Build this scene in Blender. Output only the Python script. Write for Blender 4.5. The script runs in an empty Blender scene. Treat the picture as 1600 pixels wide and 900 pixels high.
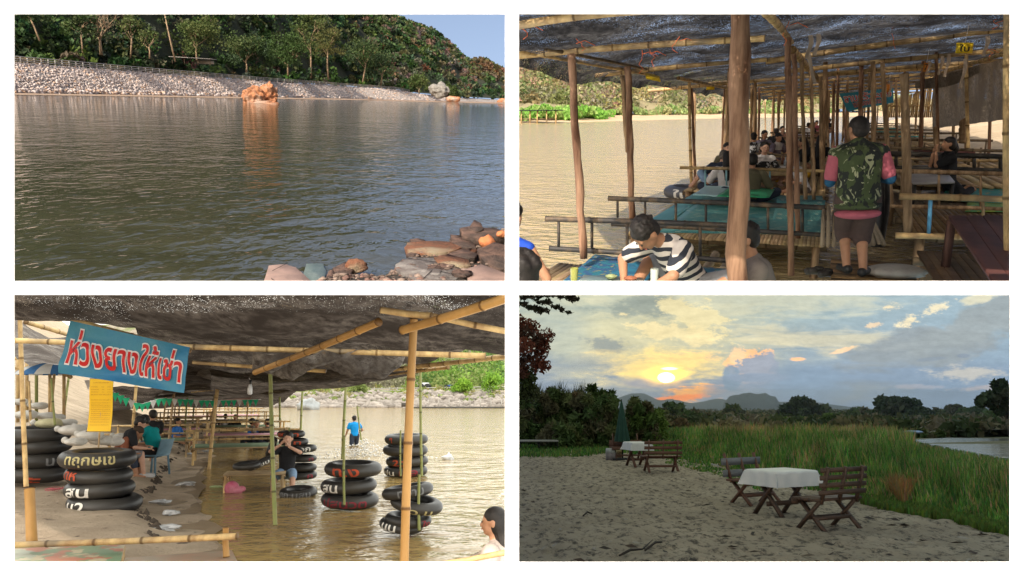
import bpy, bmesh, math, random
import numpy as np
from mathutils import Matrix, Vector, noise

# ---------------------------------------------------------------- camera, world, sun, exposure
SC = bpy.context.scene
F = 1200.0                       # focal length in photograph pixels (1600 wide)
R = math.radians
cam_d = bpy.data.cameras.new('camera'); cam = bpy.data.objects.new('camera', cam_d)
SC.collection.objects.link(cam)
cam.rotation_euler = (R(90), 0, 0)
cam_d.sensor_width = 36; cam_d.lens = F * 36 / 1600
cam_d.clip_start = 0.1; cam_d.clip_end = 6000
SC.camera = cam
SUN_EL, SUN_AZ = 30.0, 24.0      # the sun stands behind the viewer, to the left
world = bpy.data.worlds.new("World"); SC.world = world; world.use_nodes = True
_n = world.node_tree.nodes; _l = world.node_tree.links
_bg = _n['Background']; _sky = _n.new('ShaderNodeTexSky'); _sky.sky_type = 'NISHITA'; _sky.sun_disc = False
_sky.sun_elevation = R(SUN_EL); _sky.sun_rotation = R(180 + SUN_AZ)
_sky.dust_density = 4.0; _sky.ozone_density = .6; _sky.air_density = .75
_hs = _n.new('ShaderNodeHueSaturation'); _hs.inputs['Saturation'].default_value = .85; _l.new(_sky.outputs[0], _hs.inputs['Color']); _l.new(_hs.outputs[0], _bg.inputs[0]); _bg.inputs[1].default_value = 0.15
sun_d = bpy.data.lights.new('sun', 'SUN'); sun_d.energy = 3.8; sun_d.angle = R(0.6); sun_d.color = (1, .9, .77)
sun = bpy.data.objects.new('sun', sun_d); SC.collection.objects.link(sun)
_sd = Vector((math.sin(R(SUN_AZ)) * math.cos(R(SUN_EL)), math.cos(R(SUN_AZ)) * math.cos(R(SUN_EL)), -math.sin(R(SUN_EL))))
sun.rotation_euler = _sd.to_track_quat('-Z', 'Y').to_euler()
vs = SC.view_settings; vs.view_transform = 'Standard'; vs.look = 'None'; vs.exposure = 0.6; vs.gamma = 1.0; vs.use_curve_mapping = False
SC.cycles.max_bounces = 6; SC.cycles.transparent_max_bounces = 16; SC.cycles.diffuse_bounces = 3
SC.cycles.glossy_bounces = 3; SC.cycles.transmission_bounces = 3
SC.cycles.use_denoising = True
SC.cycles.sample_clamp_indirect = 6

random.seed(7); RNG = np.random.default_rng(7)

# ---------------------------------------------------------------- the four places
class Place:
    """A level world (z up, viewer standing at x=y=0, eye height H) seen through one opening."""
    def __init__(s, xh, yh, slope, H):
        y0 = yh + slope * (800 - xh)
        s.M3 = Matrix.Rotation(math.atan((450 - y0) / F), 3, 'X') @ Matrix.Rotation(math.atan(slope), 3, 'Y')
        s.M = s.M3.to_4x4() @ Matrix.Translation((0, 0, -H)); s.inv = s.M3.inverted(); s.H = H
    def ray(s, px, py): return s.inv @ Vector(((px - 800) / F, 1, (450 - py) / F))
    def at(s, px, py, z=0.0):
        d = s.ray(px, py); t = (z - s.H) / d.z; return Vector((d.x * t, d.y * t, z))
    def on(s, px, py, Y):
        d = s.ray(px, py); t = Y / d.y; return Vector((d.x * t, Y, s.H + d.z * t))
P1 = Place(902, 160, .0386, 2.5)
P2 = Place(1200, 168, 0, 1.65)
P3 = Place(400, 616, 0, 1.6)
P4 = Place(1200, 643, 0, 1.6)
CUR = [P1]

# ---------------------------------------------------------------- mesh builder
_cyl = {}
class MB:
    def __init__(s): s.V = []; s.Fc = []; s.C = []; s.n = 0
    def add(s, verts, faces, col=None):
        verts = np.asarray(verts, float).reshape(-1, 3)
        s.V.append(verts)
        s.Fc.append((np.asarray(faces, int) + s.n) if not isinstance(faces, list) or len({len(f) for f in faces}) == 1 else [tuple(i + s.n for i in f) for f in faces])
        if col is None: col = (1, 1, 1)
        c = np.asarray(col, float)
        s.C.append(np.broadcast_to(c, (len(verts), 3)) if c.ndim == 1 else c)
        s.n += len(verts); return s
    def box(s, c, size, rz=0.0, rot=None, col=None, taper=1.0):
        x, y, z = (q / 2 for q in size)
        v = [Vector((sx * x * (taper if sz > 0 else 1), sy * y * (taper if sz > 0 else 1), sz * z)) for sz in (-1, 1) for sy in (-1, 1) for sx in (-1, 1)]
        m = rot if rot is not None else Matrix.Rotation(rz, 3, 'Z')
        v = [m @ p + Vector(c) for p in v]
        return s.add([tuple(p) for p in v], [(0, 2, 3, 1), (4, 5, 7, 6), (0, 1, 5, 4), (2, 6, 7, 3), (0, 4, 6, 2), (1, 3, 7, 5)], col)
    def beam(s, p0, p1, w, h, col=None, up=(0, 0, 1)):
        p0 = Vector(p0); p1 = Vector(p1); d = (p1 - p0); L = d.length; d.normalize()
        x = d.cross(Vector(up))
        if x.length < 1e-4: x = d.cross(Vector((0, 1, 0)))
        x.normalize(); z = x.cross(d)
        return s.box((p0 + p1) / 2, (w, L, h), rot=Matrix((x, d, z)).transposed(), col=col)
    def path(s, pts, rad, n=8, col=None, cap=True, flat=1.0):
        pts = [Vector(p) for p in pts]; k = len(pts)
        if not hasattr(rad, '__len__'): rad = [rad] * k
        V = []; a = None
        for i, p in enumerate(pts):
            d = (pts[min(i + 1, k - 1)] - pts[max(i - 1, 0)]).normalized()
            if a is None:
                a = d.orthogonal().normalized()
            a = (a - d * a.dot(d))
            a = a.normalized() if a.length > 1e-6 else d.orthogonal().normalized()
            b = d.cross(a)
            for j in range(n):
                t = 2 * math.pi * j / n
                V.append(p + (a * math.cos(t) + b * math.sin(t) * flat) * rad[i])
        Fs = [(i * n + j, i * n + (j + 1) % n, (i + 1) * n + (j + 1) % n, (i + 1) * n + j) for i in range(k - 1) for j in range(n)]
        if col is not None:
            col = np.asarray(col, float)
            if col.ndim == 2: col = np.repeat(col, n, axis=0)
        if cap:
            V += [pts[0], pts[-1]]; m = k * n
            if col is not None and col.ndim == 2: col = np.vstack([col, col[:1], col[-1:]])
            Ft = [(m, (j + 1) % n, j) for j in range(n)] + [(m + 1, (k - 1) * n + j, (k - 1) * n + (j + 1) % n) for j in range(n)]
            return s.add([tuple(v) for v in V], Fs + Ft, col)
        return s.add([tuple(v) for v in V], Fs, col)
    def tube(s, p0, p1, r0, r1=None, n=8, col=None): return s.path([p0, p1], [r0, r0 if r1 is None else r1], n, col)
    def ell(s, c, r, rot=None, nu=14, nv=9, col=None):
        if not hasattr(r, '__len__'): r = (r, r, r)
        V = []
        for i in range(1, nv):
            a = math.pi * i / nv
            for j in range(nu):
                b = 2 * math.pi * j / nu
                V.append(Vector((math.sin(a) * math.cos(b) * r[0], math.sin(a) * math.sin(b) * r[1], math.cos(a) * r[2])))
        V += [Vector((0, 0, r[2])), Vector((0, 0, -r[2]))]
        if rot is not None: V = [rot @ v for v in V]
        V = [v + Vector(c) for v in V]; m = (nv - 1) * nu
        Fs = [(i * nu + j, (i + 1) * nu + j, (i + 1) * nu + (j + 1) % nu, i * nu + (j + 1) % nu) for i in range(nv - 2) for j in range(nu)]
        Fs += [(m, j, (j + 1) % nu) for j in range(nu)] + [(m + 1, (nv - 2) * nu + (j + 1) % nu, (nv - 2) * nu + j) for j in range(nu)]
        return s.add([tuple(v) for v in V], Fs, col)
    def cap(s, p0, p1, r0, r1, n=12):
        s.ell(p0, r0, nu=n, nv=8); s.ell(p1, r1, nu=n, nv=8); return s.path([p0, p1], [r0, r1], n)
    def torus(s, c, Rr, r, rot=None, nu=36, nv=14, flat=1.0, col=None, wob=0.0):
        V = []
        for i in range(nu):
            a = 2 * math.pi * i / nu; q = Rr * (1 + wob * math.sin(2 * a + 1))
            for j in range(nv):
                b = 2 * math.pi * j / nv
                V.append(Vector(((q + r * math.cos(b)) * math.cos(a), (q + r * math.cos(b)) * math.sin(a), r * math.sin(b) * flat)))
        if rot is not None: V = [rot @ v for v in V]
        V = [tuple(v + Vector(c)) for v in V]
        return s.add(V, [(i * nv + j, ((i + 1) % nu) * nv + j, ((i + 1) % nu) * nv + (j + 1) % nv, i * nv + (j + 1) % nv) for i in range(nu) for j in range(nv)], col)
    def prism(s, pts, z0, z1, col=None):
        n = len(pts); V = [(p[0], p[1], z0) for p in pts] + [(p[0], p[1], z1) for p in pts]
        return s.add(V, [tuple(range(n))[::-1], tuple(range(n, 2 * n))] + [(i, (i + 1) % n, n + (i + 1) % n, n + i) for i in range(n)], col)
    def grid(s, nu, nv, fn, col=None, solid=0.0):
        V = [tuple(fn(i / nu, j / nv)) for j in range(nv + 1) for i in range(nu + 1)]
        w = nu + 1
        Fs = [(j * w + i, j * w + i + 1, (j + 1) * w + i + 1, (j + 1) * w + i) for j in range(nv) for i in range(nu)]
        if col is not None and callable(col): col = [col(i / nu, j / nv) for j in range(nv + 1) for i in range(nu + 1)]
        return s.add(V, Fs, col)
    def quads(s, P, A, B, col):
        """P centres, A, B half-axes (n,3) each; one leaf-like quad per centre."""
        n = len(P); V = np.stack([P - A, P + B * .9 - A * .1, P + A, P - B * .9 + A * .1], 1).reshape(-1, 3)
        return s.add(V, np.arange(4 * n).reshape(n, 4), np.repeat(col, 4, axis=0))
    def mesh(s, name, smooth=False):
        me = bpy.data.meshes.new(name)
        V = np.vstack(s.V); C = np.vstack(s.C)
        fl, ls, tot = [], [], 0
        for f in s.Fc:
            if isinstance(f, np.ndarray):
                k = f.shape[1]; fl.append(f.ravel()); ls.append(np.full(len(f), k))
            else:
                fl.append(np.array([i for q in f for i in q])); ls.append(np.array([len(q) for q in f]))
        fl = np.concatenate(fl); ls = np.concatenate(ls)
        me.vertices.add(len(V)); me.vertices.foreach_set('co', V.astype(np.float32).ravel())
        me.loops.add(len(fl)); me.loops.foreach_set('vertex_index', fl.astype(np.int32))
        me.polygons.add(len(ls)); me.polygons.foreach_set('loop_start', (np.cumsum(ls) - ls).astype(np.int32))
        me.update(calc_edges=True); me.validate()
        at = me.color_attributes.new('col', 'FLOAT_COLOR', 'POINT')
        at.data.foreach_set('color', np.hstack([C, np.ones((len(C), 1))]).astype(np.float32).ravel())
        if smooth: me.polygons.foreach_set('use_smooth', [True] * len(me.polygons))
        return me

def finish(o, name, parent, label, cat, group, kind, top_loc):
    SC.collection.objects.link(o)
    if parent is not None: o.parent = parent
    if label: o['label'] = label
    if cat: o['category'] = cat
    if group: o['group'] = group
    if kind: o['kind'] = kind
    return o
def thing(name, label, cat, loc=(0, 0, 0), rz=0.0, group=None, rot=None, scale=1.0):
    """An Empty at the thing's base, placed in the current place."""
    o = bpy.data.objects.new(name, None); o.empty_display_size = .1
    m = Matrix.Translation(loc) @ (rot.to_4x4() if rot is not None else Matrix.Rotation(rz, 4, 'Z')) @ Matrix.Diagonal((scale, scale, scale, 1))
    o.matrix_world = CUR[0].M @ m
    return finish(o, name, None, label, cat, group, None, loc)
def part(name, mb, m, parent, smooth=False, label=None, kind=None):
    me = mb.mesh(name, smooth) if isinstance(mb, MB) else mb
    me.materials.clear(); me.materials.append(m)
    o = bpy.data.objects.new(name, me); return finish(o, name, parent, label, None, None, kind, None)
def single(name, mb, m, label=None, cat=None, loc=(0, 0, 0), rz=0.0, group=None, kind=None, smooth=False, rot=None):
    me = mb.mesh(name, smooth) if isinstance(mb, MB) else mb
    me.materials.clear(); me.materials.append(m)
    o = bpy.data.objects.new(name, me)
    o.matrix_world = CUR[0].M @ Matrix.Translation(loc) @ (rot.to_4x4() if rot is not None else Matrix.Rotation(rz, 4, 'Z'))
    return finish(o, name, None, label, cat, group, kind, loc)
def copy_thing(src, loc, rz=0.0, label=None, group=None, rot=None, scale=1.0):
    r = src.copy(); SC.collection.objects.link(r)
    r.matrix_world = CUR[0].M @ Matrix.Translation(loc) @ (rot.to_4x4() if rot is not None else Matrix.Rotation(rz, 4, 'Z')) @ Matrix.Diagonal((scale, scale, scale, 1))
    if label: r['label'] = label
    if group: r['group'] = group
    for ch in src.children:
        c = ch.copy(); SC.collection.objects.link(c); c.parent = r
        for g in ch.children:
            d = g.copy(); SC.collection.objects.link(d); d.parent = c
    return r

# ---------------------------------------------------------------- materials
def nt(name):
    m = bpy.data.materials.new(name); m.use_nodes = True
    t = m.node_tree; return m, t, t.nodes['Principled BSDF']
def node(t, typ, **kw):
    n = t.nodes.new(typ)
    for k, v in kw.items():
        if k.startswith('i_'): n.inputs[k[2:].replace('_', ' ')].default_value = v
        else: setattr(n, k, v)
    return n
def coords(t, scale=(1, 1, 1)):
    c = node(t, 'ShaderNodeTexCoord'); m = node(t, 'ShaderNodeMapping'); m.inputs['Scale'].default_value = scale
    t.links.new(c.outputs['Object'], m.inputs[0]); return m.outputs[0]
def noisef(t, vec, scale, detail=4, rough=.6, lo=.3, hi=.7, dist=0.0):
    n = node(t, 'ShaderNodeTexNoise'); n.inputs['Scale'].default_value = scale; n.inputs['Detail'].default_value = detail
    n.inputs['Roughness'].default_value = rough; n.inputs['Distortion'].default_value = dist
    if vec is not None: t.links.new(vec, n.inputs['Vector'])
    r = node(t, 'ShaderNodeMapRange'); r.inputs[1].default_value = lo; r.inputs[2].default_value = hi
    t.links.new(n.outputs[0], r.inputs[0]); return r.outputs[0]
def mixc(t, f, a, b, mode='MIX'):
    m = node(t, 'ShaderNodeMix', data_type='RGBA', blend_type=mode)
    for i, v in ((0, f), (6, a), (7, b)):
        if isinstance(v, (int, float)): m.inputs[i].default_value = v
        elif isinstance(v, tuple): m.inputs[i].default_value = (*v, 1)
        else: t.links.new(v, m.inputs[i])
    return m.outputs[2]
def math_(t, op, a, b=None, c=None):
    m = node(t, 'ShaderNodeMath', operation=op)
    for i, v in enumerate((a, b, c)):
        if v is None: continue
        if isinstance(v, (int, float)): m.inputs[i].default_value = v
        else: t.links.new(v, m.inputs[i])
    return m.outputs[0]
def bumpn(t, h, strength, dist, bsdf):
    b = node(t, 'ShaderNodeBump'); b.inputs['Strength'].default_value = strength; b.inputs['Distance'].default_value = dist
    t.links.new(h, b.inputs['Height']); t.links.new(b.outputs[0], bsdf.inputs['Normal'])
_mats = {}
def mat(name, c1, c2=None, scale=6, rough=.75, bump=.3, bdist=.01, stretch=(1, 1, 1), spec=.3, metal=0, vcol=False, detail=5, lo=.3, hi=.7, trans=0.0, c3=None):
    """Two-tone weathered surface; vcol multiplies by the mesh's own colour; trans adds light passing through (leaves, cloth)."""
    if name in _mats: return _mats[name]
    m, t, b = nt(name); vec = coords(t, stretch)
    c2 = c2 or tuple(x * .6 for x in c1)
    f = noisef(t, vec, scale, detail, .65, lo, hi)
    out = mixc(t, f, c1, c2)
    if c3: out = mixc(t, noisef(t, vec, scale * .23, 3, .5, .52, .68), out, c3)
    if vcol:
        a = node(t, 'ShaderNodeVertexColor', layer_name='col'); out = mixc(t, 1.0, out, a.outputs[0], 'MULTIPLY')
    t.links.new(out, b.inputs['Base Color'])
    b.inputs['Roughness'].default_value = rough; b.inputs['Metallic'].default_value = metal; b.inputs['Specular IOR Level'].default_value = spec
    if bump:
        h = noisef(t, vec, scale * 3.1, detail, .7, .2, .8); bumpn(t, h, bump, bdist, b)
    if trans:
        o = t.nodes['Material Output']; tr = node(t, 'ShaderNodeBsdfTranslucent'); mx = node(t, 'ShaderNodeMixShader'); mx.inputs[0].default_value = trans
        t.links.new(out, tr.inputs[0]); t.links.new(b.outputs[0], mx.inputs[1]); t.links.new(tr.outputs[0], mx.inputs[2]); t.links.new(mx.outputs[0], o.inputs[0])
    _mats[name] = m; return m
def emis(name, col, k, nod=None):
    if name in _mats: return _mats[name]
    m, t, b = nt(name); t.nodes.remove(b); e = node(t, 'ShaderNodeEmission')
    e.inputs[0].default_value = (*col, 1); e.inputs[1].default_value = k
    t.links.new(e.outputs[0], t.nodes['Material Output'].inputs[0]); _mats[name] = m; return m
def water_mat(name, base, rough, waves, ior=1.33, spec=.5, c2=None):
    """waves: list of (scale, stretch, strength, distance) bumps, chained."""
    m, t, b = nt(name)
    vec = coords(t)
    if c2: t.links.new(mixc(t, noisef(t, coords(t, (.6, 1.6, 1)), .25, 4, .6, .35, .65), base, c2), b.inputs['Base Color'])
    else: b.inputs['Base Color'].default_value = (*base, 1)
    b.inputs['Roughness'].default_value = rough; b.inputs['IOR'].default_value = ior; b.inputs['Specular IOR Level'].default_value = spec
    prev = None
    for sc, st, k, d in waves:
        v = coords(t, st); n = node(t, 'ShaderNodeTexNoise'); n.inputs['Scale'].default_value = sc; n.inputs['Detail'].default_value = 3; n.inputs['Distortion'].default_value = .4
        t.links.new(v, n.inputs['Vector']); bp = node(t, 'ShaderNodeBump'); bp.inputs['Strength'].default_value = k; bp.inputs['Distance'].default_value = d
        t.links.new(n.outputs[0], bp.inputs['Height'])
        if prev: t.links.new(prev, bp.inputs['Normal'])
        prev = bp.outputs[0]
    t.links.new(prev, b.inputs['Normal'])
    return m
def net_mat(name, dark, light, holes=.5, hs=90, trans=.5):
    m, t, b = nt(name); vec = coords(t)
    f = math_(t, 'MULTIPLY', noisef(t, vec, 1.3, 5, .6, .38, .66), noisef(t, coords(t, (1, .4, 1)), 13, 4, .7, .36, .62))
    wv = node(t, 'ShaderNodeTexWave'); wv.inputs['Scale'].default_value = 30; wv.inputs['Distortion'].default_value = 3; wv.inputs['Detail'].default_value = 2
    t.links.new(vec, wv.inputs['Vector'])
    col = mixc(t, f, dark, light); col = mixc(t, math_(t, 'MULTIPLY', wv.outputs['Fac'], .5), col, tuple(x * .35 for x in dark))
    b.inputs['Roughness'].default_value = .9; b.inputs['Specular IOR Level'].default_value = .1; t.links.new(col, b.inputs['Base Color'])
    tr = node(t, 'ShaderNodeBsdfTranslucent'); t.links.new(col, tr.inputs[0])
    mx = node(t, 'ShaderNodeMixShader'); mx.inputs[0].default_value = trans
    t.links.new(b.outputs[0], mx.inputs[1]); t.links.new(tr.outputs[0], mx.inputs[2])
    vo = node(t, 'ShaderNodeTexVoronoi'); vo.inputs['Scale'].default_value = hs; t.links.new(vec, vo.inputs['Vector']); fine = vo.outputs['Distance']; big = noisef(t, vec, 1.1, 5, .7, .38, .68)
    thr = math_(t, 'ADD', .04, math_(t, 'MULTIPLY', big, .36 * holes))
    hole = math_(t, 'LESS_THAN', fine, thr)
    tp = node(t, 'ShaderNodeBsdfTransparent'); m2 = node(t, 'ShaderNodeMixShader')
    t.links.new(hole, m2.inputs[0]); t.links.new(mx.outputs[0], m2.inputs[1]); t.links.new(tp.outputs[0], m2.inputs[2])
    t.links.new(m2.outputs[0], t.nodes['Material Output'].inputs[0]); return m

BAMBOO = mat('bamboo yellow', (.60, .42, .19), (.34, .21, .09), 7, .55, .3, .005, (1, 1, .6), vcol=True, lo=.38, hi=.62, c3=(.24, .18, .11))
BAMBOO_G = mat('bamboo green', (.16, .20, .055), (.24, .22, .08), 6, .5, .15, .004, vcol=True)
BAMBOO_D = mat('bamboo weathered', (.20, .145, .085), (.09, .06, .035), 7, .7, .3, .004, vcol=True)
POLE_BLACK = mat('old black bamboo', (.035, .032, .03), (.2, .13, .07), 5, .55, .3, .004, vcol=True, lo=.5, hi=.75)
POST_WOOD = mat('peeled post wood', (.36, .21, .13), (.12, .055, .03), 3.0, .85, .5, .008, (3, 3, .35), vcol=True, lo=.4, hi=.62, c3=(.09, .045, .03))
POST_GREY = mat('weathered post wood', (.42, .28, .16), (.19, .115, .06), 5, .85, .5, .01, (3, 3, .3), vcol=True, lo=.38, hi=.62)
PLANK = mat('bamboo slats', (.50, .37, .21), (.3, .2, .1), 5, .7, .3, .004, (1, 1, 1), vcol=True)
RUBBER = mat('black rubber', (.014, .014, .015), (.024, .023, .022), 4, .42, .15, .006, spec=.35, c3=(.05, .045, .038))
SKIN = mat('skin', (.42, .22, .13), (.36, .18, .1), 8, .55, 0)
SKIN_P = mat('pale skin', (.56, .34, .24), (.5, .28, .19), 8, .55, 0)
HAIR = mat('black hair', (.012, .01, .009), (.025, .02, .017), 30, .5, .5, .004)
HAIR_G = mat('grey hair', (.16, .14, .12), (.06, .05, .045), 30, .6, .5, .004)

def bamboo(mb, p0, p1, r, r1=None, node_len=.33, bend=0.0, n=9, ring=(.35, .3, .25)):
    p0 = Vector(p0); p1 = Vector(p1); L = (p1 - p0).length; r1 = r if r1 is None else r1
    k = max(1, int(L / node_len)); pts, rad, col = [], [], []
    side = (p1 - p0).cross(Vector((.3, .5, .8))).normalized()
    def q(t): return p0.lerp(p1, t) + side * bend * math.sin(math.pi * t)
    for i in range(k + 1):
        for dt, f, c in ((-.018, 1, 0), (-.006, 1.13, 1), (.006, 1.13, 1), (.018, 1, 0)):
            t = i / k + dt / L
            if t < 0 or t > 1: continue
            pts.append(q(t)); rad.append((r + (r1 - r) * t) * f)
            tone = 1 + .12 * math.sin(i * 7.3 + 1)
            col.append([x if c else tone for x in ring] if c else [tone] * 3)
        if i < k: pts.append(q((i + .5) / k)); rad.append((r + (r1 - r) * (i + .5) / k) * .97); col.append([1 + .12 * math.sin(i * 7.3 + 1)] * 3)
    mb.path(pts, rad, n, col)
def logp(mb, p0, p1, r, r1=None, bend=.01, n=10, k=9, seed=0):
    """A peeled trunk used as a post: uneven, with knots."""
    p0 = Vector(p0); p1 = Vector(p1); r1 = r if r1 is None else r1; rr = random.Random(seed)
    pts = [p0.lerp(p1, i / k) + Vector((rr.uniform(-1, 1), rr.uniform(-1, 1), 0)) * bend for i in range(k + 1)]
    mb.path(pts, [(r + (r1 - r) * i / k) * rr.uniform(.9, 1.12) for i in range(k + 1)], n, [[rr.uniform(.75, 1.15)] * 3 for _ in range(k + 1)])

def rock_mb(mb, c, size, seed=0, sub=3, rot=None, col=(1, 1, 1), flatten=None, rough=.35, facet=2.2):
    bm = bmesh.new(); bmesh.ops.create_icosphere(bm, subdivisions=sub, radius=1)
    o = Vector((seed * 3.7, seed * 1.3, seed * .7)); V = []
    for v in bm.verts:
        p = v.co.copy(); d = 1 + rough * noise.noise(p * 1.1 + o) + rough * .6 * noise.noise(p * facet * 1.6 + o)
        cell = noise.voronoi(p * facet + o)[0][0]; d *= (.82 + .3 * cell)
        p *= d
        p = Vector((p.x * size[0] / 2, p.y * size[1] / 2, p.z * size[2] / 2))
        if rot is not None: p = rot @ p
        V.append(tuple(p + Vector(c)))
    Fs = [tuple(v.index for v in f.verts) for f in bm.faces]; bm.free()
    return mb.add(V, Fs, col)

# ---------------------------------------------------------------- foliage
def unit(n):
    v = RNG.normal(size=(n, 3)); return v / np.linalg.norm(v, axis=1)[:, None]
def leaves(mb, centres, rad, n_each, size, cols, flat=.75, up=.25, hollow=.35, cvar=.25, elong=1.5):
    """n_each leaf-sized faces through each clump's volume; every clump takes one of the leaf colours."""
    centres = np.asarray(centres, float); k = len(centres)
    rad = np.broadcast_to(np.asarray(rad, float), (k,)); ne = np.broadcast_to(np.asarray(n_each), (k,)).astype(int)
    idx = np.repeat(np.arange(k), ne); N = len(idx)
    d = unit(N); rr = (hollow + (1 - hollow) * RNG.random(N) ** .6)[:, None]
    P = centres[idx] + d * rr * rad[idx][:, None] * np.array([1, 1, flat])
    a = unit(N); a[:, 2] += up; a /= np.linalg.norm(a, axis=1)[:, None]
    b = np.cross(a, unit(N)); b /= np.linalg.norm(b, axis=1)[:, None]
    sz = (size if np.isscalar(size) else np.asarray(size)[idx]) * (.6 + .8 * RNG.random(N))
    sz = sz[:, None] / 2
    cols = np.asarray(cols, float)
    cc = (cols if (cols.ndim == 2 and len(cols) == k and k > 6) else cols[RNG.integers(0, len(cols), k)])[idx]
    cc = cc * (1 + cvar * (RNG.random((N, 1)) * 2 - 1))
    mb.quads(P, a * sz * elong, b * sz, cc)
LEAF = mat('leaves', (1, 1, 1), (.8, .85, .75), 1.5, .6, 0, vcol=True, trans=.3, spec=.2)
LEAF_DARK = mat('dark leaves', (1, 1, 1), (.85, .85, .8), 1.5, .6, 0, vcol=True, trans=.12, spec=.2)
BARK = mat('bark', (.2, .15, .1), (.1, .07, .05), 4, .9, .5, .02, (1, 1, .3), vcol=True)
def grow(mb, p, d, L, r, depth, rng, ends, spread=.6, up=.25, col=None, kids=3):
    k = 4; pts = [p.copy()]; q = p.copy(); dd = d.normalized()
    for i in range(k):
        dd = (dd + Vector((rng.uniform(-1, 1), rng.uniform(-1, 1), rng.uniform(-.5, 1))) * .14).normalized(); q = q + dd * L / k; pts.append(q.copy())
    mb.path(pts, [r * (1 - .45 * i / k) for i in range(k + 1)], 6, col)
    if depth == 0: ends.append(q); return
    for j in range(kids):
        nd = (dd + Vector((rng.uniform(-1, 1), rng.uniform(-1, 1), rng.uniform(-.4, .8))) * spread + Vector((0, 0, up))).normalized()
        grow(mb, pts[-1 - (j % 2)], nd, L * rng.uniform(.55, .8), r * .55, depth - 1, rng, ends, spread, up, col, kids)
def tree(label, loc, h, crown, cols, trunk_col=(1, 1, 1), n=1400, leaf=.3, name='tree', lean=(0, 0), fork=.45, group=None, seed=1, flat=.7, clump=None, depth=2, cat='tree', r=None, kids=3, leafm=None, spread=.75, bark=None):
    rng = random.Random(seed); T = thing(name, label, cat, loc, 0, group)
    tb = MB(); ends = []; r = r or h * .022
    top = Vector((lean[0], lean[1], h * fork))
    tb.path([(0, 0, -.3), top * .5 + Vector((rng.uniform(-.02, .02) * h, 0, 0)), top], [r * 1.25, r, r * .8], 8, np.array([trunk_col] * 3))
    for j in range(kids + 1):
        a = 2 * math.pi * (j + rng.random() * .6) / (kids + 1)
        d = Vector((math.cos(a) * spread * 1.1, math.sin(a) * spread * 1.1, rng.uniform(.5, 1.2)))
        grow(tb, top * (1 - .12 * (j % 3)), d, h * (1 - fork) * .5, r * .6, depth - 1, rng, ends, spread, .2, trunk_col, kids)
    part('trunk', tb, bark or BARK, T, True)
    if n > 0:
        E = np.array([tuple(e) for e in ends]); cx = E.mean(0)
        # pull the limb ends into the asked crown size
        s = crown / max(.01, np.abs(E[:, :2] - cx[:2]).max()); 
        ne = max(len(E), 26); a_ = RNG.random(ne) * 6.283; d_ = RNG.random(ne) ** .5 * crown * .85; zz = RNG.random(ne); extra = np.stack([cx[0] + np.cos(a_) * d_ * (1.05 - .5 * zz), cx[1] + np.sin(a_) * d_ * (1.05 - .5 * zz), h * (fork * .8 + (1.0 - fork * .8) * zz)], 1)
        C = np.vstack([E, extra]); cl = clump or crown * .33
        lb = MB(); leaves(lb, C, cl * (.7 + .6 * RNG.random(len(C))), max(4, n // len(C)), leaf, cols, flat)
        part('crown', lb, leafm or LEAF, T)
    return T

# ---------------------------------------------------------------- lettering
def text_polys(s, bold=0.0, res=3):
    cu = bpy.data.curves.new('t', 'FONT'); cu.body = s; cu.resolution_u = res; cu.offset = bold; cu.size = 1
    ob = bpy.data.objects.new('t', cu); SC.collection.objects.link(ob)
    dg = bpy.context.evaluated_depsgraph_get(); me = bpy.data.meshes.new_from_object(ob.evaluated_get(dg))
    bm = bmesh.new(); bm.from_mesh(me)
    for L_ in (.2, .13, .09, .09):
        bmesh.ops.triangulate(bm, faces=bm.faces[:]); ed = [e for e in bm.edges if e.calc_length() > L_]
        if ed: bmesh.ops.subdivide_edges(bm, edges=ed, cuts=1)
    bmesh.ops.triangulate(bm, faces=bm.faces[:]); bm.verts.index_update()
    V = np.array([v.co[:] for v in bm.verts]); Fs = [tuple(v.index for v in f.verts) for f in bm.faces]; bm.free()
    bpy.data.objects.remove(ob); bpy.data.curves.remove(cu); bpy.data.meshes.remove(me)
    return V, Fs
def text_on(mb, s, fn, w=None, h=None, bold=0.0, col=None, box=None):
    """Lettering mapped by fn(u, v), u, v in 0..1 across the text's box (box: the box of another text)."""
    V, Fs = text_polys(s, bold)
    if not len(V): return
    lo, hi = (V[:, :2].min(0), V[:, :2].max(0)) if box is None else box
    q = (V[:, :2] - lo) / (hi - lo)
    mb.add([tuple(fn(a, b)) for a, b in q], [f for f in Fs] if len({len(f) for f in Fs}) > 1 else Fs, col)
    return lo, hi
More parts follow.
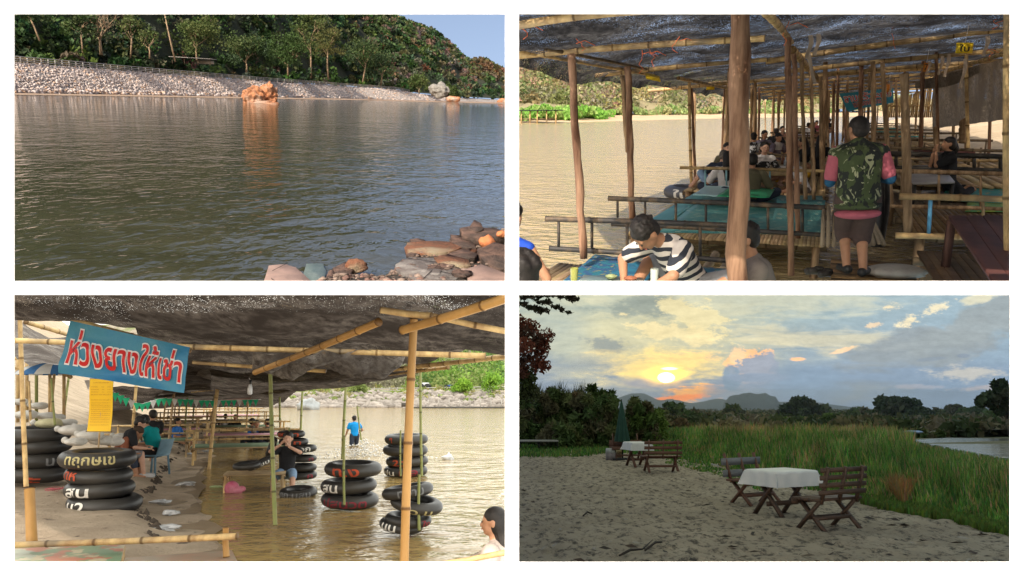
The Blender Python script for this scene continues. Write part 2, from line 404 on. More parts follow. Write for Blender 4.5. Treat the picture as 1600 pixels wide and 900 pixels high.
# ---------------------------------------------------------------- the white wall and its four openings
ALL = []
_finish0 = finish
def finish(o, *a):
    ALL.append((o, CUR[0])); return _finish0(o, *a)
def build_wall():
    xs = [-1300, 22, 789, 811, 1578, 2900]; ys = [-60, 22, 439, 461, 878, 1000]; y0, y1 = 3.0, 3.004
    mb = MB(); idx = {}; V = []
    for s, y in enumerate((y0, y1)):
        for j, py in enumerate(ys):
            for i, px in enumerate(xs):
                idx[s, i, j] = len(V); V.append(((px - 800) / F * 3.0, y, (450 - py) / F * 3.0))
    hole = {(1, 1), (3, 1), (1, 3), (3, 3)}; Fs = []
    for i in range(5):
        for j in range(5):
            c = [(i, j), (i + 1, j), (i + 1, j + 1), (i, j + 1)]
            if (i, j) in hole:
                for a, b in zip(c, c[1:] + c[:1]): Fs.append((idx[0, *a], idx[1, *a], idx[1, *b], idx[0, *b]))
            else:
                Fs.append(tuple(idx[0, *q] for q in c)[::-1]); Fs.append(tuple(idx[1, *q] for q in c))
    mb.add(V, Fs)
    o = bpy.data.objects.new('white_wall', mb.mesh('white_wall'))
    o.data.materials.append(mat('white paint', (.9, .9, .9), (.88, .88, .88), 3, .9, 0, spec=0))
    SC.collection.objects.link(o)
    o['label'] = 'plain white wall with four large openings that frame the four riverside places'; o['category'] = 'wall'
build_wall()
def clip_places():
    bpy.context.view_layer.update()
    for o, P in list(ALL):
        if o.type != 'MESH': continue
        left = P in (P1, P3); top = P in (P1, P2); e = .003
        planes = [(Vector((1, e, 0)) if left else Vector((-1, e, 0))), (Vector((0, e, -1)) if top else Vector((0, e * .9, 1)))]
        mw = o.matrix_world; co = [mw @ Vector(c) for c in o.bound_box]
        for n in planes:
            d = [n.dot(c) for c in co]
            if max(d) <= 0: continue
            if min(d) > 0:
                bpy.data.objects.remove(o); break
            if o.data.users > 1: o.data = o.data.copy()
            bm = bmesh.new(); bm.from_mesh(o.data)
            ln = (mw.to_3x3().transposed() @ n); pt = mw.inverted() @ Vector((0, 0, 0))
            bmesh.ops.bisect_plane(bm, geom=bm.verts[:] + bm.edges[:] + bm.faces[:], dist=1e-5, plane_co=pt, plane_no=ln, clear_outer=True)
            bm.to_mesh(o.data); bm.free()
# ================================================================ PLACE 1: river under the wooded hill
CUR[0] = P1
def lerp_tab(tab, x):
    xs = [t[0] for t in tab]; return float(np.interp(x, xs, [t[1] for t in tab]))
def p1_base(px): return lerp_tab([(-500, 128), (22, 146.5), (200, 149), (405, 152.3), (560, 154.6), (640, 157), (700, 158.2), (760, 159.6), (900, 163.6)], px)
def p1_top(px): return lerp_tab([(-500, 60), (22, 98), (200, 111.5), (405, 126.5), (560, 136), (620, 140), (650, 146), (700, 151.5), (789, 156), (900, 160)], px)
def p1_Y(px): return P1.at(px, p1_base(px)).y
m_w1 = water_mat('river water dark', (.036, .036, .021), .04, [(.12, (1, 1.1, 1), .2, .4), (.9, (1, .7, 1), .45, .14), (3.5, (1, .6, 1), .65, .045)], c2=(.052, .050, .03))
mb = MB(); mb.grid(40, 40, lambda u, v: (-700 + 1800 * u, 4 + 1500 * v ** 2, 0)); single('river_water', mb, m_w1, kind='structure')
def riprap_mat():
    m, t, b = nt('riprap'); vec = coords(t)
    vo = node(t, 'ShaderNodeTexVoronoi'); vo.inputs['Scale'].default_value = .9; t.links.new(vec, vo.inputs['Vector'])
    sep = node(t, 'ShaderNodeSeparateColor'); t.links.new(vo.outputs['Color'], sep.inputs[0])
    c = mixc(t, sep.outputs[0], (.24, .21, .19), (.44, .40, .36)); c = mixc(t, math_(t, 'GREATER_THAN', sep.outputs[1], .86), c, (.50, .33, .24))
    c = mixc(t, math_(t, 'GREATER_THAN', vo.outputs['Distance'], .62), c, (.13, .12, .11))
    c = mixc(t, noisef(t, vec, .03, 4, .6, .3, .75), c, (.36, .32, .29))
    t.links.new(c, b.inputs['Base Color']); b.inputs['Roughness'].default_value = .9
    inv = math_(t, 'SUBTRACT', 1.0, vo.outputs['Distance']); bumpn(t, inv, .9, .5, b); return m
def bank_pt(px, v):
    Y = p1_Y(px); a = P1.at(px, p1_base(px)); b = P1.on(px, p1_top(px), Y * 1.05 + 4)
    p = a.lerp(b, v); p.z += .35 * (1 - v) * v * 4 - (.3 if v == 0 else 0)
    return p
N_ = 160
mb = MB(); mb.grid(N_, 14, lambda u, v: bank_pt(-450 + 1320 * u, v) + Vector((0, 0, .25 * noise.noise(Vector((u * 300, v * 12, 0))))))
single('stone_embankment', mb, riprap_mat(), kind='structure')
STONE = mat('pale stones', (.48, .43, .39), (.30, .265, .24), .8, .9, .3, .05, vcol=True)
mb = MB(); rr = random.Random(3)
bmx = bmesh.new(); bmesh.ops.create_icosphere(bmx, subdivisions=1, radius=1); icoV = np.array([v.co[:] for v in bmx.verts]); icoF = np.array([[v.index for v in f.verts] for f in bmx.faces]); bmx.free()
for i in range(12000):
    px = rr.choice([rr.uniform(0, 420), rr.uniform(0, 700)]); v = rr.random() ** .8; p = bank_pt(px, v)
    s = (.08 + .13 * rr.random() ** 2) * (1.0 + .8 * (v < .12)) * (1 + p.y / 500)
    M = Matrix.Rotation(rr.uniform(0, 6), 3, 'Z') @ Matrix.Rotation(rr.uniform(0, 1), 3, 'X')
    VV = (icoV * (1 + .25 * RNG.normal(size=(12, 1)))) * np.array([1.4, 1, .8]) * s @ np.array(M).T + np.array(p) + (0, 0, s * .3)
    g = rr.uniform(.95, 1.5); warm = rr.random() < .12 + .25 * (v < .1)
    mb.add(VV, icoF, (g * 1.05, g * (.8 if warm else 1), g * (.62 if warm else 1)))
single('embankment_stones', mb, STONE, 'pale loose stones covering the river embankment', 'stones', kind='stuff')
mb = MB(); mb.grid(120, 2, lambda u, v: P1.at(-450 + 1290 * u, p1_base(-450 + 1290 * u) + 2.2 * (1 - v) - .3) + Vector((0, 0, .04 + .12 * v)))
single('sand_strip', mb, mat('wet bank sand', (.33, .24, .17), (.24, .17, .12), .3, .8, .2, .05), kind='structure')
# hill
def ridge(px): return lerp_tab([(-700, -420), (22, -330), (300, -210), (450, -100), (560, -18), (600, 14), (625, 30), (655, 42), (672, 48), (700, 68), (716, 88), (730, 96), (740, 93), (752, 92), (765, 101), (775, 104), (789, 112), (900, 130)], px)
def hill_pt(px, s):
    Yb = p1_Y(px) * 1.05 + 4; Y = Yb + 6 + s * (.75 * p1_Y(px) + 30)
    t0 = P1.on(px, p1_top(px) - 1.5, Yb); zt = P1.on(px, ridge(px), Yb + 36 + .75 * p1_Y(px)).z - 5
    z = t0.z + (zt - t0.z) * (1 - (1 - max(0, (s - .06) / .94)) ** 1.7) if s > .06 else t0.z
    z += 3.5 * min(1, s * 3) * noise.noise(Vector((px * .03, s * 5, 3)))
    if s < .06: Y = Yb + 6 * s / .06 * 1.0 + s * 10
    q = P1.on(px, 300, Y); return Vector((q.x, Y, z))
mb = MB(); mb.grid(110, 30, lambda u, v: hill_pt(-700 + 1580 * u, v))
single('wooded_hill', mb, mat('hill soil', (.045, .045, .025), (.02, .028, .014), .1, .95, .4, .5), kind='structure')
mb = MB(); k = 0; rr = random.Random(5); C, Rd, Nn, Cc, Sz = [], [], [], [], []
greens = [(.042, .078, .026), (.058, .10, .030), (.078, .118, .038), (.034, .062, .028), (.095, .122, .045), (.055, .088, .042)]
dry = [(.16, .115, .085), (.13, .11, .09), (.10, .105, .07), (.2, .13, .08)]
def fill_forest(n, pxa, pxb, s0=.05, s1=1.0, fn=hill_pt, scale=1.0):
    for i in range(n):
        px = rr.uniform(pxa, pxb); s = s0 + (s1 - s0) * rr.random() ** .85; p = fn(px, s)
        rad = rr.uniform(2.6, 4.8) * scale
        far = max(0, (px - 600) / 120); gullies = noise.noise(Vector((px * .012, s * 3, 9)))
        isdry = rr.random() < (.05 + .35 * min(1, far) + max(0, gullies) * .5)
        base = rr.choice(dry if isdry else greens)
        if px > 728 and s > .3: base = rr.choice([(.17, .11, .06), (.13, .10, .05), (.10, .09, .045)])
        d = min(.55, p.y / 1500)           # the same tree, only its kind differs farther along the range
        col = tuple(c * rr.uniform(.75, 1.3) for c in base)
        C.append(tuple(p + Vector((0, 0, rad * .55)))); Rd.append(rad); Cc.append(col); Nn.append(int((34 + 5200 / p.y) * (1.15 if p.y > 220 else 1.6))); Sz.append((.42 + .0022 * p.y))
fill_forest(1150, -20, 420); fill_forest(1250, 400, 740); fill_forest(260, 715, 800)
fill_forest(160, 0, 640, .05, .09, scale=.55); fill_forest(300, -650, 0, .1, 1, scale=2.2)
leaves(mb, C, Rd, Nn, np.array(Sz), Cc, .85, .3, .5, .3)
single('hillside_forest', mb, LEAF, 'dense mixed green and dry forest covering the whole hillside', 'forest', kind='stuff')
# dry scrub along the top of the bank
mb = MB(); C = []; Cc = []
for i in range(420):
    px = rr.uniform(0, 640); p = hill_pt(px, rr.uniform(.015, .07)); C.append(tuple(p + Vector((0, 0, .5)))); Cc.append(rr.choice([(.16, .13, .05), (.09, .12, .03), (.20, .15, .08), (.13, .08, .04)]))
leaves(mb, C, 1.1, 26, .34, Cc, .7, .4)
single('scrub', mb, LEAF, 'dry low scrub and weeds along the top of the stone bank', 'scrub', kind='stuff')
# guard rail
T = thing('guard_rail', 'long pale metal guard rail along the top of the stone embankment', 'fence', bank_pt(22, 1))
o0 = bank_pt(22, 1)
WHITE_M = mat('old white metal', (.55, .52, .48), (.36, .33, .3), 1, .6, 0)
def rail_pt(px): return bank_pt(px, 1) - o0 + Vector((0, 0, -.15))
pxs = list(np.linspace(0, 632, 75)); prevp = None
for k, px in enumerate(np.linspace(0, 640, 60)):
    q = rail_pt(px); mb = MB(); mb.tube(q, q + Vector((0, 0, 1.5)), .10, n=6); part('post', mb, WHITE_M, T)
for h in (.6, 1.0, 1.45):
    mb = MB(); mb.path([rail_pt(px) + Vector((0, 0, h)) for px in np.linspace(-20, 640, 60)], .085, 5); part('rail', mb, WHITE_M, T)
# named trees on the edge of the wood: (label, px, base_y, top_y, crown half width px, colours, trunk colour, options)
PALE = (2.2, 2.1, 1.9); GR = greens[1:]
def p1tree(label, px, by, ty, cw, cols, dy=9, **kw):
    Y = p1_Y(px) * 1.05 + 4 + dy; b = P1.on(px, by, Y); t = P1.on(px, ty, Y)
    h = t.z - b.z; lp = kw.pop('lean', 0) / F * Y
    return tree(label, b, h, cw * 1.25 / F * Y, cols, PALE, lean=(lp, 0), kids=kw.pop('kids', 3), r=kw.pop('r', .0045 * Y / 4.6), group='pale trunked trees along the edge of the wood', clump=cw * 1.25 / F * Y * .34, **kw)
LG = [(.10, .13, .04), (.08, .12, .035), (.13, .15, .05)]; OL = [(.16, .15, .05), (.12, .13, .045)]
p1tree('pale crooked trunk leaning left at the far left of the wooded bank', 62, 62, 8, 26, greens, lean=-14, n=850, leaf=.45, seed=2, fork=.75)
p1tree('slim leafy tree left of the big bare tree above the stone bank', 130, 84, 12, 22, GR, n=1530, leaf=.4, seed=3, fork=.55)
p1tree('big spreading bare tree with wide pale branches above the stone bank', 158, 84, 12, 44, [(.13, .12, .08)], n=153, leaf=.35, seed=11, fork=.35, kids=4, depth=3, r=.34, spread=1.0)
p1tree('thin curved pale tree right of the big bare tree', 204, 89, 22, 20, LG, n=646, leaf=.4, seed=5, fork=.5, lean=4)
p1tree('short twisted pale tree in front of the dark undergrowth', 234, 90, 45, 18, LG, n=442, leaf=.4, seed=6, fork=.4)
p1tree('straight thin pale trunk leaning left beside the shelter', 274, 95, 6, 12, greens, n=272, leaf=.4, seed=7, fork=.85, lean=-12)
p1tree('rounded light green tree standing over the small shelter', 308, 97, 30, 36, LG, n=3740, leaf=.42, seed=8, fork=.38, kids=4)
p1tree('small round bright green tree between the shelter and the tall pair', 450, 117, 54, 24, [(.07, .12, .035), (.06, .10, .03)], n=3740, leaf=.5, seed=9, fork=.3)
p1tree('tallest slender pale tree of the pair with forked trunk', 486, 121, 14, 24, LG, n=2550, leaf=.5, seed=10, fork=.5)
p1tree('slim pale tree with yellow green crown beside the tallest one', 513, 123, 38, 22, OL, n=2550, leaf=.5, seed=21, fork=.55)
p1tree('leaning trunk with dark green crown near the middle of the bank', 566, 133, 62, 28, GR, n=2890, leaf=.6, seed=12, fork=.5, lean=6)
p1tree('short leaning tree at the end of the guard rail', 595, 135, 82, 24, GR, n=2550, leaf=.6, seed=13, fork=.4, lean=3)
p1tree('low bushy light green tree where the guard rail ends', 655, 147, 118, 18, LG, n=1870, leaf=.75, seed=14, fork=.3)
p1tree('dark rounded tree at the foot of the hill right of the shelter', 385, 112, 55, 34, greens, n=4080, leaf=.5, seed=15, fork=.3)
# shelter
Y = p1_Y(300) * 1.05 + 12; b = P1.on(302, 99, Y); s = Y / F
T = thing('shelter', 'small open shelter with grey tin roof under the trees above the bank', 'shelter', b)
TIN = mat('grey tin', (.33, .31, .29), (.2, .18, .16), .6, .6, .2, .03, (6, 1, 1))
mb = MB(); mb.beam((-31 * s, 0, 8 * s), (31 * s, 0, 7 * s), 5, .18); part('roof', mb, TIN, T)
for x in (-28, -10, 10, 28):
    mb = MB(); mb.tube((x * s, -1.5, -.5), (x * s, -1.5, 7.5 * s), .12, n=6); part('post', mb, BARK, T)
mb = MB(); mb.box((14 * s, 1, 2.5 * s), (30 * s, .2, 5 * s)); part('wall', mb, mat('pale boards', (.5, .47, .42), (.35, .3, .25), 1), T)
# boulders in and by the river
ORANGE = mat('orange rock', (.60, .24, .10), (.42, .20, .11), .9, .85, 1, .35, lo=.35, hi=.6, c3=(.5, .38, .3))
GREYR = mat('grey rock', (.33, .31, .28), (.16, .15, .13), .7, .9, 1, .3, vcol=True)
b = P1.at(404, 161.5); s = b.y / F
mb = MB(); rock_mb(mb, (-7 * s, 0, 6 * s), (34 * s, 30 * s, 36 * s), 1, 5, rough=.34, facet=2.4, rot=Matrix.Rotation(R(-14), 3, 'Y')); rock_mb(mb, (9 * s, 2, 10 * s), (30 * s, 24 * s, 40 * s), 12, 5, rough=.36, facet=2.2, rot=Matrix.Rotation(R(10), 3, 'Y')); rock_mb(mb, (1, 0, 0), (44 * s, 30 * s, 9 * s), 5, 3, rough=.3)
single('river_rock', mb, ORANGE, 'jagged orange rock standing alone in the river', 'rock', b)
b = P1.at(690, 159.2); s = b.y / F
mb = MB(); rock_mb(mb, (-3 * s, 0, 17 * s), (34 * s, 26 * s, 22 * s), 2, 4, rough=.3); single('boulder', mb, GREYR, 'rounded grey boulder on the gravel spit beside a shrub', 'rock', b)
mb = MB(); rock_mb(mb, (17 * s, -1, 4 * s), (22 * s, 18 * s, 11 * s), 7, 3); single('boulder', mb, ORANGE, 'low orange rock at the waterline under the shrub', 'rock', b)
mb = MB(); leaves(mb, [(13 * s, 0, 15 * s), (19 * s, 0, 12 * s), (10 * s, 1, 21 * s), (18 * s, 0, 18 * s)], 6.5 * s, 330, .9, [(.07, .10, .03), (.10, .12, .035)], 1)
single('shrub', mb, LEAF, 'green shrub growing against the rounded grey boulder', 'shrub', b)
b = P1.at(785, 160.4); mb = MB(); s = b.y / F; rock_mb(mb, (0, 0, 2.5 * s), (16 * s, 12 * s, 9 * s), 3, 3); single('boulder', mb, ORANGE, 'orange boulder far down the shore at the right end of the river', 'rock', b)
# near shore with slabs
def shore_pt(u, v):
    top = [(330, 470), (480, 444), (520, 428), (600, 424), (632, 405), (668, 384), (700, 368), (742, 350), (800, 350), (880, 340)]
    px = 330 + 550 * u; py = lerp_tab(top, px); q = P1.at(px, py + 130 * v ** 1.2)
    q.z = -.12 + .35 * min(1, v * 3) + .07 * noise.noise(q * 2.2) + .04 * noise.noise(q * 6); return q
mb = MB(); mb.grid(90, 30, shore_pt); single('rocky_shore', mb, mat('dark wet gravel', (.085, .07, .058), (.04, .035, .03), 9, .7, 1, .05), kind='structure')
S_BROWN = mat('brown slab', (.19, .115, .085), (.085, .055, .043), 4, .8, 1, .05, lo=.4, hi=.6, c3=(.06, .045, .038)); S_RED = mat('orange slab', (.28, .11, .055), (.14, .08, .05), 5, .8, 1, .05, c3=(.36, .3, .2))
S_PALE = mat('pale pink slab', (.33, .22, .18), (.2, .14, .12), 2.5, .75, .5, .02); S_GREY = mat('grey brown slab', (.13, .11, .10), (.24, .22, .20), 2.5, .8, 1, .04, lo=.45, hi=.6); S_BLUE = mat('blue grey wet slab', (.08, .12, .12), (.14, .17, .16), 3, .4, .5, .02)
def slab(label, pts, z, th, m, grooves=None, seed=0, tilt=0.0):
    """A flat broken rock: its outline on a level z, bevelled, uneven and th thick."""
    q = [P1.at(x, y, z) for x, y in pts]; c = sum(q, Vector()) / len(q); q = [p - c for p in q]; rr = random.Random(seed)
    ring = []
    for i, a in enumerate(q):
        b2 = q[(i + 1) % len(q)]; ring.append(a); ring.append(a.lerp(b2, .35 + .3 * rr.random()) * rr.uniform(.97, 1.02))
    tx = tilt or rr.uniform(-.10, .06); ty = rr.uniform(-.02, .10); n = len(ring); bm = bmesh.new(); rows = []
    for zz, f in ((0, .985), (-.05 * th, 1.0), (-.9 * th, 1.0 - .08 * rr.random()), (-th, .88)):
        rows.append([bm.verts.new((p.x * f + rr.uniform(-.006, .006), p.y * f, zz + rr.uniform(-.02, .02) * th + p.x * tx + p.y * ty)) for p in ring])
    for a, b2 in zip(rows, rows[1:]):
        for i in range(n): bm.faces.new((a[i], a[(i + 1) % n], b2[(i + 1) % n], b2[i]))
    cv = bm.verts.new((0, 0, 0)); cb = bm.verts.new((0, 0, -th))
    for i in range(n):
        bm.faces.new((cv, rows[0][(i + 1) % n], rows[0][i])); bm.faces.new((cb, rows[-1][i], rows[-1][(i + 1) % n]))
    bmesh.ops.recalc_face_normals(bm, faces=bm.faces[:])
    V = [tuple(v.co) for v in bm.verts]; bm.verts.index_update(); Fs = [tuple(v.index for v in f.verts) for f in bm.faces]; bm.free()
    mb = MB(); mb.add(V, Fs)
    o = single('flat_rock', mb, m, label, 'rock', c)
    if grooves:
        g = MB()
        for (a, b2) in grooves: g.beam(P1.at(*a, z) - c + Vector((0, 0, .012)), P1.at(*b2, z) - c + Vector((0, 0, .012)), .006, .006)
        part('crack', g, mat('crack', (.03, .02, .02), (.02, .02, .02)), o)
    return o
slab('pale pinkish flat slab with fine cracks at the water edge', [(410, 446), (420, 412), (446, 410), (462, 416), (486, 440), (484, 452)], .16, .16, S_PALE, [((426, 424), (450, 412)), ((424, 436), (440, 450))], 1)
slab('blue grey slab half under water beside the pale one', [(478, 414), (505, 413), (510, 424), (504, 440), (484, 438), (474, 428)], .03, .14, S_BLUE, None, 2)
slab('large cracked grey slab with pale patches and an orange side', [(618, 412), (640, 401), (680, 403), (723, 426), (706, 442), (660, 446), (618, 420)], .27, .22, S_GREY, [((636, 404), (690, 412)), ((662, 436), (690, 410)), ((676, 422), (716, 432))], 3)
slab('long orange speckled rock lying over the slabs', [(632, 385), (636, 378), (660, 376), (690, 377), (716, 381), (721, 388), (702, 394), (660, 396), (640, 391)], .3, .12, S_RED, None, 4)
slab('dark brown wedge shaped rock pointing at the water', [(703, 367), (716, 368), (742, 381), (744, 386), (722, 386), (706, 378)], .32, .15, S_BROWN, None, 5)
slab('long grey brown slab at the top of the rock pile', [(718, 358), (732, 356), (775, 358), (790, 362), (788, 368), (760, 370), (724, 366)], .42, .14, S_BROWN, None, 6)
slab('brown slab under the long top slab near the frame edge', [(745, 392), (772, 384), (800, 388), (800, 414), (768, 412), (752, 402)], .33, .2, S_BROWN, None, 7)
slab('orange brown slab sloping down at the bottom right corner', [(722, 424), (752, 416), (800, 430), (800, 450), (740, 450)], .26, .2, S_PALE, None, 8)
slab('thin reddish slab behind the cracked grey one', [(678, 402), (700, 398), (732, 406), (736, 414), (708, 413), (684, 408)], .30, .12, S_RED, None, 9)
slab('flat grey slab between the orange rock and the brown ones', [(705, 388), (726, 388), (746, 398), (742, 405), (716, 402), (700, 395)], .3, .1, S_BROWN, None, 10)
slab('small pointed rock standing on the top slab', [(732, 356), (741, 346), (752, 350), (756, 357), (744, 360)], .46, .12, S_BROWN, None, 12)
slab('dark slab by the water left of the wedge rock', [(640, 374), (652, 372), (664, 375), (660, 382), (646, 382)], .22, .12, S_BROWN, None, 13)
slab('dark flat stone in the gravel left of the orange rock', [(520, 420), (540, 412), (552, 420), (546, 429), (528, 429)], .12, .14, S_BROWN, None, 14)
slab('tall dark stone edge beside the blue grey slab', [(506, 440), (514, 424), (524, 420), (522, 430), (512, 444)], .1, .16, S_BROWN, None, 15)
rz_ = random.Random(17)
for i in range(34):
    cx_ = rz_.uniform(636, 790); top_ = lerp_tab([(636, 392), (668, 384), (700, 370), (742, 356), (800, 354)], cx_); cy_ = rz_.uniform(top_ + 3, 440); a0 = rz_.uniform(0, 6); w_ = rz_.uniform(9, 24); nn = rz_.choice((4, 5, 5, 6))
    pts_ = [(cx_ + w_ * rz_.uniform(.75, 1.1) * math.cos(a0 + 6.283 * k_ / nn), cy_ + w_ * .36 * rz_.uniform(.75, 1.1) * math.sin(a0 + 6.283 * k_ / nn)) for k_ in range(nn)][::-1]
    o_ = slab('small angular broken slab wedged among the big flat rocks', pts_, rz_.uniform(.16, .30), rz_.uniform(.03, .06), rz_.choice((S_BROWN, S_BROWN, S_GREY, S_RED)), None, 40 + i); o_['group'] = 'small angular slabs of the rock pile'
b = P1.at(761, 378, .36); mb = MB(); rock_mb(mb, (0, 0, 0), (.27, .24, .2), 2, 3, rough=.2); single('round_rock', mb, mat('bright orange rock', (.5, .17, .06), (.4, .15, .07), 8, .8, .6, .01), 'smooth bright orange rock on top of the slabs', 'rock', b, smooth=True)
b = P1.at(783, 366, .44); mb = MB(); rock_mb(mb, (0, 0, 0), (.15, .15, .12), 4, 3, rough=.2); single('round_rock', mb, _mats['bright orange rock'], 'little orange stone at the right end of the top slab', 'rock', b, smooth=True)
b = P1.at(557, 416, .14); mb = MB(); rock_mb(mb, (0, 0, 0), (.30, .2, .22), 6, 3, rough=.25); single('round_rock', mb, S_RED, 'brown rounded rock with an orange end standing at the waterline', 'rock', b, smooth=True)
mb = MB(); rr = random.Random(8)
for i in range(2600):
    q = shore_pt(rr.uniform(.28, .95), rr.uniform(.02, .8)); s = rr.choice([.010, .014, .018, .025, .035]) * rr.uniform(.7, 1.4)
    VV = (icoV * (1 + .25 * RNG.normal(size=(12, 1)))) * np.array([1.3, 1, .6]) * s + np.array(q) + (0, 0, s * .2)
    g = rr.uniform(.18, .6); mb.add(VV, icoF, (g * (1.25 if rr.random() < .3 else 1), g * .82, g * .72))
single('pebbles', mb, STONE, 'small brown and grey stones between the flat rocks on the near shore', 'stones', kind='stuff')
# ================================================================ people
def fuse(mb, vox, smooth=3, name='m'):
    """One continuous skin grown over the joined volumes."""
    me0 = mb.mesh('tmp'); ob = bpy.data.objects.new('tmp', me0); SC.collection.objects.link(ob)
    r = ob.modifiers.new('r', 'REMESH'); r.mode = 'VOXEL'; r.voxel_size = vox; r.use_smooth_shade = True
    if smooth: s = ob.modifiers.new('s', 'SMOOTH'); s.iterations = smooth; s.factor = .5
    me = bpy.data.meshes.new_from_object(ob.evaluated_get(bpy.context.evaluated_depsgraph_get())); me.name = name
    bpy.data.objects.remove(ob); bpy.data.meshes.remove(me0)
    me.polygons.foreach_set('use_smooth', [True] * len(me.polygons)); return me
def basis(f, up):
    f = Vector(f).normalized(); up = Vector(up); x = f.cross(up)
    if x.length < 1e-3: x = Vector((1, 0, 0))
    x.normalize(); u = x.cross(f); return Matrix((x, f, u)).transposed()
def ik(a, t, l1, l2, pole):
    d = t - a; D = min(d.length, (l1 + l2) * .995); d = d.normalized(); t2 = a + d * D
    c = (l1 * l1 - l2 * l2 + D * D) / (2 * D); h = math.sqrt(max(0, l1 * l1 - c * c))
    p = Vector(pole); p = (p - d * p.dot(d)).normalized(); return a + d * c + p * h, t2
def chain(mb, J, Rr, a, b, g=0.0, n=12):
    """Capsules along joints J between parameters a and b (1 per bone)."""
    k = len(J) - 1; t = a
    def P(q):
        i = min(k - 1, int(q)); return J[i].lerp(J[i + 1], q - i), Rr[i] + (Rr[i + 1] - Rr[i]) * (q - i)
    while t < b - 1e-4:
        e = min(b, math.floor(t + 1e-6) + 1); (p0, r0), (p1, r1) = P(t), P(e); mb.cap(p0, p1, r0 + g, r1 + g, n); t = e
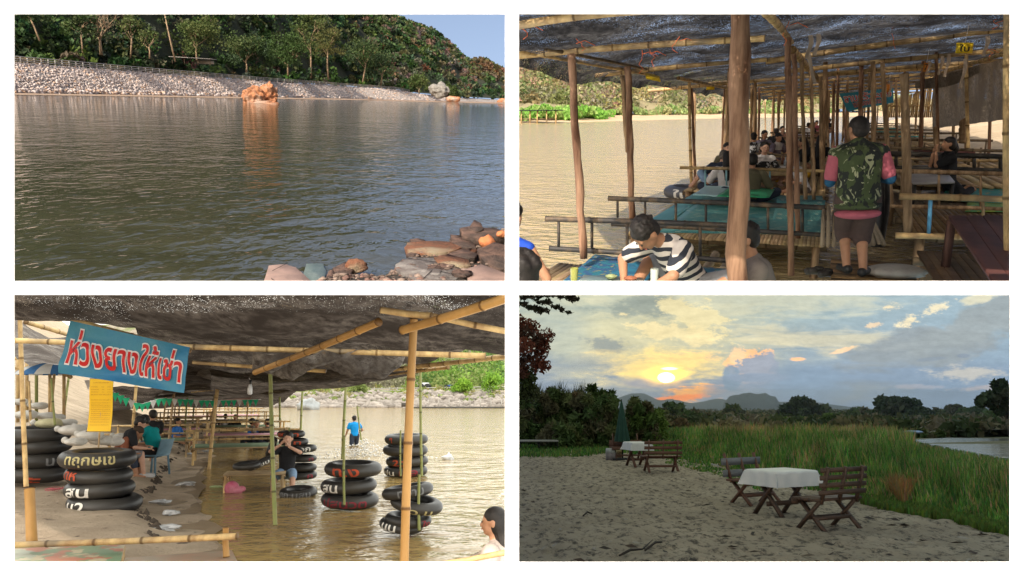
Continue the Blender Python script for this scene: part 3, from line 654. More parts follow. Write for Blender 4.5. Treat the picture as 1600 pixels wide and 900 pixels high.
def person(label, loc, face, pose, clothes, H=1.62, skin=None, hair=('short', None), vox=.014, fingers=False, eyes=False, shoes=None, name='person', seated=True, group=None, cap=None):
    skin = skin or SKIN; h = H
    T = thing(name, label, 'person', loc, -R(face), group)
    pel = Vector(pose.get('pel', (0, 0, .52 * h))); t = Vector(pose.get('lean', (0, 0, 1))).normalized(); tw = R(pose.get('twist', 0))
    side = Vector((math.cos(tw), math.sin(tw), 0)); side = (side - t * side.dot(t)).normalized(); fw = t.cross(side) * -1 if False else side.cross(t) * -1
    fw = t.cross(side)                                   # forward: up x right
    TM = Matrix((side, fw, t)).transposed()
    W = pose.get('wide', 1.0)
    neck = pel + t * .30 * h + fw * .012 * h
    sh = [neck - t * .042 * h + side * s * .106 * h * W for s in (-1, 1)]
    hp = [pel - t * .01 * h + side * s * .055 * h for s in (-1, 1)]
    hands = [Vector(q) for q in pose.get('hands', ((-.2 * h, .02 * h, pel.z - .02), (.2 * h, .02 * h, pel.z - .02)))]
    feet = [Vector(q) for q in pose.get('feet', ((-.09, 0, .045 * h), (.09, 0, .045 * h)))]
    ep = pose.get('elbow', ((-.6, -.6, -.4), (.6, -.6, -.4))); kp = pose.get('knee', ((0, 1, .2), (0, 1, .2)))
    arms, legs = [], []
    for i in (0, 1):
        e, w = ik(sh[i], hands[i], .172 * h, .15 * h, ep[i]); arms.append([sh[i], e, w])
        k, f = ik(hp[i], feet[i], .245 * h, .235 * h, kp[i]); legs.append([hp[i], k, f])
    ra = [.031 * h, .025 * h, .017 * h]; rl = [.052 * h * W, .037 * h, .024 * h]
    hu = Vector(pose.get('head_up', t * .5 + Vector((0, 0, .5)))).normalized(); hf = Vector(pose.get('look', (0, 1, 0)))
    hc = neck + hu * .098 * h + Vector(hf).normalized() * .012 * h; HM = basis(hf - hu * hf.dot(hu), hu)
    b = MB()
    def torso(m, g=0.0, lo=0.0, hi=1.0):
        for q in range(10):
            f = q / 9 * .235; rx = np.interp(f, (0, .07, .16, .235), (.088, .078, .086, .088)); ry = np.interp(f, (0, .08, .17, .235), (.068, .060, .064, .056))
            if lo - .05 <= f / .235 <= hi + .05: m.ell(pel + t * f * h, (rx * h * W + g, ry * h * W + g, .06 * h + g * .5), TM, 18, 12)
        if hi >= 1:
            for q in (0, 1): m.cap(neck - t * .022 * h, sh[q] - t * .004 * h, .036 * h + g * .7, .029 * h + g * .7)
            m.cap(neck - t * .04 * h, neck - t * .012 * h, .045 * h + g, .032 * h + g)
    torso(b)
    b.cap(neck - t * .02 * h, hc - hu * .03 * h, .036 * h, .033 * h)
    hh = h; h = h * 1.1
    hl = lambda x, y, z: hc + HM @ (Vector((x, y, z)) * hh * 1.1)
    b.ell(hc + HM @ Vector((0, -.004 * h, .012 * h)), (.046 * h, .056 * h, .053 * h), HM, 18, 14)
    b.ell(hl(0, .012, -.022), (.037 * h, .042 * h, .042 * h), HM, 16, 12); b.ell(hl(0, .034, -.046), (.02 * h, .018 * h, .016 * h), HM)
    b.cap(hl(0, .052, .004), hl(0, .062, -.014), .006 * h, .009 * h, 8)
    for s in (-1, 1): b.ell(hl(s * .047, -.004, -.004), (.007 * h, .014 * h, .02 * h), HM, 10, 8); b.ell(hl(s * .018, .045, .013), (.014 * h, .008 * h, .005 * h), HM, 8, 6)
    b.ell(hl(0, .05, -.031), (.014 * h, .008 * h, .005 * h), HM, 8, 6)
    h = hh
    for i, s in ((0, -1), (1, 1)):
        chain(b, arms[i], ra, 0, 2)
        d = (arms[i][2] - arms[i][1]).normalized(); d = (d + Vector(pose.get('hand_dir', (d, d))[i]) * .8).normalized() if 'hand_dir' in pose else d
        HN = basis(d, Vector((0, 0, 1)) if abs(d.z) < .9 else Vector((0, 1, 0))); w = arms[i][2]
        b.ell(w + d * .042 * h, (.022 * h, .032 * h, .011 * h), HN, 12, 10)
        if fingers:
            for j, (ox, L) in enumerate(((-.016, .036), (-.0055, .042), (.005, .04), (.0155, .032))):
                p0 = w + HN @ (Vector((ox, .06, 0)) * h); p1 = p0 + HN @ (Vector((ox * .3, L * .55, -.004)) * h); p2 = p1 + HN @ (Vector((0, L * .5, -.018)) * h)
                b.cap(p0, p1, .0056 * h, .0052 * h, 8); b.cap(p1, p2, .0052 * h, .0045 * h, 8)
            p0 = w + HN @ (Vector((s * -.016, .022, 0)) * h); p1 = p0 + HN @ (Vector((s * -.018, .02, -.006)) * h); p2 = p1 + HN @ (Vector((s * -.002, .02, -.008)) * h)
            b.cap(p0, p1, .008 * h, .0065 * h, 8); b.cap(p1, p2, .0065 * h, .0055 * h, 8)
        else:
            b.cap(w + d * .06 * h, w + d * .088 * h, .013 * h, .009 * h, 8)
        chain(b, legs[i], rl, 0, 2)
        kk, ff = legs[i][1], legs[i][2]; b.ell(kk.lerp(ff, .3) - Vector((0, .012 * h, 0)), .034 * h)
        fd = Vector(pose.get('toe', ((0, 1, 0), (0, 1, 0)))[i]).normalized()
        b.cap(ff - fd * .02 * h - Vector((0, 0, .012 * h)), ff + fd * .10 * h - Vector((0, 0, .024 * h)), .023 * h, .016 * h, 10)
    part('body', fuse(b, vox, 3), skin, T)
    for it in clothes:
        m = MB(); g = it.get('g', .012)
        if 'torso' in it: torso(m, g, *it['torso'])
        if 'sleeve' in it:
            for i in it.get('arms', (0, 1)): chain(m, arms[i], ra, it['sleeve'][0], it['sleeve'][1], g + .004 + it.get('loose', 0))
        if 'legs' in it:
            for i in (0, 1): chain(m, legs[i], rl, it['legs'][0], it['legs'][1], g + .006 + it.get('loose', 0))
            if it['legs'][0] == 0: m.ell(pel, (.09 * h * W + g, .07 * h * W + g, .075 * h + g), TM)
        if 'hem' in it:
            c = pel - t * it['hem'] * h; m.ell(c, (.094 * h * W + g, .072 * h * W + g, .035 * h), TM)
        if 'collar' in it: m.torus(neck + hu * .012 * h, .042 * h, .013 * h, TM)
        part(it['name'], fuse(m, max(vox, .012), 3), it['m'], T, label=it.get('label'))
    style, hm = hair; hm = hm or HAIR
    if style != 'none':
        h = hh * 1.1; m = MB(); m.ell(hl(0, -.010, .022), (.051 * h, .058 * h, .051 * h), HM, 18, 12)
        if style in ('long', 'bob', 'bun', 'tail'): m.ell(hl(0, -.022, -.01), (.053 * h, .046 * h, .06 * h), HM, 16, 12)
        if style == 'short': m.ell(hl(0, -.026, -.004), (.047 * h, .038 * h, .045 * h), HM)
        if style == 'mop':
            rr = random.Random(len(label))
            for j in range(90):
                a, e = rr.uniform(0, 6.28), rr.uniform(-.1, 1.5); d = Vector((math.cos(a) * math.cos(e) * .048, math.sin(a) * math.cos(e) * .055 - .012, .022 + math.sin(e) * .05))
                if d.y > .03 and d.z < .03: continue
                m.ell(hl(*d), rr.uniform(.007, .012) * h, nu=8, nv=6)
            m.ell(hl(0, -.026, -.004), (.047 * h, .038 * h, .045 * h), HM)
        if style == 'long':
            m.cap(hl(0, -.035, -.02), neck - fw * .055 * h - t * .05 * h, .05 * h, .045 * h); m.cap(neck - fw * .05 * h - t * .05 * h, neck - fw * .07 * h - t * .14 * h, .04 * h, .025 * h)
        if style == 'tail': m.cap(hl(0, -.06, .0), hl(0, -.075, -.05), .02 * h, .024 * h); m.cap(hl(0, -.075, -.05), hl(0, -.06, -.12), .024 * h, .012 * h)
        if style == 'bun': m.ell(hl(0, -.065, .02), .026 * h)
        me = fuse(m, vox * .9, 1)
        part('hair', me, hm, T)
    h = hh
    if cap:
        m = MB(); m.ell(hl(0, -.006, .03), (.054 * h, .062 * h, .048 * h), HM, 18, 12); m.ell(hl(0, .062, .028), (.042 * h, .04 * h, .006 * h), HM, 14, 8); part('cap', fuse(m, vox * .8, 1), cap, T)
    if eyes:
        m = MB(); m.cap(hl(-.021, .0535, .004), hl(-.015, .0555, .004), .0035 * h, .0035 * h, 8); part('eye', m, HAIR, T)
        m = MB(); m.cap(hl(.015, .0555, .004), hl(.021, .0535, .004), .0035 * h, .0035 * h, 8); part('eye', m, HAIR, T)
        m = MB(); m.cap(hl(-.012, .0575, -.031), hl(.012, .0575, -.031), .0032 * h, .0032 * h, 8); part('mouth', m, mat('lips', (.35, .13, .1), (.3, .1, .08)), T)
    if shoes:
        for i in (0, 1):
            ff = legs[i][2]; fd = Vector(pose.get('toe', ((0, 1, 0), (0, 1, 0)))[i]).normalized(); m = MB()
            m.cap(ff - fd * .025 * h - Vector((0, 0, .014 * h)), ff + fd * .105 * h - Vector((0, 0, .024 * h)), .029 * h, .023 * h); part('shoe', fuse(m, .012, 2), shoes, T)
    return T
def cloth(name, c, c2=None, **kw): return mat(name, c, c2 or tuple(x * .75 for x in c), kw.pop('scale', 7), .85, kw.pop('bump', .4), .015, **kw)
BLACK_C = cloth('black cloth', (.018, .018, .02)); WHITE_C = cloth('white cloth', (.66, .62, .6)); OLIVE_C = cloth('olive cloth', (.13, .115, .07))
NAVY_C = cloth('navy cloth', (.035, .045, .07)); TEAL_C = cloth('teal cloth', (.0, .30, .31)); PINK_C = cloth('pink cloth', (.52, .13, .17)); BLUE_C = cloth('blue cloth', (.03, .16, .5))
DENIM_C = cloth('pale denim', (.22, .33, .48)); KHAKI_C = cloth('khaki cloth', (.16, .125, .095)); GREYB_C = cloth('grey brown cloth', (.2, .17, .15)); DBLUE_C = cloth('dark blue sleeve', (.02, .1, .2))
SIT = dict(pel=(0, 0, .10), feet=((-.22, .42, .06), (.22, .42, .06)), knee=((-1, .4, .35), (1, .4, .35)), hands=((-.2, .3, .28), (.2, .3, .28)))
def chairpose(seat=.45, **kw):
    d = dict(pel=(0, 0, seat + .09), feet=((-.11, .42, .07), (.11, .42, .07)), knee=((0, .6, 1), (0, .6, 1)), hands=((-.12, .38, seat + .14), (.12, .38, seat + .14)), lean=(0, .15, 1)); d.update(kw); return d
# ================================================================ PLACE 2: bamboo decks under the shade net
CUR[0] = P2
PSI = math.atan(485 / F); _s, _c = math.sin(PSI), math.cos(PSI)
def UV(u, v, z=0.0): return Vector((u * _c + v * _s, -u * _s + v * _c, z))
def Yv(px, v): k = (px - 800) / F; return v / (k * _s + _c)
def onv(px, py, v): return P2.on(px, py, Yv(px, v))
WZ = -.35
m_w2 = water_mat('muddy river', (.47, .36, .18), .13, [(.5, (1, 1.6, 1), .35, .35), (3.0, (1, 1.3, 1), .9, .12), (9, (1, 1, 1), .6, .03)], c2=(.44, .34, .19))
mb = MB(); mb.grid(20, 20, lambda u, v: (-150 + 400 * u, 2 + 330 * v, WZ)); single('muddy_water', mb, m_w2, kind='structure')
# far bank
def bank2(px): return lerp_tab([(500, 196), (811, 193), (905, 191.5), (1000, 188.5), (1130, 185), (1290, 182.5), (1500, 181), (1800, 180)], px)
m_sand2 = mat('pale sand', (.62, .46, .29), (.5, .36, .22), .15, .9, .3, .1)
mb = MB(); mb.grid(90, 8, lambda u, v: (lambda px: (lambda a: Vector((a.x * (1 + .3 * v), a.y * (1 + .3 * v), WZ - .05 + .9 * v + .1 * noise.noise(Vector((px * .05, v * 4, 0))))))(P2.at(px, bank2(px), WZ)))(500 + 1300 * u))
single('sand_spit', mb, m_sand2, kind='structure')
def ridge2(px): return lerp_tab([(500, 60), (811, 92), (960, 104), (1100, 112), (1200, 128), (1290, 142), (1500, 150), (1800, 150)], px)
def hill2(px, s):
    a = P2.at(px, bank2(px), WZ); Y = a.y * (1.22 + 1.0 * s); zt = P2.on(px, ridge2(px), a.y * 2.2).z
    q = P2.on(px, 168, Y); return Vector((q.x, Y, .75 + (zt - 2 - .75) * max(0, s) ** 1.1 + 1.2 * noise.noise(Vector((px * .03, s * 6, 1)))))
mb = MB(); mb.grid(80, 16, lambda u, v: hill2(500 + 1300 * u, v)); single('far_hill', mb, mat('haze paled dry soil', (.36, .29, .17), (.25, .23, .12), .1, .95, .3, .3), kind='structure')  # soil colour lightened to stand in for haze
mb = MB(); C, Rd, Nn, Cc, Sz = [], [], [], [], []; rr = random.Random(12)
cs2 = [(.22, .24, .09), (.30, .28, .13), (.38, .31, .19), (.26, .22, .15), (.16, .20, .08), (.34, .26, .16)]  # leaf colours lightened to paint in the haze of distance
for i in range(620):
    px = rr.uniform(760, 1420); s = rr.uniform(.04, 1) ** .9; p = hill2(px, s); rad = rr.uniform(1.6, 3.3)
    C.append(tuple(p + Vector((0, 0, rad * .4)))); Rd.append(rad); Cc.append([c * rr.uniform(.85, 1.25) for c in rr.choice(cs2)]); Nn.append(80); Sz.append(.5)
leaves(mb, C, Rd, Nn, np.array(Sz), Cc, .9, .3, .4, .25); single('far_woods', mb, LEAF, 'dry woods coloured pale for haze on the hill across the brown river', 'woods', kind='stuff')
mb = MB(); C, Cc = [], []
for i in range(420):
    px = rr.uniform(770, 910 + 60 * rr.random()); p = hill2(px, rr.uniform(-.14, .03)); C.append(tuple(p)); Cc.append(rr.choice([(.20, .42, .07), (.26, .48, .10), (.32, .46, .13)]))
for i in range(260):
    px = rr.uniform(880, 1300); p = hill2(px, rr.uniform(-.02, .04)); C.append(tuple(p)); Cc.append(rr.choice([(.24, .36, .12), (.42, .4, .2), (.3, .38, .15)]))
leaves(mb, C, 1.0, 60, .38, Cc, .8, 1.2); single('riverside_grass', mb, LEAF, 'bright green grass on the far bank at the left', 'grass', kind='stuff')
# floating shade hut on the far water
b = P2.at(845, 192, WZ); s = b.y / F
T = thing('shade_hut', 'low dark roofed bamboo shade standing in the water by the green bank', 'hut', b)
mb = MB(); mb.beam((-38 * s, 0, 18.5 * s), (33 * s, 0, 19 * s), 4, .12); part('roof', mb, BLACK_C, T)
for x in (-30, -17, -6, 8, 22):
    mb = MB(); mb.tube((x * s, -1.5, -.3), (x * s, -1.5, 19 * s), .09, n=6); part('post', mb, BAMBOO, T)
mb = MB(); mb.beam((-36 * s, -1, 6 * s), (20 * s, -1, 6 * s), .3, .15); part('rail', mb, BAMBOO_D, T)
# sandy bank on the right and muddy bed near the walkway
def sand2(u, v):
    q = UV(3.6 + 40 * u ** 1.5, 5 + 80 * v); q.z = -.4 + 1.1 * min(1, u * 3) + 2.5 * u + .12 * noise.noise(q * .8) + .05 * noise.noise(q * 3); return q
mb = MB(); mb.grid(60, 90, sand2); single('sandy_bank', mb, mat('bank sand', (.56, .45, .31), (.42, .32, .2), .8, .9, .7, .08), kind='structure')
mb = MB(); mb.grid(40, 40, lambda u, v: UV(.3 + 4 * u, 4 + 60 * v) + Vector((0, 0, WZ - .06 + .10 * noise.noise(Vector((u * 8, v * 60, 0))) + .25 * max(0, u - .4))))
single('muddy_bed', mb, mat('wet mud', (.12, .085, .05), (.06, .042, .026), 2, .5, .5, .04), kind='structure')

# ---- shade net roof
NET2 = net_mat('black shade net', (.018, .018, .020), (.15, .147, .147), 1.1, 48, .5)
def roof_z(u, v):
    z = float(np.interp(u, (-4, -2.4, 0, 3, 6.5), (2.2, 2.42, 2.62, 2.8, 3.05)))
    ph = (v - 7.0) / 3.9
    return z + .07 - .10 * abs(math.sin(math.pi * ph)) * (.5 + noise.noise(Vector((u * .6, v * .4, 2)))) + .10 * noise.noise(Vector((u * .9, v * .55, 7))) + .035 * noise.noise(Vector((u * 4, v * 2.5, 3)))
mb = MB(); mb.grid(90, 260, lambda u, v: UV(-4.0 + 9.5 * u + .18 * noise.noise(Vector((0, v * 26, 5))) * (u == 0), 3.4 + 62 * v, roof_z(-4.0 + 9.5 * u, 3.4 + 62 * v) - (.12 if u == 0 else 0)))
single('shade_net', mb, NET2, 'large sagging black shade net roof over the riverside decks', 'shade net', smooth=True)
mb = MB(); rr = random.Random(2)
# transverse bamboo beams under the net
def beam2(label, v, a, b, r, m=BAMBOO, ov=0.0):
    p, q = onv(*a, v), onv(*b, v + ov); c = (p + q) / 2; mb = MB(); bamboo(mb, p - c, q - c, r, r * .85, .45, .03); return single('bamboo_beam', mb, m, label, 'beam', c, group='bamboo beams carrying the black net', smooth=True)
beam2('thick yellow bamboo beam at the top left corner under the net', 6.9, (796, 42), (1010, 16), .040)
beam2('long bamboo beam crossing behind the big post under the net', 9.8, (802, 88), (1196, 60), .043)
beam2('bamboo beam sloping up from the net edge to the big post', 14.5, (930, 118), (1200, 93), .044)
beam2('thin bamboo beam end sticking out at the lower net edge', 22, (1012, 142), (1300, 117), .05)
beam2('bright knobbly bamboo beam with tied rags right of the middle posts', 14.6, (1196, 96), (1600, 42), .050)
beam2('second bamboo beam running right to the yellow number sign', 18.7, (1225, 112), (1600, 76), .052)
beam2('third bamboo beam below the number sign', 22.5, (1250, 119), (1600, 92), .052)
for i, (v, y1, y2) in enumerate(((26, 125, 103), (30, 131, 112), (34, 135, 118), (39, 139.5, 124), (45, 143, 130), (52, 147, 136), (60, 150, 141))):
    beam2('%s bamboo beam receding under the net toward the banner' % ('fourth fifth sixth seventh eighth ninth tenth'.split()[i]), v, (1100 + 20 * i, y1 + 6), (1520 - 6 * i, y2), .055)
for i, (a, va, b, vb, r, lb) in enumerate((((796, 77), 9.0, (1022, 118), 15.5, .032, 'long bamboo pole running along the net edge at the left'), ((852, 76), 9.2, (1010, 108), 14, .025, 'thin brown pole lashed beside the net edge pole'), ((1060, 122), 16, (1150, 141), 25, .035, 'thin pole along the net edge behind the third post'),
        ((1186, 10), 6.6, (1236, 66), 11, .036, 'bamboo rafter dropping from the top to the middle posts'), ((1200, 18), 7, (1232, 60), 11, .025, 'thin second rafter beside the one above the middle posts'), ((1238, 78), 11, (1290, 140), 32, .05, 'rafter running back from the middle posts to the banner'),
        ((1600, 74), 13.5, (1455, 118), 25, .04, 'bamboo rafter above the hanging net curtain'))):
    mb = MB(); p, q = onv(*a, va), onv(*b, vb); bamboo(mb, Vector(), q - p, r, r * .9, .5, .02); single('bamboo_pole', mb, BAMBOO_D if i == 1 else BAMBOO, lb, 'pole', p, smooth=True)
# ---- posts
def post2(label, a, b, Y, r, m=POST_WOOD, seed=0, r1=None, fn=None):
    p, q = P2.on(*b, Y), P2.on(*a, Y); mb = MB()
    if fn: bamboo(mb, Vector(), q - p, r, r1 or r * .9, .4, .01)
    else: logp(mb, Vector(), q - p, r, r1 or r * .92, r * .18, 12, 12, seed)
    return single('wooden_post', mb, m, label, 'post', p, group='posts holding up the net', smooth=True)
o = post2('thickest reddish peeled post in the centre foreground', (1156, -8), (1151, 520), 5.4, .067, seed=3, r1=.064)
mb = MB(); kp = P2.on(1160, 108, 5.4 - .064) - P2.on(1151, 520, 5.4)
mb.torus(kp, .022, .008, Matrix.Rotation(R(90), 3, 'X') @ Matrix.Rotation(0, 3, 'Y'), 14, 6); mb.ell(kp, (.02, .008, .03), nu=10, nv=6); part('knot', mb, mat('knot wood', (.34, .17, .08), (.1, .05, .03), 14), o, True)
post2('rough brown post at the left standing on the bamboo deck', (892, 84), (912, 404), 7.4, .040, seed=5, r1=.035)
post2('second brown post from the left behind the striped shirt', (981, 104), (988, 345), 10.5, .045, POST_WOOD, 6)
post2('short cut post tied to the second brown post', (972, 118), (981, 238), 10.6, .032, POST_GREY, 7)
post2('thin pale pole of the pair behind the rubber ring', (1077, 128), (1081, 304), 16, .034, BAMBOO, fn=1)
post2('knobbly brown pole of the pair behind the rubber ring', (1081, 138), (1087, 300), 16.1, .030, POST_WOOD, 8)
post2('slim post by the water left of the big post', (1136, 134), (1135, 232), 24, .055, POST_GREY, 9)
post2('middle dark peeled post left of the man in the camouflage vest', (1231, 58), (1236, 430), 8.6, .037, POST_WOOD, 10)
post2('crooked dark post leaning beside the middle peeled post', (1241, 84), (1247, 372), 9.2, .032, POST_WOOD, 12)
post2('pale bamboo post right behind the two dark middle posts', (1252, 92), (1259, 320), 12, .030, POST_GREY, 13)
post2('straight weathered post left of the camouflage vest', (1267, 108), (1272, 312), 13, .032, POST_GREY, 14)
post2('slim weathered post next to the man\'s elbow', (1282, 120), (1284, 300), 15, .035, POST_GREY, 15)
post2('weathered post just right of the man\'s head', (1364, 96), (1366, 262), 13.5, .042, POST_GREY, 16)
post2('weathered leaning post behind the man\'s right shoulder', (1378, 97), (1393, 330), 11.5, .034, POST_GREY, 17)
post2('widest pale post right of the man with a flat cut top', (1413, 115), (1419, 366), 8.9, .050, POST_GREY, 18)
post2('thin pole standing in front of the hanging net curtain', (1510, 84), (1513, 232), 15, .035, BAMBOO, fn=1)
post2('yellow bamboo post at the right edge of the decks', (1574, -6), (1576, 500), 5.6, .026, BAMBOO, fn=1)
post2('thick short post under the hanging net curtain', (1506, 186), (1506, 222), 17, .09, POST_GREY, 19)
post2('short thick stump post right of the rails', (1461, 198), (1464, 240), 17, .05, POST_GREY, 20)
rr = random.Random(21); kk = 0
names_row = {-3.9: 'on the river side', -2.3: 'along the river edge of the far decks', .1: 'left of the long aisle', .9: 'right of the long aisle', 2.4: 'in the middle of the far right decks', 4.0: 'on the bank side of the far decks'}
for u0, nm in names_row.items():
    for v in np.arange(19 if u0 != -3.9 else 26, 64, 4.2 if u0 != -2.3 else 3.6):
        u = u0 + rr.uniform(-.25, .25); mb = MB(); q = UV(u, v + rr.uniform(-.5, .5), WZ - .1); h = roof_z(u, v) - q.z
        kx = (q.x / q.y); logp(mb, Vector(), (rr.uniform(-.1, .1) - h * kx * .2, 0, h), rr.uniform(.035, .055), None, .012, 7, 6, kk)
        single('wooden_post', mb, rr.choice([POST_GREY, POST_GREY, POST_WOOD]), 'weathered post of the far rows ' + nm, 'post', q, group='far posts ' + nm, smooth=True); kk += 1
# ---- decks
def deck(label, z, quad, n, m=PLANK, along=0, th=.03, gap=.12, name='bamboo_deck', joists=True, P=None, round_=False, legs=0, legm=None, leglen=None, cat='deck', group=None):
    """quad: near-left, near-right, far-right, far-left in the local plane z."""
    q = [Vector((p.x, p.y, 0)) for p in quad]; c = sum(q, Vector()) / 4; c.z = z; q = [p - Vector((c.x, c.y, 0)) for p in q]
    T = thing(name, label, cat, c, group=group); mb = MB(); rr = random.Random(n)
    for i in range(n):
        a, b = i / n + gap / n / 2, (i + 1) / n - gap / n / 2
        if along == 0: e = [q[0].lerp(q[1], a), q[0].lerp(q[1], b), q[3].lerp(q[2], b), q[3].lerp(q[2], a)]
        else: e = [q[0].lerp(q[3], a), q[1].lerp(q[2], a), q[1].lerp(q[2], b), q[0].lerp(q[3], b)]
        g = rr.uniform(.65, 1.2); dz = rr.uniform(-.004, .004)
        mb.prism(e, -th + dz, dz, (g, g * rr.uniform(.93, 1.03), g * rr.uniform(.88, 1)))
    part('slats', mb, m, T)
    if joists:
        for t in (.06, .36, .66, .95):
            mb = MB(); a, b = (q[0].lerp(q[3], t), q[1].lerp(q[2], t)) if along == 0 else (q[0].lerp(q[1], t), q[3].lerp(q[2], t))
            bamboo(mb, a + (a - b).normalized() * .06 + Vector((0, 0, -th - .05)), b + (b - a).normalized() * .06 + Vector((0, 0, -th - .05)), .045, n=8); part('joist', mb, BAMBOO_D, T, True)
    if legs:
        for i in range(4):
            mb = MB(); p = q[i] * .94; p = Vector((p.x, p.y, -th)); mb.beam(p, p - Vector((0, 0, leglen or (z - WZ + .1))), legs, legs); part('leg', mb, legm or POST_GREY, T)
    return T
def dq(u0, u1, v0, v1): return [UV(u0, v0), UV(u1, v0), UV(u1, v1), UV(u0, v1)]
deck('pale bamboo deck in the left foreground where the family sits', .10, dq(-2.45, .1, 3.8, 7.35), 46, legs=.07)
deck('bamboo deck under the teal mats by the water', .08, dq(-2.3, .05, 9.6, 14.2), 52, legs=.07)
deck('bamboo deck at the lower right beside the red brown table', .13, dq(1.0, 4.2, 5.0, 9.3), 40, mat('dark bamboo slats', (.27, .17, .08), (.14, .085, .04), 4, .7, .3, .004, vcol=True), along=0, legs=.08)
deck('bamboo deck where the woman in black kneels', .22, dq(1.0, 4.4, 9.9, 14.8), 44, mat('dark bamboo slats', (.27, .17, .08)), legs=.08)
deck('narrow plank walkway under the standing man', -.03, dq(.15, .95, 5.0, 9.4), 16, mat('dark bamboo slats', (.27, .17, .08)), along=1, joists=False)
ord_ = 'first second third fourth fifth sixth seventh eighth'.split()
for i, v in enumerate((15.0, 20.2, 25.5, 31, 37, 43.5, 51)):
    deck('%s of the far river side decks beyond the teal mats' % ord_[i], .1, dq(-2.5, .05, v, v + 4.4), 14, legs=.1, joists=i < 2)
    deck('%s of the far bank side decks beyond the black railing' % ord_[i], .3, dq(1.0, 4.1, v + .6, v + 4.8), 14, legs=.1, joists=i < 2)
# ---- pole railings / back rests
def railing(label, v, top, low, st, r=.033, m=POLE_BLACK, sm=None, sr=.016, name='pole_railing', wavy=0):
    p, q = onv(*top[0], v), onv(*top[1], v); T = thing(name, label, 'railing', p)
    mb = MB(); bamboo(mb, Vector(), q - p, r, r * .95, .42, .012, ring=(.7, .65, .6)); part('top_rail', mb, m, T, True)
    if low:
        a, b = onv(*low[0], v), onv(*low[1], v); mb = MB(); bamboo(mb, a - p, b - p, r * .95, r * .85, .42, .015, ring=(.7, .65, .6)); part('low_rail', mb, m, T, True)
    for (x, y0, y1) in st:
        mb = MB(); mb.tube(onv(x, y0, v) - p, onv(x, y1, v) - p, sr, n=7); part('stanchion', mb, sm or m, T, True)
    return T
railing('black pole railing of the nearest deck behind the striped shirt man', 7.5, ((852, 342), (1150, 353)), ((858, 388), (1160, 409)), ((873, 345, 388), (925, 346, 390), (980, 349, 397), (1094, 352, 401)), .030)
railing('black pole railing behind the big centre post', 9.4, ((950, 310), (1290, 325)), ((955, 350), (1300, 368)), ((965, 312, 340), (1008, 314, 345), (1056, 316, 350), (1103, 318, 356), (1200, 322, 360), (1254, 325, 362)), .032)
railing('light bamboo rail on pale blue stanchions behind the seated group', 14.2, ((1062, 262), (1300, 268)), None, ((1102, 265, 296), (1203, 266, 292), (1135, 266, 290)), .030, BAMBOO, mat('pale blue paint', (.25, .45, .5), (.2, .38, .42), 3, .5, 0))
railing('brown pole railing in front of the kneeling woman', 11.6, ((1372, 267), (1600, 273)), ((1385, 322), (1600, 328)), ((1409, 268, 322), (1467, 270, 325), (1532, 271, 326)), .030, POST_GREY)
railing('yellow bamboo railing with one pale blue stanchion beside the lower right deck', 9.6, ((1404, 307), (1600, 313)), ((1398, 368), (1600, 375)), ((1536, 312, 370),), .038, BAMBOO)
mb = MB(); mb.tube(onv(1454, 311, 9.6), onv(1451, 366, 9.6), .022, n=8); single('blue_pipe', mb, mat('blue pvc', (.12, .38, .62), (.1, .3, .5), 3, .4, 0), 'pale blue plastic pipe tied upright to the yellow bamboo railing', 'pipe', smooth=True)
railing('black railing behind the kneeling woman', 15.3, ((1384, 240), (1600, 246)), ((1384, 262), (1600, 268)), ((1400, 242, 262), (1522, 244, 266), (1563, 245, 268)), .045, mat('black pipe', (.02, .02, .02), (.05, .04, .03), 3, .5, 0), sr=.03)
rr = random.Random(4)
for i, (v, u0, u1, side) in enumerate([(v, *s) for v in (19.6, 24.8, 30.4, 36.4, 43, 50) for s in ((-2.4, 0, 'river side'), (1.1, 4.2, 'bank side'))]):
    z0 = .1 if side == 'river side' else .3; p = UV(u0, v, z0)
    T = thing('pole_railing', '%s railing of the far %s decks' % (ord_[i // 2], side), 'railing', p, group='railings of the far decks')
    for z in (.22, .46):
        mb = MB(); q = UV(u1, v, z0) - p; bamboo(mb, Vector((0, 0, z)), q + Vector((0, 0, z + rr.uniform(-.04, .04))), .035, n=7, node_len=.6); part('rail', mb, BAMBOO_D if z > .3 else BAMBOO, T)
    for t in (.05, .35, .65, .95):
        mb = MB(); q = (UV(u1, v, 0) - UV(u0, v, 0)) * t; mb.tube(q + Vector((0, 0, -.05)), q + Vector((0, 0, .5)), .025, n=6); part('stanchion', mb, BAMBOO_D, T)
    # low table of the far deck
    c = UV((u0 + u1) / 2, v + 2.2, z0); TT = thing('low_table', '%s low table on the far %s decks' % (ord_[i // 2], side), 'table', c, -PSI, group='low tables of the far decks')
    mb = MB(); mb.box((0, 0, .3), (1.3, .7, .03)); part('tabletop', mb, rr.choice([mat('red brown boards', (.2, .075, .06), (.12, .05, .045), 3, .6), PLANK, mat('teal mat', (.06, .3, .28))]), TT)
    for sx in (-.55, .55):
        for sy in (-.28, .28): mb = MB(); mb.box((sx, sy, .14), (.05, .05, .29)); part('leg', mb, BAMBOO_D, TT)
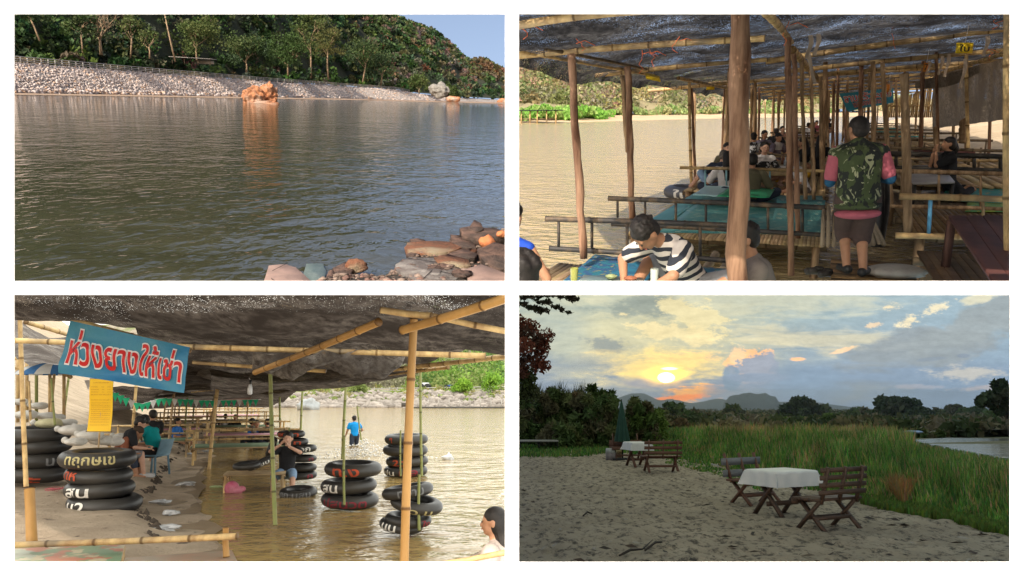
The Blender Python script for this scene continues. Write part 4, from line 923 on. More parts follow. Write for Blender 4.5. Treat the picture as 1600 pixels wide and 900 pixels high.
# ---- mats, trays and tables
def patmat(name, a, b, c, sc=9, rough=.5):
    m, t, bs = nt(name); vec = coords(t); vo = node(t, 'ShaderNodeTexVoronoi'); vo.inputs['Scale'].default_value = sc; t.links.new(vec, vo.inputs['Vector'])
    x = mixc(t, noisef(t, vec, sc * .5, 3, .6, .47, .5), a, b); x = mixc(t, math_(t, 'LESS_THAN', vo.outputs['Distance'], .28), x, c)
    w = node(t, 'ShaderNodeTexWave'); w.inputs['Scale'].default_value = sc * 1.4; w.inputs['Distortion'].default_value = 1; t.links.new(vec, w.inputs['Vector'])
    x = mixc(t, math_(t, 'MULTIPLY', w.outputs['Fac'], .25), x, (.02, .03, .04)); t.links.new(x, bs.inputs['Base Color']); bs.inputs['Roughness'].default_value = rough
    bumpn(t, w.outputs['Fac'], .3, .004, bs); return m
def sheet(name, label, cat, m, z, pts, th=.012, P=None, sub=12, wav=.008, group=None, Zs=None):
    P = P or P2; q = [P.at(x, y, z) if Zs is None else P.at(x, y, Zs[i]) for i, (x, y) in enumerate(pts)]; c = sum(q, Vector()) / 4; mb = MB()
    def f(u, v, dz=0): p = (q[0].lerp(q[1], u)).lerp(q[3].lerp(q[2], u), v) - c; return p + Vector((0, 0, dz + wav * noise.noise(Vector((u * 5, v * 5, z * 9)))))
    k = sub + 1; V = [f(i / sub, j / sub) for j in range(k) for i in range(k)] + [f(i / sub, j / sub, -th) for j in range(k) for i in range(k)]
    Fs = []
    for j in range(sub):
        for i in range(sub): a = j * k + i; Fs += [(a, a + 1, a + k + 1, a + k), (k * k + a, k * k + a + k, k * k + a + k + 1, k * k + a + 1)]
    for i in range(sub):
        Fs += [(i, k * k + i, k * k + i + 1, i + 1), (sub * k + i, sub * k + i + 1, k * k + sub * k + i + 1, k * k + sub * k + i), (i * k, (i + 1) * k, k * k + (i + 1) * k, k * k + i * k), (i * k + sub, k * k + i * k + sub, k * k + (i + 1) * k + sub, (i + 1) * k + sub)]
    mb.add([tuple(v) for v in V], Fs); return single(name, mb, m, label, cat, c, group=group)
M_BLUEPAT = patmat('blue and gold woven mat', (.02, .16, .22), (.03, .10, .22), (.30, .24, .08), 16)
M_TEALPAT = patmat('teal woven mat', (.07, .27, .27), (.13, .34, .31), (.34, .46, .38), 7)
sheet('floor_mat', 'blue and gold patterned floor mat left of the striped shirt man', 'mat', M_BLUEPAT, .118, [(878, 440), (955, 440), (985, 404), (930, 397)])
sheet('floor_mat', 'plain blue fold of mat under the striped shirt man\'s hands', 'mat', patmat('blue woven mat', (.02, .17, .27), (.02, .12, .22), (.05, .2, .3), 12), .125, [(940, 440), (1010, 440), (1030, 415), (978, 404)])
sheet('floor_mat', 'blue patterned mat behind the striped shirt man reaching the big post', 'mat', M_BLUEPAT, .118, [(1070, 446), (1170, 446), (1175, 421), (1085, 417)])
sheet('floor_mat', 'wide teal mat spread behind the black railings', 'mat', M_TEALPAT, .095, [(1030, 362), (1290, 366), (1285, 306), (1098, 303)])
sheet('floor_mat', 'teal mat strip hanging along the deck edge by the water', 'mat', mat('teal plastic', (.08, .34, .33), (.12, .42, .42), 2, .4), .10, [(1000, 352), (1040, 352), (1104, 305), (1086, 301)])
sheet('floor_mat', 'bright green mat in front of the seated group', 'mat', mat('green plastic mat', (.03, .33, .13), (.06, .4, .2), 2, .35), .30, [(1120, 306), (1202, 308), (1212, 293), (1143, 291)])
sheet('floor_mat', 'shiny pale blue mat left of the bright green mat', 'mat', mat('pale shiny mat', (.45, .66, .66), (.35, .58, .58), 2, .3), .30, [(1083, 304), (1121, 306), (1143, 291), (1103, 290)])
sheet('floor_mat', 'grey green mat hanging beside the bamboo stakes', 'mat', M_TEALPAT, .10, [(1200, 372), (1278, 372), (1290, 313), (1215, 310)], Zs=(-.05, -.05, .3, .3))
sheet('floor_mat', 'green mat with red and yellow flowers behind the kneeling woman', 'mat', patmat('flowered mat', (.02, .28, .24), (.04, .34, .25), (.5, .3, .05), 8), .26, [(1468, 312), (1600, 318), (1592, 286), (1485, 286)])
sheet('floor_mat', 'yellow green mat behind the yellow bamboo railing at the right', 'mat', patmat('yellow flower mat', (.3, .42, .05), (.1, .3, .1), (.6, .5, .05), 10), .25, [(1508, 330), (1600, 330), (1600, 316), (1512, 316)])
T = deck('red brown plank table at the lower right corner', .62, [P2.at(*p, .62) for p in ((1572, 470), (1760, 470), (1640, 336), (1482, 337))], 6, mat('red brown boards', (.2, .075, .06), (.12, .05, .045), 3, .6), name='plank_table', joists=False, legs=.06, leglen=.5, gap=.05, cat='table', legm=mat('dark table wood', (.12, .06, .045)))
T = deck('low grey table beside the kneeling woman', .55, [P2.at(*p, .55) for p in ((1428, 286), (1492, 284), (1470, 258), (1398, 259))], 1, mat('grey tabletop', (.36, .34, .33), (.3, .28, .28), 4, .4), name='low_table', joists=False, legs=.045, leglen=.32, gap=0, cat='table', legm=mat('black pipe', (.02, .02, .02)))
T = deck('pale tray table with dishes in front of the striped shirt man', .3, [P2.at(*p, .3) for p in ((893, 450), (1010, 450), (1004, 434), (912, 430))], 1, mat('pale green tray', (.4, .58, .56), (.35, .5, .5), 4, .3), name='tray_table', joists=False, legs=.03, leglen=.18, gap=0, cat='table')
GLASS = mat('clear glass', (.6, .62, .55), (.5, .55, .5), 4, .08, 0, spec=.6)
def glass(label, px, py, z, h, r, m, P=P2):
    b = P.at(px, py, z); mb = MB(); mb.path([(0, 0, 0), (0, 0, h)], [r * .85, r], 16, cap=False); mb.path([(0, 0, h), (0, 0, .01)], [r * .92, r * .78], 16, cap=False); mb.path([(0, 0, .002), (0, 0, h * .55)], [r * .75, r * .85], 16)
    single('drinking_glass', mb, m, label, 'glass', b, smooth=True)
glass('tall glass with yellow green drink at the left of the tray', 897, 438, .3, .10, .033, mat('drink', (.35, .36, .1), (.3, .3, .08), 3, .1, 0, spec=.6))
glass('empty glass in front of the striped shirt man', 1022, 441, .3, .11, .034, GLASS)
glass('small brown cup on the mat right of the striped shirt man', 1080, 440, .2, .07, .045, mat('brown cup', (.3, .15, .07), (.25, .12, .05), 3, .5, 0))
for lb, px, py, z, r, c in (('small bowl of greens on the pale tray', 955, 436, .305, .045, (.35, .4, .2)), ('bowl of dip at the right end of the tray', 985, 439, .305, .05, (.4, .15, .08))):
    mb = MB(); mb.ell((0, 0, .02), (r, r, .022)); mb.torus((0, 0, .025), r, .005, nu=20, nv=6); single('food_bowl', mb, mat(lb, c, None, 30, .6), lb, 'bowl', P2.at(px, py, z), smooth=True)
# buckets and things among the seated group
for lb, px, py, c in (('white and yellow ice bucket in front of the seated group', 1221, 284, 1), ('yellow bucket between the slim posts', 1256, 277, 0)):
    b = P2.at(px, py, .12); T = thing('bucket', lb, 'bucket', b); mb = MB(); mb.path([(0, 0, 0), (0, 0, .16)], [.13, .15], 18); part('pail', mb, mat('yellow plastic', (.75, .42, .02), (.7, .38, .02), 3, .35, 0), T, True)
    if c: mb = MB(); mb.path([(0, 0, .161), (0, 0, .32)], [.15, .165], 18); part('upper_band', mb, mat('white plastic', (.7, .65, .6), (.6, .55, .5), 3, .4, 0), T, True)
    mb = MB(); mb.torus((0, 0, .32 if c else .165), .155, .008, nu=20, nv=6); part('rim', mb, mat('white plastic', (.7, .65, .6)), T)
rr = random.Random(5)
for i in range(9):
    px = rr.uniform(1198, 1250); py = rr.uniform(254, 266); mb = MB(); mb.path([(0, 0, 0), (0, 0, .13), (0, 0, .16), (0, 0, .22)], [.03, .03, .012, .012], 10)
    single('bottle', mb, mat('bottle %d' % (i % 3), [(.12, .05, .03), (.35, .38, .4), (.05, .05, .06)][i % 3], None, 5, .2, 0), '%s sauce or drink bottle on the low table of the seated group' % ['brown', 'clear', 'dark'][i % 3], 'bottle', P2.at(px, py, .42), group='%s bottles on the low table' % ['brown', 'clear', 'dark'][i % 3], smooth=True)
T = deck('low table crowded with bottles between the seated people', .42, [P2.at(*p, .42) for p in ((1190, 272), (1262, 274), (1258, 252), (1196, 251))], 1, PLANK, name='low_table', joists=False, legs=.05, leglen=.3, gap=0, cat='table')
# bamboo stakes and tarp below the man
stk = [((1287, 328), (1285, 384)), ((1295, 322), (1294, 384)), ((1304, 330), (1303, 384)), ((1344, 352), (1342, 382)), ((1349, 350), (1351, 383)), ((1353, 346), (1358, 383)), ((1356, 342), (1365, 382)), ((1358, 338), (1374, 380)), ((1360, 336), (1381, 382))]
for i, (a, b) in enumerate(stk):
    mb = MB(); p, q = P2.on(*b, 8.3), P2.on(*a, 8.6); mb.path([Vector(), (q - p) * .5, q - p], [.026, .023, .02], 10); mb.ell((0, 0, 0), .02)
    single('bamboo_stake', mb, mat('grey bamboo', (.36, .29, .2), (.24, .18, .12), 5, .7, .3), 'grey bamboo stake in the bundle standing behind the man\'s legs', 'stake', p, group='bamboo stakes behind the man', smooth=True)
mb = MB(); p0 = P2.on(1372, 262, 9.4)
def tarp(u, v):
    w = 1 - .1 * v; return P2.on(1354 + 34 * u * w + 4 * math.sin(v * 4), 266 + 120 * v, 9.2 + .12 * math.sin(u * 11) + .4 * u) - p0
mb.grid(24, 16, tarp); mb.grid(24, 16, lambda u, v: tarp(u, v) + Vector((0, .03, 0))); single('tarpaulin', mb, mat('dark grey tarp', (.09, .085, .08), (.05, .045, .045), 5, .6, .4, .02), 'dark grey tarpaulin hanging behind the standing man', 'tarpaulin', p0, smooth=True)
b = P2.at(1398, 428, 0); mb = MB(); mb.ell((0, 0, .03), (.30, .2, .07), nu=24, nv=12); rock_mb(mb, (.02, 0, .02), (.6, .36, .13), 3, 3, rough=.2); single('sack', mb, mat('pale sack', (.42, .4, .36), (.3, .28, .25), 5, .8, .5, .02), 'pale crumpled sack lying on the walkway beside the man\'s foot', 'sack', b, smooth=True)
for i, (px, py) in enumerate(((1272, 428), (1290, 432))):
    b = P2.at(px, py, .0); mb = MB(); mb.cap((-.07, 0, .03), (.08, .03, .03), .035, .042); mb.torus((.05, .02, .06), .035, .012, nu=14, nv=6); single('sandal', mb, mat('black pipe', (.02, .02, .02)), ['left', 'right'][i] + ' of the two black sandals left on the walkway', 'sandal', b, i * .5, smooth=True)
# loose joists over the water between the decks
for i, (px, py) in enumerate(((1088, 372), (1111, 371), (1136, 372), (1100, 424), (1129, 423))):
    mb = MB(); p = P2.at(px, py, -.02); bamboo(mb, Vector(), (_s * .9, _c * .9, .02), .045); single('log', mb, mat('grey bamboo', (.36, .29, .2)), 'cut log end poking out between the black railings over the water', 'log', p, group='log ends between the railings', smooth=True)
# rubber ring by the deck
def ring_tube(label, loc, Rr, r, rot=None, texts=(), name='rubber_tube', group=None, m=None, wob=.01, rz=0.0, valve=True):
    rot = (rot or Matrix.Identity(3)) @ Matrix.Rotation(rz, 3, 'Z'); T = thing(name, label, 'rubber tube', loc, 0, group, rot)
    mb = MB(); mb.torus((0, 0, 0), Rr, r, nu=52, nv=20, flat=.88, wob=wob); part('tube', mb, m or RUBBER, T, True)
    for (s, ang, span, col, lo, hi) in texts:
        t = MB()
        def f(u, v):
            a = R(ang) + (u - .5) * R(span); b = R(lo) + (hi - lo) * math.pi / 180 * v; q = r * 1.035
            return ((Rr + q * math.cos(b)) * math.cos(a), (Rr + q * math.cos(b)) * math.sin(a), q * math.sin(b) * .88)
        text_on(t, s, f, bold=.02); part('lettering', t, PAINT[col], T)
    if valve: mb = MB(); mb.tube((Rr - r, 0, 0), (Rr - r - .04, 0, .02), .008, n=8); part('valve', mb, mat('brass', (.4, .3, .12), None, 5, .4, 0, metal=1), T)
    return T
PAINT = {'w': mat('white paint letters', (.72, .69, .62), (.4, .38, .34), 9, .7, 0, lo=.5, hi=.75), 'y': mat('yellow paint letters', (.50, .42, .2), (.3, .26, .12), 9, .7, 0), 'r': mat('red paint letters', (.55, .09, .03), (.3, .05, .03), 9, .7, 0), 'd': mat('dull red paint letters', (.26, .03, .04), (.15, .02, .03), 9, .7, 0), 'g': mat('grey paint letters', (.2, .2, .2), (.12, .12, .12), 9, .7, 0)}
ring_tube('grey rubber ring with white letters floating beside the seated group', P2.at(1082, 300, -.12), .46, .15, None, [('ใน', 235, 42, 'w', -45, 45)], m=mat('grey rubber', (.12, .13, .15), (.08, .08, .09), 4, .4, .1))
# ---- hanging net curtain, banner, signs and strings
NETC = net_mat('grey net curtain', (.24, .21, .18), (.50, .45, .38), .5, 45, .6)
def curtain(u, v):
    vv = 25 - 8.5 * u; return onv(1458 + 128 * u, (118 - 30 * u) + (83 + 14 * u) * v, vv) + Vector((.05 * math.sin(u * 30), .05 * math.sin(u * 30 + v), 0))
mb = MB(); mb.grid(60, 24, curtain); single('net_curtain', mb, NETC, 'grey net curtain hanging on the bank side of the decks', 'net', smooth=True)
mb = MB(); mb.grid(30, 14, lambda u, v: onv(1430 + 100 * u, 128 - 26 * u + (10 + 10 * math.sin(u * 3)) * v, 24 - 5 * u)); single('net_curtain', mb, NETC, 'rolled fold of net above the hanging net curtain', 'net', smooth=True)
def banner(label, c4, P, text_rows, back, wav, name='banner', rowcols=None, bold=.008, outline=None, sub=40, band=None):
    """c4: TL, TR, BR, BL points in the place."""
    c = sum(c4, Vector()) / 4; q = [p - c for p in c4]; nrm = (q[1] - q[0]).cross(q[3] - q[0]).normalized()
    if nrm.y > 0: nrm = -nrm
    def f(u, v, off=0.0): return q[0].lerp(q[1], u).lerp(q[3].lerp(q[2], u), v) + nrm * (off + wav * (math.sin(u * 7 + v * 2) * .5 + noise.noise(Vector((u * 4, v * 3, 1)))))
    T = thing(name, label, 'banner' if name == 'banner' else 'sign', c); mb = MB(); mb.grid(sub, sub // 2, lambda u, v: f(u, v)); mb.grid(sub, sub // 2, lambda u, v: f(u, v, -.004)); part('cloth' if name == 'banner' else 'board', mb, back, T, True)
    for (s, u0, u1, v0, v1, col, ol) in text_rows:
        t = MB(); box = text_on(t, s, lambda a, b: f(u0 + (u1 - u0) * a, v1 + (v0 - v1) * b, .012), bold=bold); part('lettering', t, col, T)
        if ol: t = MB(); text_on(t, s, lambda a, b: f(u0 + (u1 - u0) * a, v1 + (v0 - v1) * b, .007), bold=bold + .04, box=box); part('lettering_outline', t, ol, T)
    return T
RED_T = mat('red print', (.55, .02, .02), (.5, .02, .02), 3, .5, 0); WHITE_T = mat('white print', (.75, .7, .68), (.7, .65, .62), 3, .5, 0)
c4 = [P2.on(1311, 146, 21), P2.on(1396, 138, 20), P2.on(1396, 160, 20), P2.on(1325, 174, 21)]
banner('blue cloth banner with red lettering hanging behind the standing man', c4, P2, [('ลาบครัวระเริง', .05, .97, .06, .52, RED_T, WHITE_T), ('เรอ จองอาหาร', .18, .75, .6, .86, RED_T, WHITE_T)], mat('blue vinyl', (.03, .22, .34), (.05, .28, .4), 2, .5, 0), .03)
YEL = mat('yellow card', (.80, .55, .02), (.7, .48, .02), 3, .5, 0)
for lb, px, py, v, w, h, tx, mm in (('yellow number card with black figures hanging under the net at the right', 1507, 75, 13, 24, 15, 'ใบ', YEL), ('small plain yellow card on the underside of the net at the left', 1020, 121, 14.5, 22, 9, '', YEL), ('orange card hanging left of the yellow number card', 1447, 105, 16, 8, 13, '7', mat('orange card', (.75, .25, .03), None, 3, .5, 0)), ('far small yellow card under the net before the big post', 1110, 137, 22, 12, 6, '', YEL), ('small orange card beside the banner', 1388, 138, 19, 6, 12, '', mat('orange card', (.75, .25, .03)))):
    c = onv(px, py, v); s = c.y / F; T = thing('number_card', lb, 'sign', c, -.1); mb = MB()
    if px in (1020,): mb.box((0, 0, 0), (w * s, .35, .008), rot=Matrix.Rotation(R(18), 3, 'X') @ Matrix.Rotation(R(12), 3, 'Y'))
    else: mb.box((0, 0, 0), (w * s, .006, h * s))
    part('card', mb, mm, T)
    if tx: t = MB(); text_on(t, tx, lambda a, b: ((-.3 + .6 * a) * w * s, -.006, (-.35 + .7 * b) * h * s), bold=.02); part('lettering', t, HAIR, T)
    mb = MB(); mb.tube((0, 0, h * s / 2), (.02, 0, h * s / 2 + .25), .004, n=5); part('string', mb, WHITE_C, T)
STR = mat('orange string', (.75, .16, .05), (.65, .12, .04), 5, .6, 0); rr = random.Random(9)
for i, (px, py, v, L) in enumerate(((1003, 85, 9.7, .22), (1015, 84, 9.7, .18), (1400, 42, 13, .28), (1062, 64, 9.7, .15), (900, 68, 8, .1), (815, 44, 7, .12), (1233, 40, 9, .2), (1540, 80, 14, .15), (1296, 122, 22, .25), (1556, 36, 12, .1), (1398, 128, 20, .2))):
    p = onv(px, py, v); mb = MB(); pts = [Vector((0, 0, .05))]
    for j in range(5): pts.append(pts[-1] + Vector((rr.uniform(-.05, .07), 0, -L / 4)))
    mb.path(pts, .0035, 5); mb.path([Vector(), (.09, 0, .03), (.2, 0, -.02)], .0035, 5); single('string', mb, STR, 'orange plastic string tied round a beam under the black net', 'string', p, group='orange strings under the net')
RAG = cloth('pale rag', (.45, .35, .27))
for i, (px, py, v, h) in enumerate(((1266, 55, 10, .26), (1278, 53, 10, .24), (1262, 78, 11, .4), (1543, 56, 12, .25), (1482, 84, 14, .34), (1508, 92, 12.8, .4), (1452, 96, 15, .2), (1472, 87, 15, .3), (1392, 128, 18, .3))):
    p = onv(px, py, v); mb = MB(); rr = random.Random(i); mb.grid(3, 6, lambda u, w: (.05 * (u - .5) + (.12 * w if i == 2 else .02 * math.sin(w * 5)), .01 * math.sin(w * 6 + u * 4), -h * w)); single('rag', mb, RAG, 'pale strip of rag tied to a bamboo beam under the net', 'rag', p, group='rags tied under the net')
mb = MB()
T = thing('bamboo_wall', 'sunlit yellow bamboo fence panel far behind the widest pale post', 'fence', P2.on(1425, 165, 34)); rr = random.Random(3)
for i in range(26): x = -1.0 + 2.1 * i / 25; mb.tube((x, 0, -.5), (x + rr.uniform(-.03, .03), 0, .15 + .75 * i / 25), .035, n=6)
part('slats', mb, BAMBOO, T); mb = MB(); mb.tube((-1.1, -.05, 0), (1.1, -.05, 0), .04, n=6); part('rail', mb, BAMBOO, T)

# ---- people
def camo():
    m, t, b = nt('camouflage cloth'); v = coords(t, (1, 1, .75))
    x = mixc(t, noisef(t, v, 7, 3, .6, .50, .52, .6), (.018, .022, .018), (.055, .075, .028)); x = mixc(t, noisef(t, v, 9.5, 3, .6, .585, .60, 1.0), x, (.30, .31, .18))
    t.links.new(x, b.inputs['Base Color']); b.inputs['Roughness'].default_value = .9; bumpn(t, noisef(t, v, 5, 3, .5, 0, 1), .7, .05, b); return m
def stripes():
    m, t, b = nt('striped cloth'); c = node(t, 'ShaderNodeTexCoord'); d = node(t, 'ShaderNodeVectorMath', operation='DOT_PRODUCT'); d.inputs[1].default_value = (.1, .45, .88)
    n = node(t, 'ShaderNodeTexNoise'); n.inputs['Scale'].default_value = 5; t.links.new(c.outputs['Object'], n.inputs['Vector']); t.links.new(c.outputs['Object'], d.inputs[0])
    k = math_(t, 'ADD', math_(t, 'MULTIPLY', d.outputs['Value'], 13.5), math_(t, 'MULTIPLY', n.outputs[0], .9)); x = mixc(t, math_(t, 'GREATER_THAN', math_(t, 'FRACT', k), .5), (.62, .56, .5), (.02, .024, .035))
    t.links.new(x, b.inputs['Base Color']); b.inputs['Roughness'].default_value = .9; bumpn(t, noisef(t, c.outputs['Object'], 6, 3, .5, 0, 1), .5, .03, b); return m
person('standing man seen from behind in camouflage vest over pink shirt, brown shorts', P2.at(1328, 430, 0), 12,
       dict(pel=(0, 0, .80), lean=(-.06, .04, 1), wide=1.16, hands=((-.20, .26, .96), (.24, .24, .96)), elbow=((-.35, -1, -.5), (.35, -1, -.5)), feet=((-.03, .05, .08), (.10, -.08, .08)), toe=((-.2, 1, 0), (.5, 1, 0)), look=(-.35, 1, -.45), head_up=(-.05, .22, 1)),
       [dict(name='vest', m=camo(), torso=(0, 1), g=.052, hem=.055), dict(name='shirt', m=PINK_C, torso=(.8, 1), sleeve=(0, .80), g=.016, loose=.008, collar=1), dict(name='shirt_hem', m=PINK_C, hem=.105, g=.046), dict(name='arm_sleeves', m=DBLUE_C, sleeve=(.7, 1.75), g=.010), dict(name='shorts', m=cloth('brown maroon cloth', (.085, .055, .048)), legs=(0, 1.12), g=.018, loose=.012)],
       H=1.64, hair=('short', mat('greying hair', (.05, .04, .035), (.012, .01, .01), 9, .6, .4)), vox=.009, fingers=True, shoes=mat('dark shoes', (.03, .03, .03), None, 5, .5), eyes=False)
person('seated man in black and white striped T shirt bending over the mat', P2.on(1082, 448, 6.0) + Vector((0, 0, -.10)), -118,
       dict(pel=(0, 0, .12), lean=(0, .62, .8), wide=1.08, hands=((-.16, .60, .16), (.24, .50, .14)), elbow=((-1, -.2, .4), (1, -.3, .5)), feet=((-.3, .3, .05), (.34, .34, .05)), knee=((-1, .3, .3), (1, .3, .4)), look=(.1, .75, -.75), head_up=(0, .85, .45)),
       [dict(name='shirt', m=stripes(), torso=(0, 1), sleeve=(0, .72), g=.018, loose=.010), dict(name='shorts', m=mat('grey shorts', (.25, .25, .26)), legs=(0, 1.0), g=.014)], H=1.68, hair=('mop', None), vox=.009, fingers=True, eyes=True)
person('person with short black hair and grey brown shirt seated right of the big post', P2.on(1222, 168, 5.8) + Vector((0, 0, -1.74)), -80,
       dict(pel=(0, 0, .14), lean=(0, .22, .97), hands=((-.2, .5, .3), (.2, .45, .28)), feet=((-.25, .4, .05), (.25, .4, .05)), knee=((-1, .4, .4), (1, .4, .4)), look=(0, 1, -.35), head_up=(0, .35, 1)),
       [dict(name='shirt', m=GREYB_C, torso=(0, 1), sleeve=(0, .75), g=.02, loose=.012), dict(name='trousers', m=NAVY_C, legs=(0, 1.8), g=.012)], H=1.62, hair=('mop', None), vox=.010, fingers=True, eyes=True)
person('dark haired head and shoulders of a person at the bottom left corner', P2.on(836, 168, 3.4) + Vector((0, 0, -1.44)), -60,
       dict(SIT, lean=(0, .1, 1), look=(0, 1, -.2)), [dict(name='shirt', m=BLACK_C, torso=(0, 1), sleeve=(0, .6))], H=1.5, hair=('mop', None), vox=.011)
person('person in a blue sleeveless top cut by the left edge above the dark head', P2.on(789, 168, 5.8) + Vector((0, 0, -1.55)), 30,
       dict(SIT, lean=(0, .1, 1)), [dict(name='top', m=mat('royal blue cloth', (.01, .06, .42)), torso=(0, 1), g=.014)], H=1.6, hair=('mop', None), vox=.012)
def sitpx(label, px, py, zh, face, pose, clothes, **kw):
    Y = (P2.H - zh) * F / (py - 168); h = kw.get('H', 1.6); b = P2.on(px, py, Y); b.z = zh - (.10 + .41 * h); return person(label, b, face, pose, clothes, vox=.014, **kw)
sh = lambda m, s=.6, **k: dict(name='shirt', m=m, torso=(0, 1), sleeve=(0, s), g=.018, loose=.008, **k)
tr = lambda m, s=1.0, **k: dict(name='trousers' if s > 1.2 else 'shorts', m=m, legs=(0, s), g=.014, **k)
BK = dict(SIT, lean=(0, .25, 1))
sitpx('grey haired man in dark T shirt and light blue shorts on the deck edge', 1124, 236, .80, 20, dict(pel=(0, 0, .1), lean=(.1, .45, 1), feet=((-.55, .25, .03), (-.2, .4, .05)), knee=((-.4, .3, .6), (-1, .4, .4)), hands=((-.5, .35, .15), (.2, .3, .2)), look=(.3, 1, -.4), head_up=(.1, .5, 1)), [sh(NAVY_C), tr(DENIM_C)], skin=SKIN_P, hair=('short', HAIR_G))
sitpx('person with long black hair and pale pink shirt seated behind the big post', 1138, 242, .78, 12, BK, [sh(WHITE_C, .8), tr(NAVY_C, 1.7)], hair=('long', None))
sitpx('girl facing the viewer behind the long haired person in pale pink', 1136, 228, .80, 175, SIT, [sh(OLIVE_C)], skin=SKIN_P, hair=('bob', None), eyes=True)
sitpx('person in olive T shirt seen from behind right of the big post', 1178, 246, .80, 10, BK, [sh(OLIVE_C, .8), tr(NAVY_C, 1.7)])
sitpx('woman in black and white jacket facing the viewer at the low table', 1194, 227, .86, 178, SIT, [sh(WHITE_C, .1), dict(name='jacket', m=mat('black white patches', (.015, .015, .015), (.6, .6, .6), 5, .8, 0, lo=.5, hi=.55), sleeve=(0, 1.6), torso=(.6, .9), g=.02)], skin=SKIN_P, hair=('bob', None), eyes=True)
sitpx('young man in black floral shirt seen from behind beyond the table', 1179, 211, .86, 10, BK, [sh(mat('black white patches', (.015, .015, .015)), .7)], hair=('mop', None))
sitpx('young man in dark checked shirt facing the viewer farther along the deck', 1194, 208, .86, 170, SIT, [sh(mat('dark check', (.1, .04, .06), (.2, .2, .25), 12))], hair=('mop', None), eyes=True)
sitpx('man wearing a dark cap with a pale scarf at the next table', 1215, 212, .84, 150, SIT, [sh(mat('dark check', (.1, .04, .06))), dict(name='scarf', m=WHITE_C, torso=(.85, 1), g=.03)], cap=BLACK_C)
sitpx('far person with black hair beyond the man in the dark cap', 1213, 203, .86, 20, BK, [sh(BLACK_C)])
sitpx('far person facing the viewer beside the last slim river post', 1222, 200, .86, 170, SIT, [sh(mat('salmon cloth', (.5, .25, .18)))], skin=SKIN_P, eyes=True)
sitpx('woman with long black hair between the slim middle posts', 1257, 220, .86, -60, SIT, [sh(BLACK_C, .9)], hair=('long', None))
sitpx('person in white shirt bending forward between the slim middle posts', 1262, 240, .78, -70, dict(SIT, lean=(0, .4, 1)), [sh(WHITE_C, .8), tr(KHAKI_C)], hair=('bob', None))
sitpx('person in black seen between the posts and the camouflage vest', 1281, 215, .95, 30, dict(BK), [sh(BLACK_C, 1.5)], hair=('long', None))
for i, (px, py) in enumerate(((1263, 194), (1270, 193), (1276, 190), (1288, 189), (1297, 187))):
    sitpx('tiny far diner of the group in the aisle behind the posts', px, py, .86, 90 + 40 * i, SIT, [sh([WHITE_C, BLACK_C, PINK_C, NAVY_C, BLACK_C][i])], group='far diners in the aisle')
sitpx('woman in black side striped shirt drinking from her hands at the right', 1489, 226, 1.02, -78, dict(pel=(0, 0, .16), lean=(0, .05, 1), hands=((-.05, .26, .62), (.06, .27, .60)), elbow=((-.4, .5, -1), (.4, .5, -1)), feet=((-.1, -.35, .05), (.1, -.35, .05)), knee=((-.3, 1, .1), (.3, 1, .1)), look=(0, 1, 0), hand_dir=((0, 0, 1), (0, 0, 1))),
      [sh(BLACK_C, .75), tr(BLACK_C, 1.8), dict(name='side_stripe', m=mat('khaki stripe', (.35, .28, .15)), legs=(0, .01), g=.012) if False else dict(name='collar', m=BLACK_C, collar=1)], hair=('tail', None), fingers=True, H=1.55)
# ================================================================ PLACE 3: rubber tubes for hire on the river beach
CUR[0] = P3
def at3(px, py, z=0.0): return P3.at(px, py, z)
def on3(px, py, Y): return P3.on(px, py, Y)
# the pale hazy sky of this place: far wall, ceiling and side of one sheet
def sky_sheets(name, m, back, P, side):
    """One closed sheet of sky: overhead, behind, and on the inner side (main-space planes next to the other places)."""
    inv = P.M.inverted(); mb = MB(); s = side
    pts = {'a': (s * .01, 3.03, -.012), 'b': (s * .0034 * back, back, -.0034 * back), 'c': (s * back * 1.35, back, -.0034 * back), 'd': (s * 5.2, 3.03, -.012),
           'e': (s * .0034 * back, back, -back * .6), 'f': (s * back * 1.35, back, -back * .6), 'g': (s * .01, 3.03, -4)}
    k = list(pts); V = [tuple(inv @ Vector(pts[q])) for q in k]; ix = {q: i for i, q in enumerate(k)}
    mb.add(V, [tuple(ix[c] for c in f) for f in ('abcd', 'bcfe', 'abeg')]); return single(name, mb, m, kind='structure')
m, t, b = nt('bright haze sky'); t.nodes.remove(b); e = node(t, 'ShaderNodeEmission'); vv = coords(t, (1, 1, 1))
t.links.new(mixc(t, noisef(t, vv, .01, 3), (.95, .97, .93), (1, .96, .86)), e.inputs[0]); e.inputs[1].default_value = 1.7; t.links.new(e.outputs[0], t.nodes['Material Output'].inputs[0])
sky_sheets('sky', m, 260, P3, -1)
m_w3 = water_mat('brown shallow water', (.36, .25, .09), .09, [(.6, (1, 1.2, 1), .35, .25), (2.6, (1, 1.2, 1), .65, .09), (8, (1, 1, 1), .5, .025)], c2=(.30, .20, .085))
mb = MB(); mb.grid(30, 30, lambda u, v: (-90 + 170 * u, 3 + 230 * v, 0)); single('brown_river', mb, m_w3, kind='structure')
def shore3(py): return lerp_tab([(616, 352), (640, 350), (660, 346), (690, 333), (740, 312), (790, 296), (830, 318), (880, 345), (960, 390)], py)
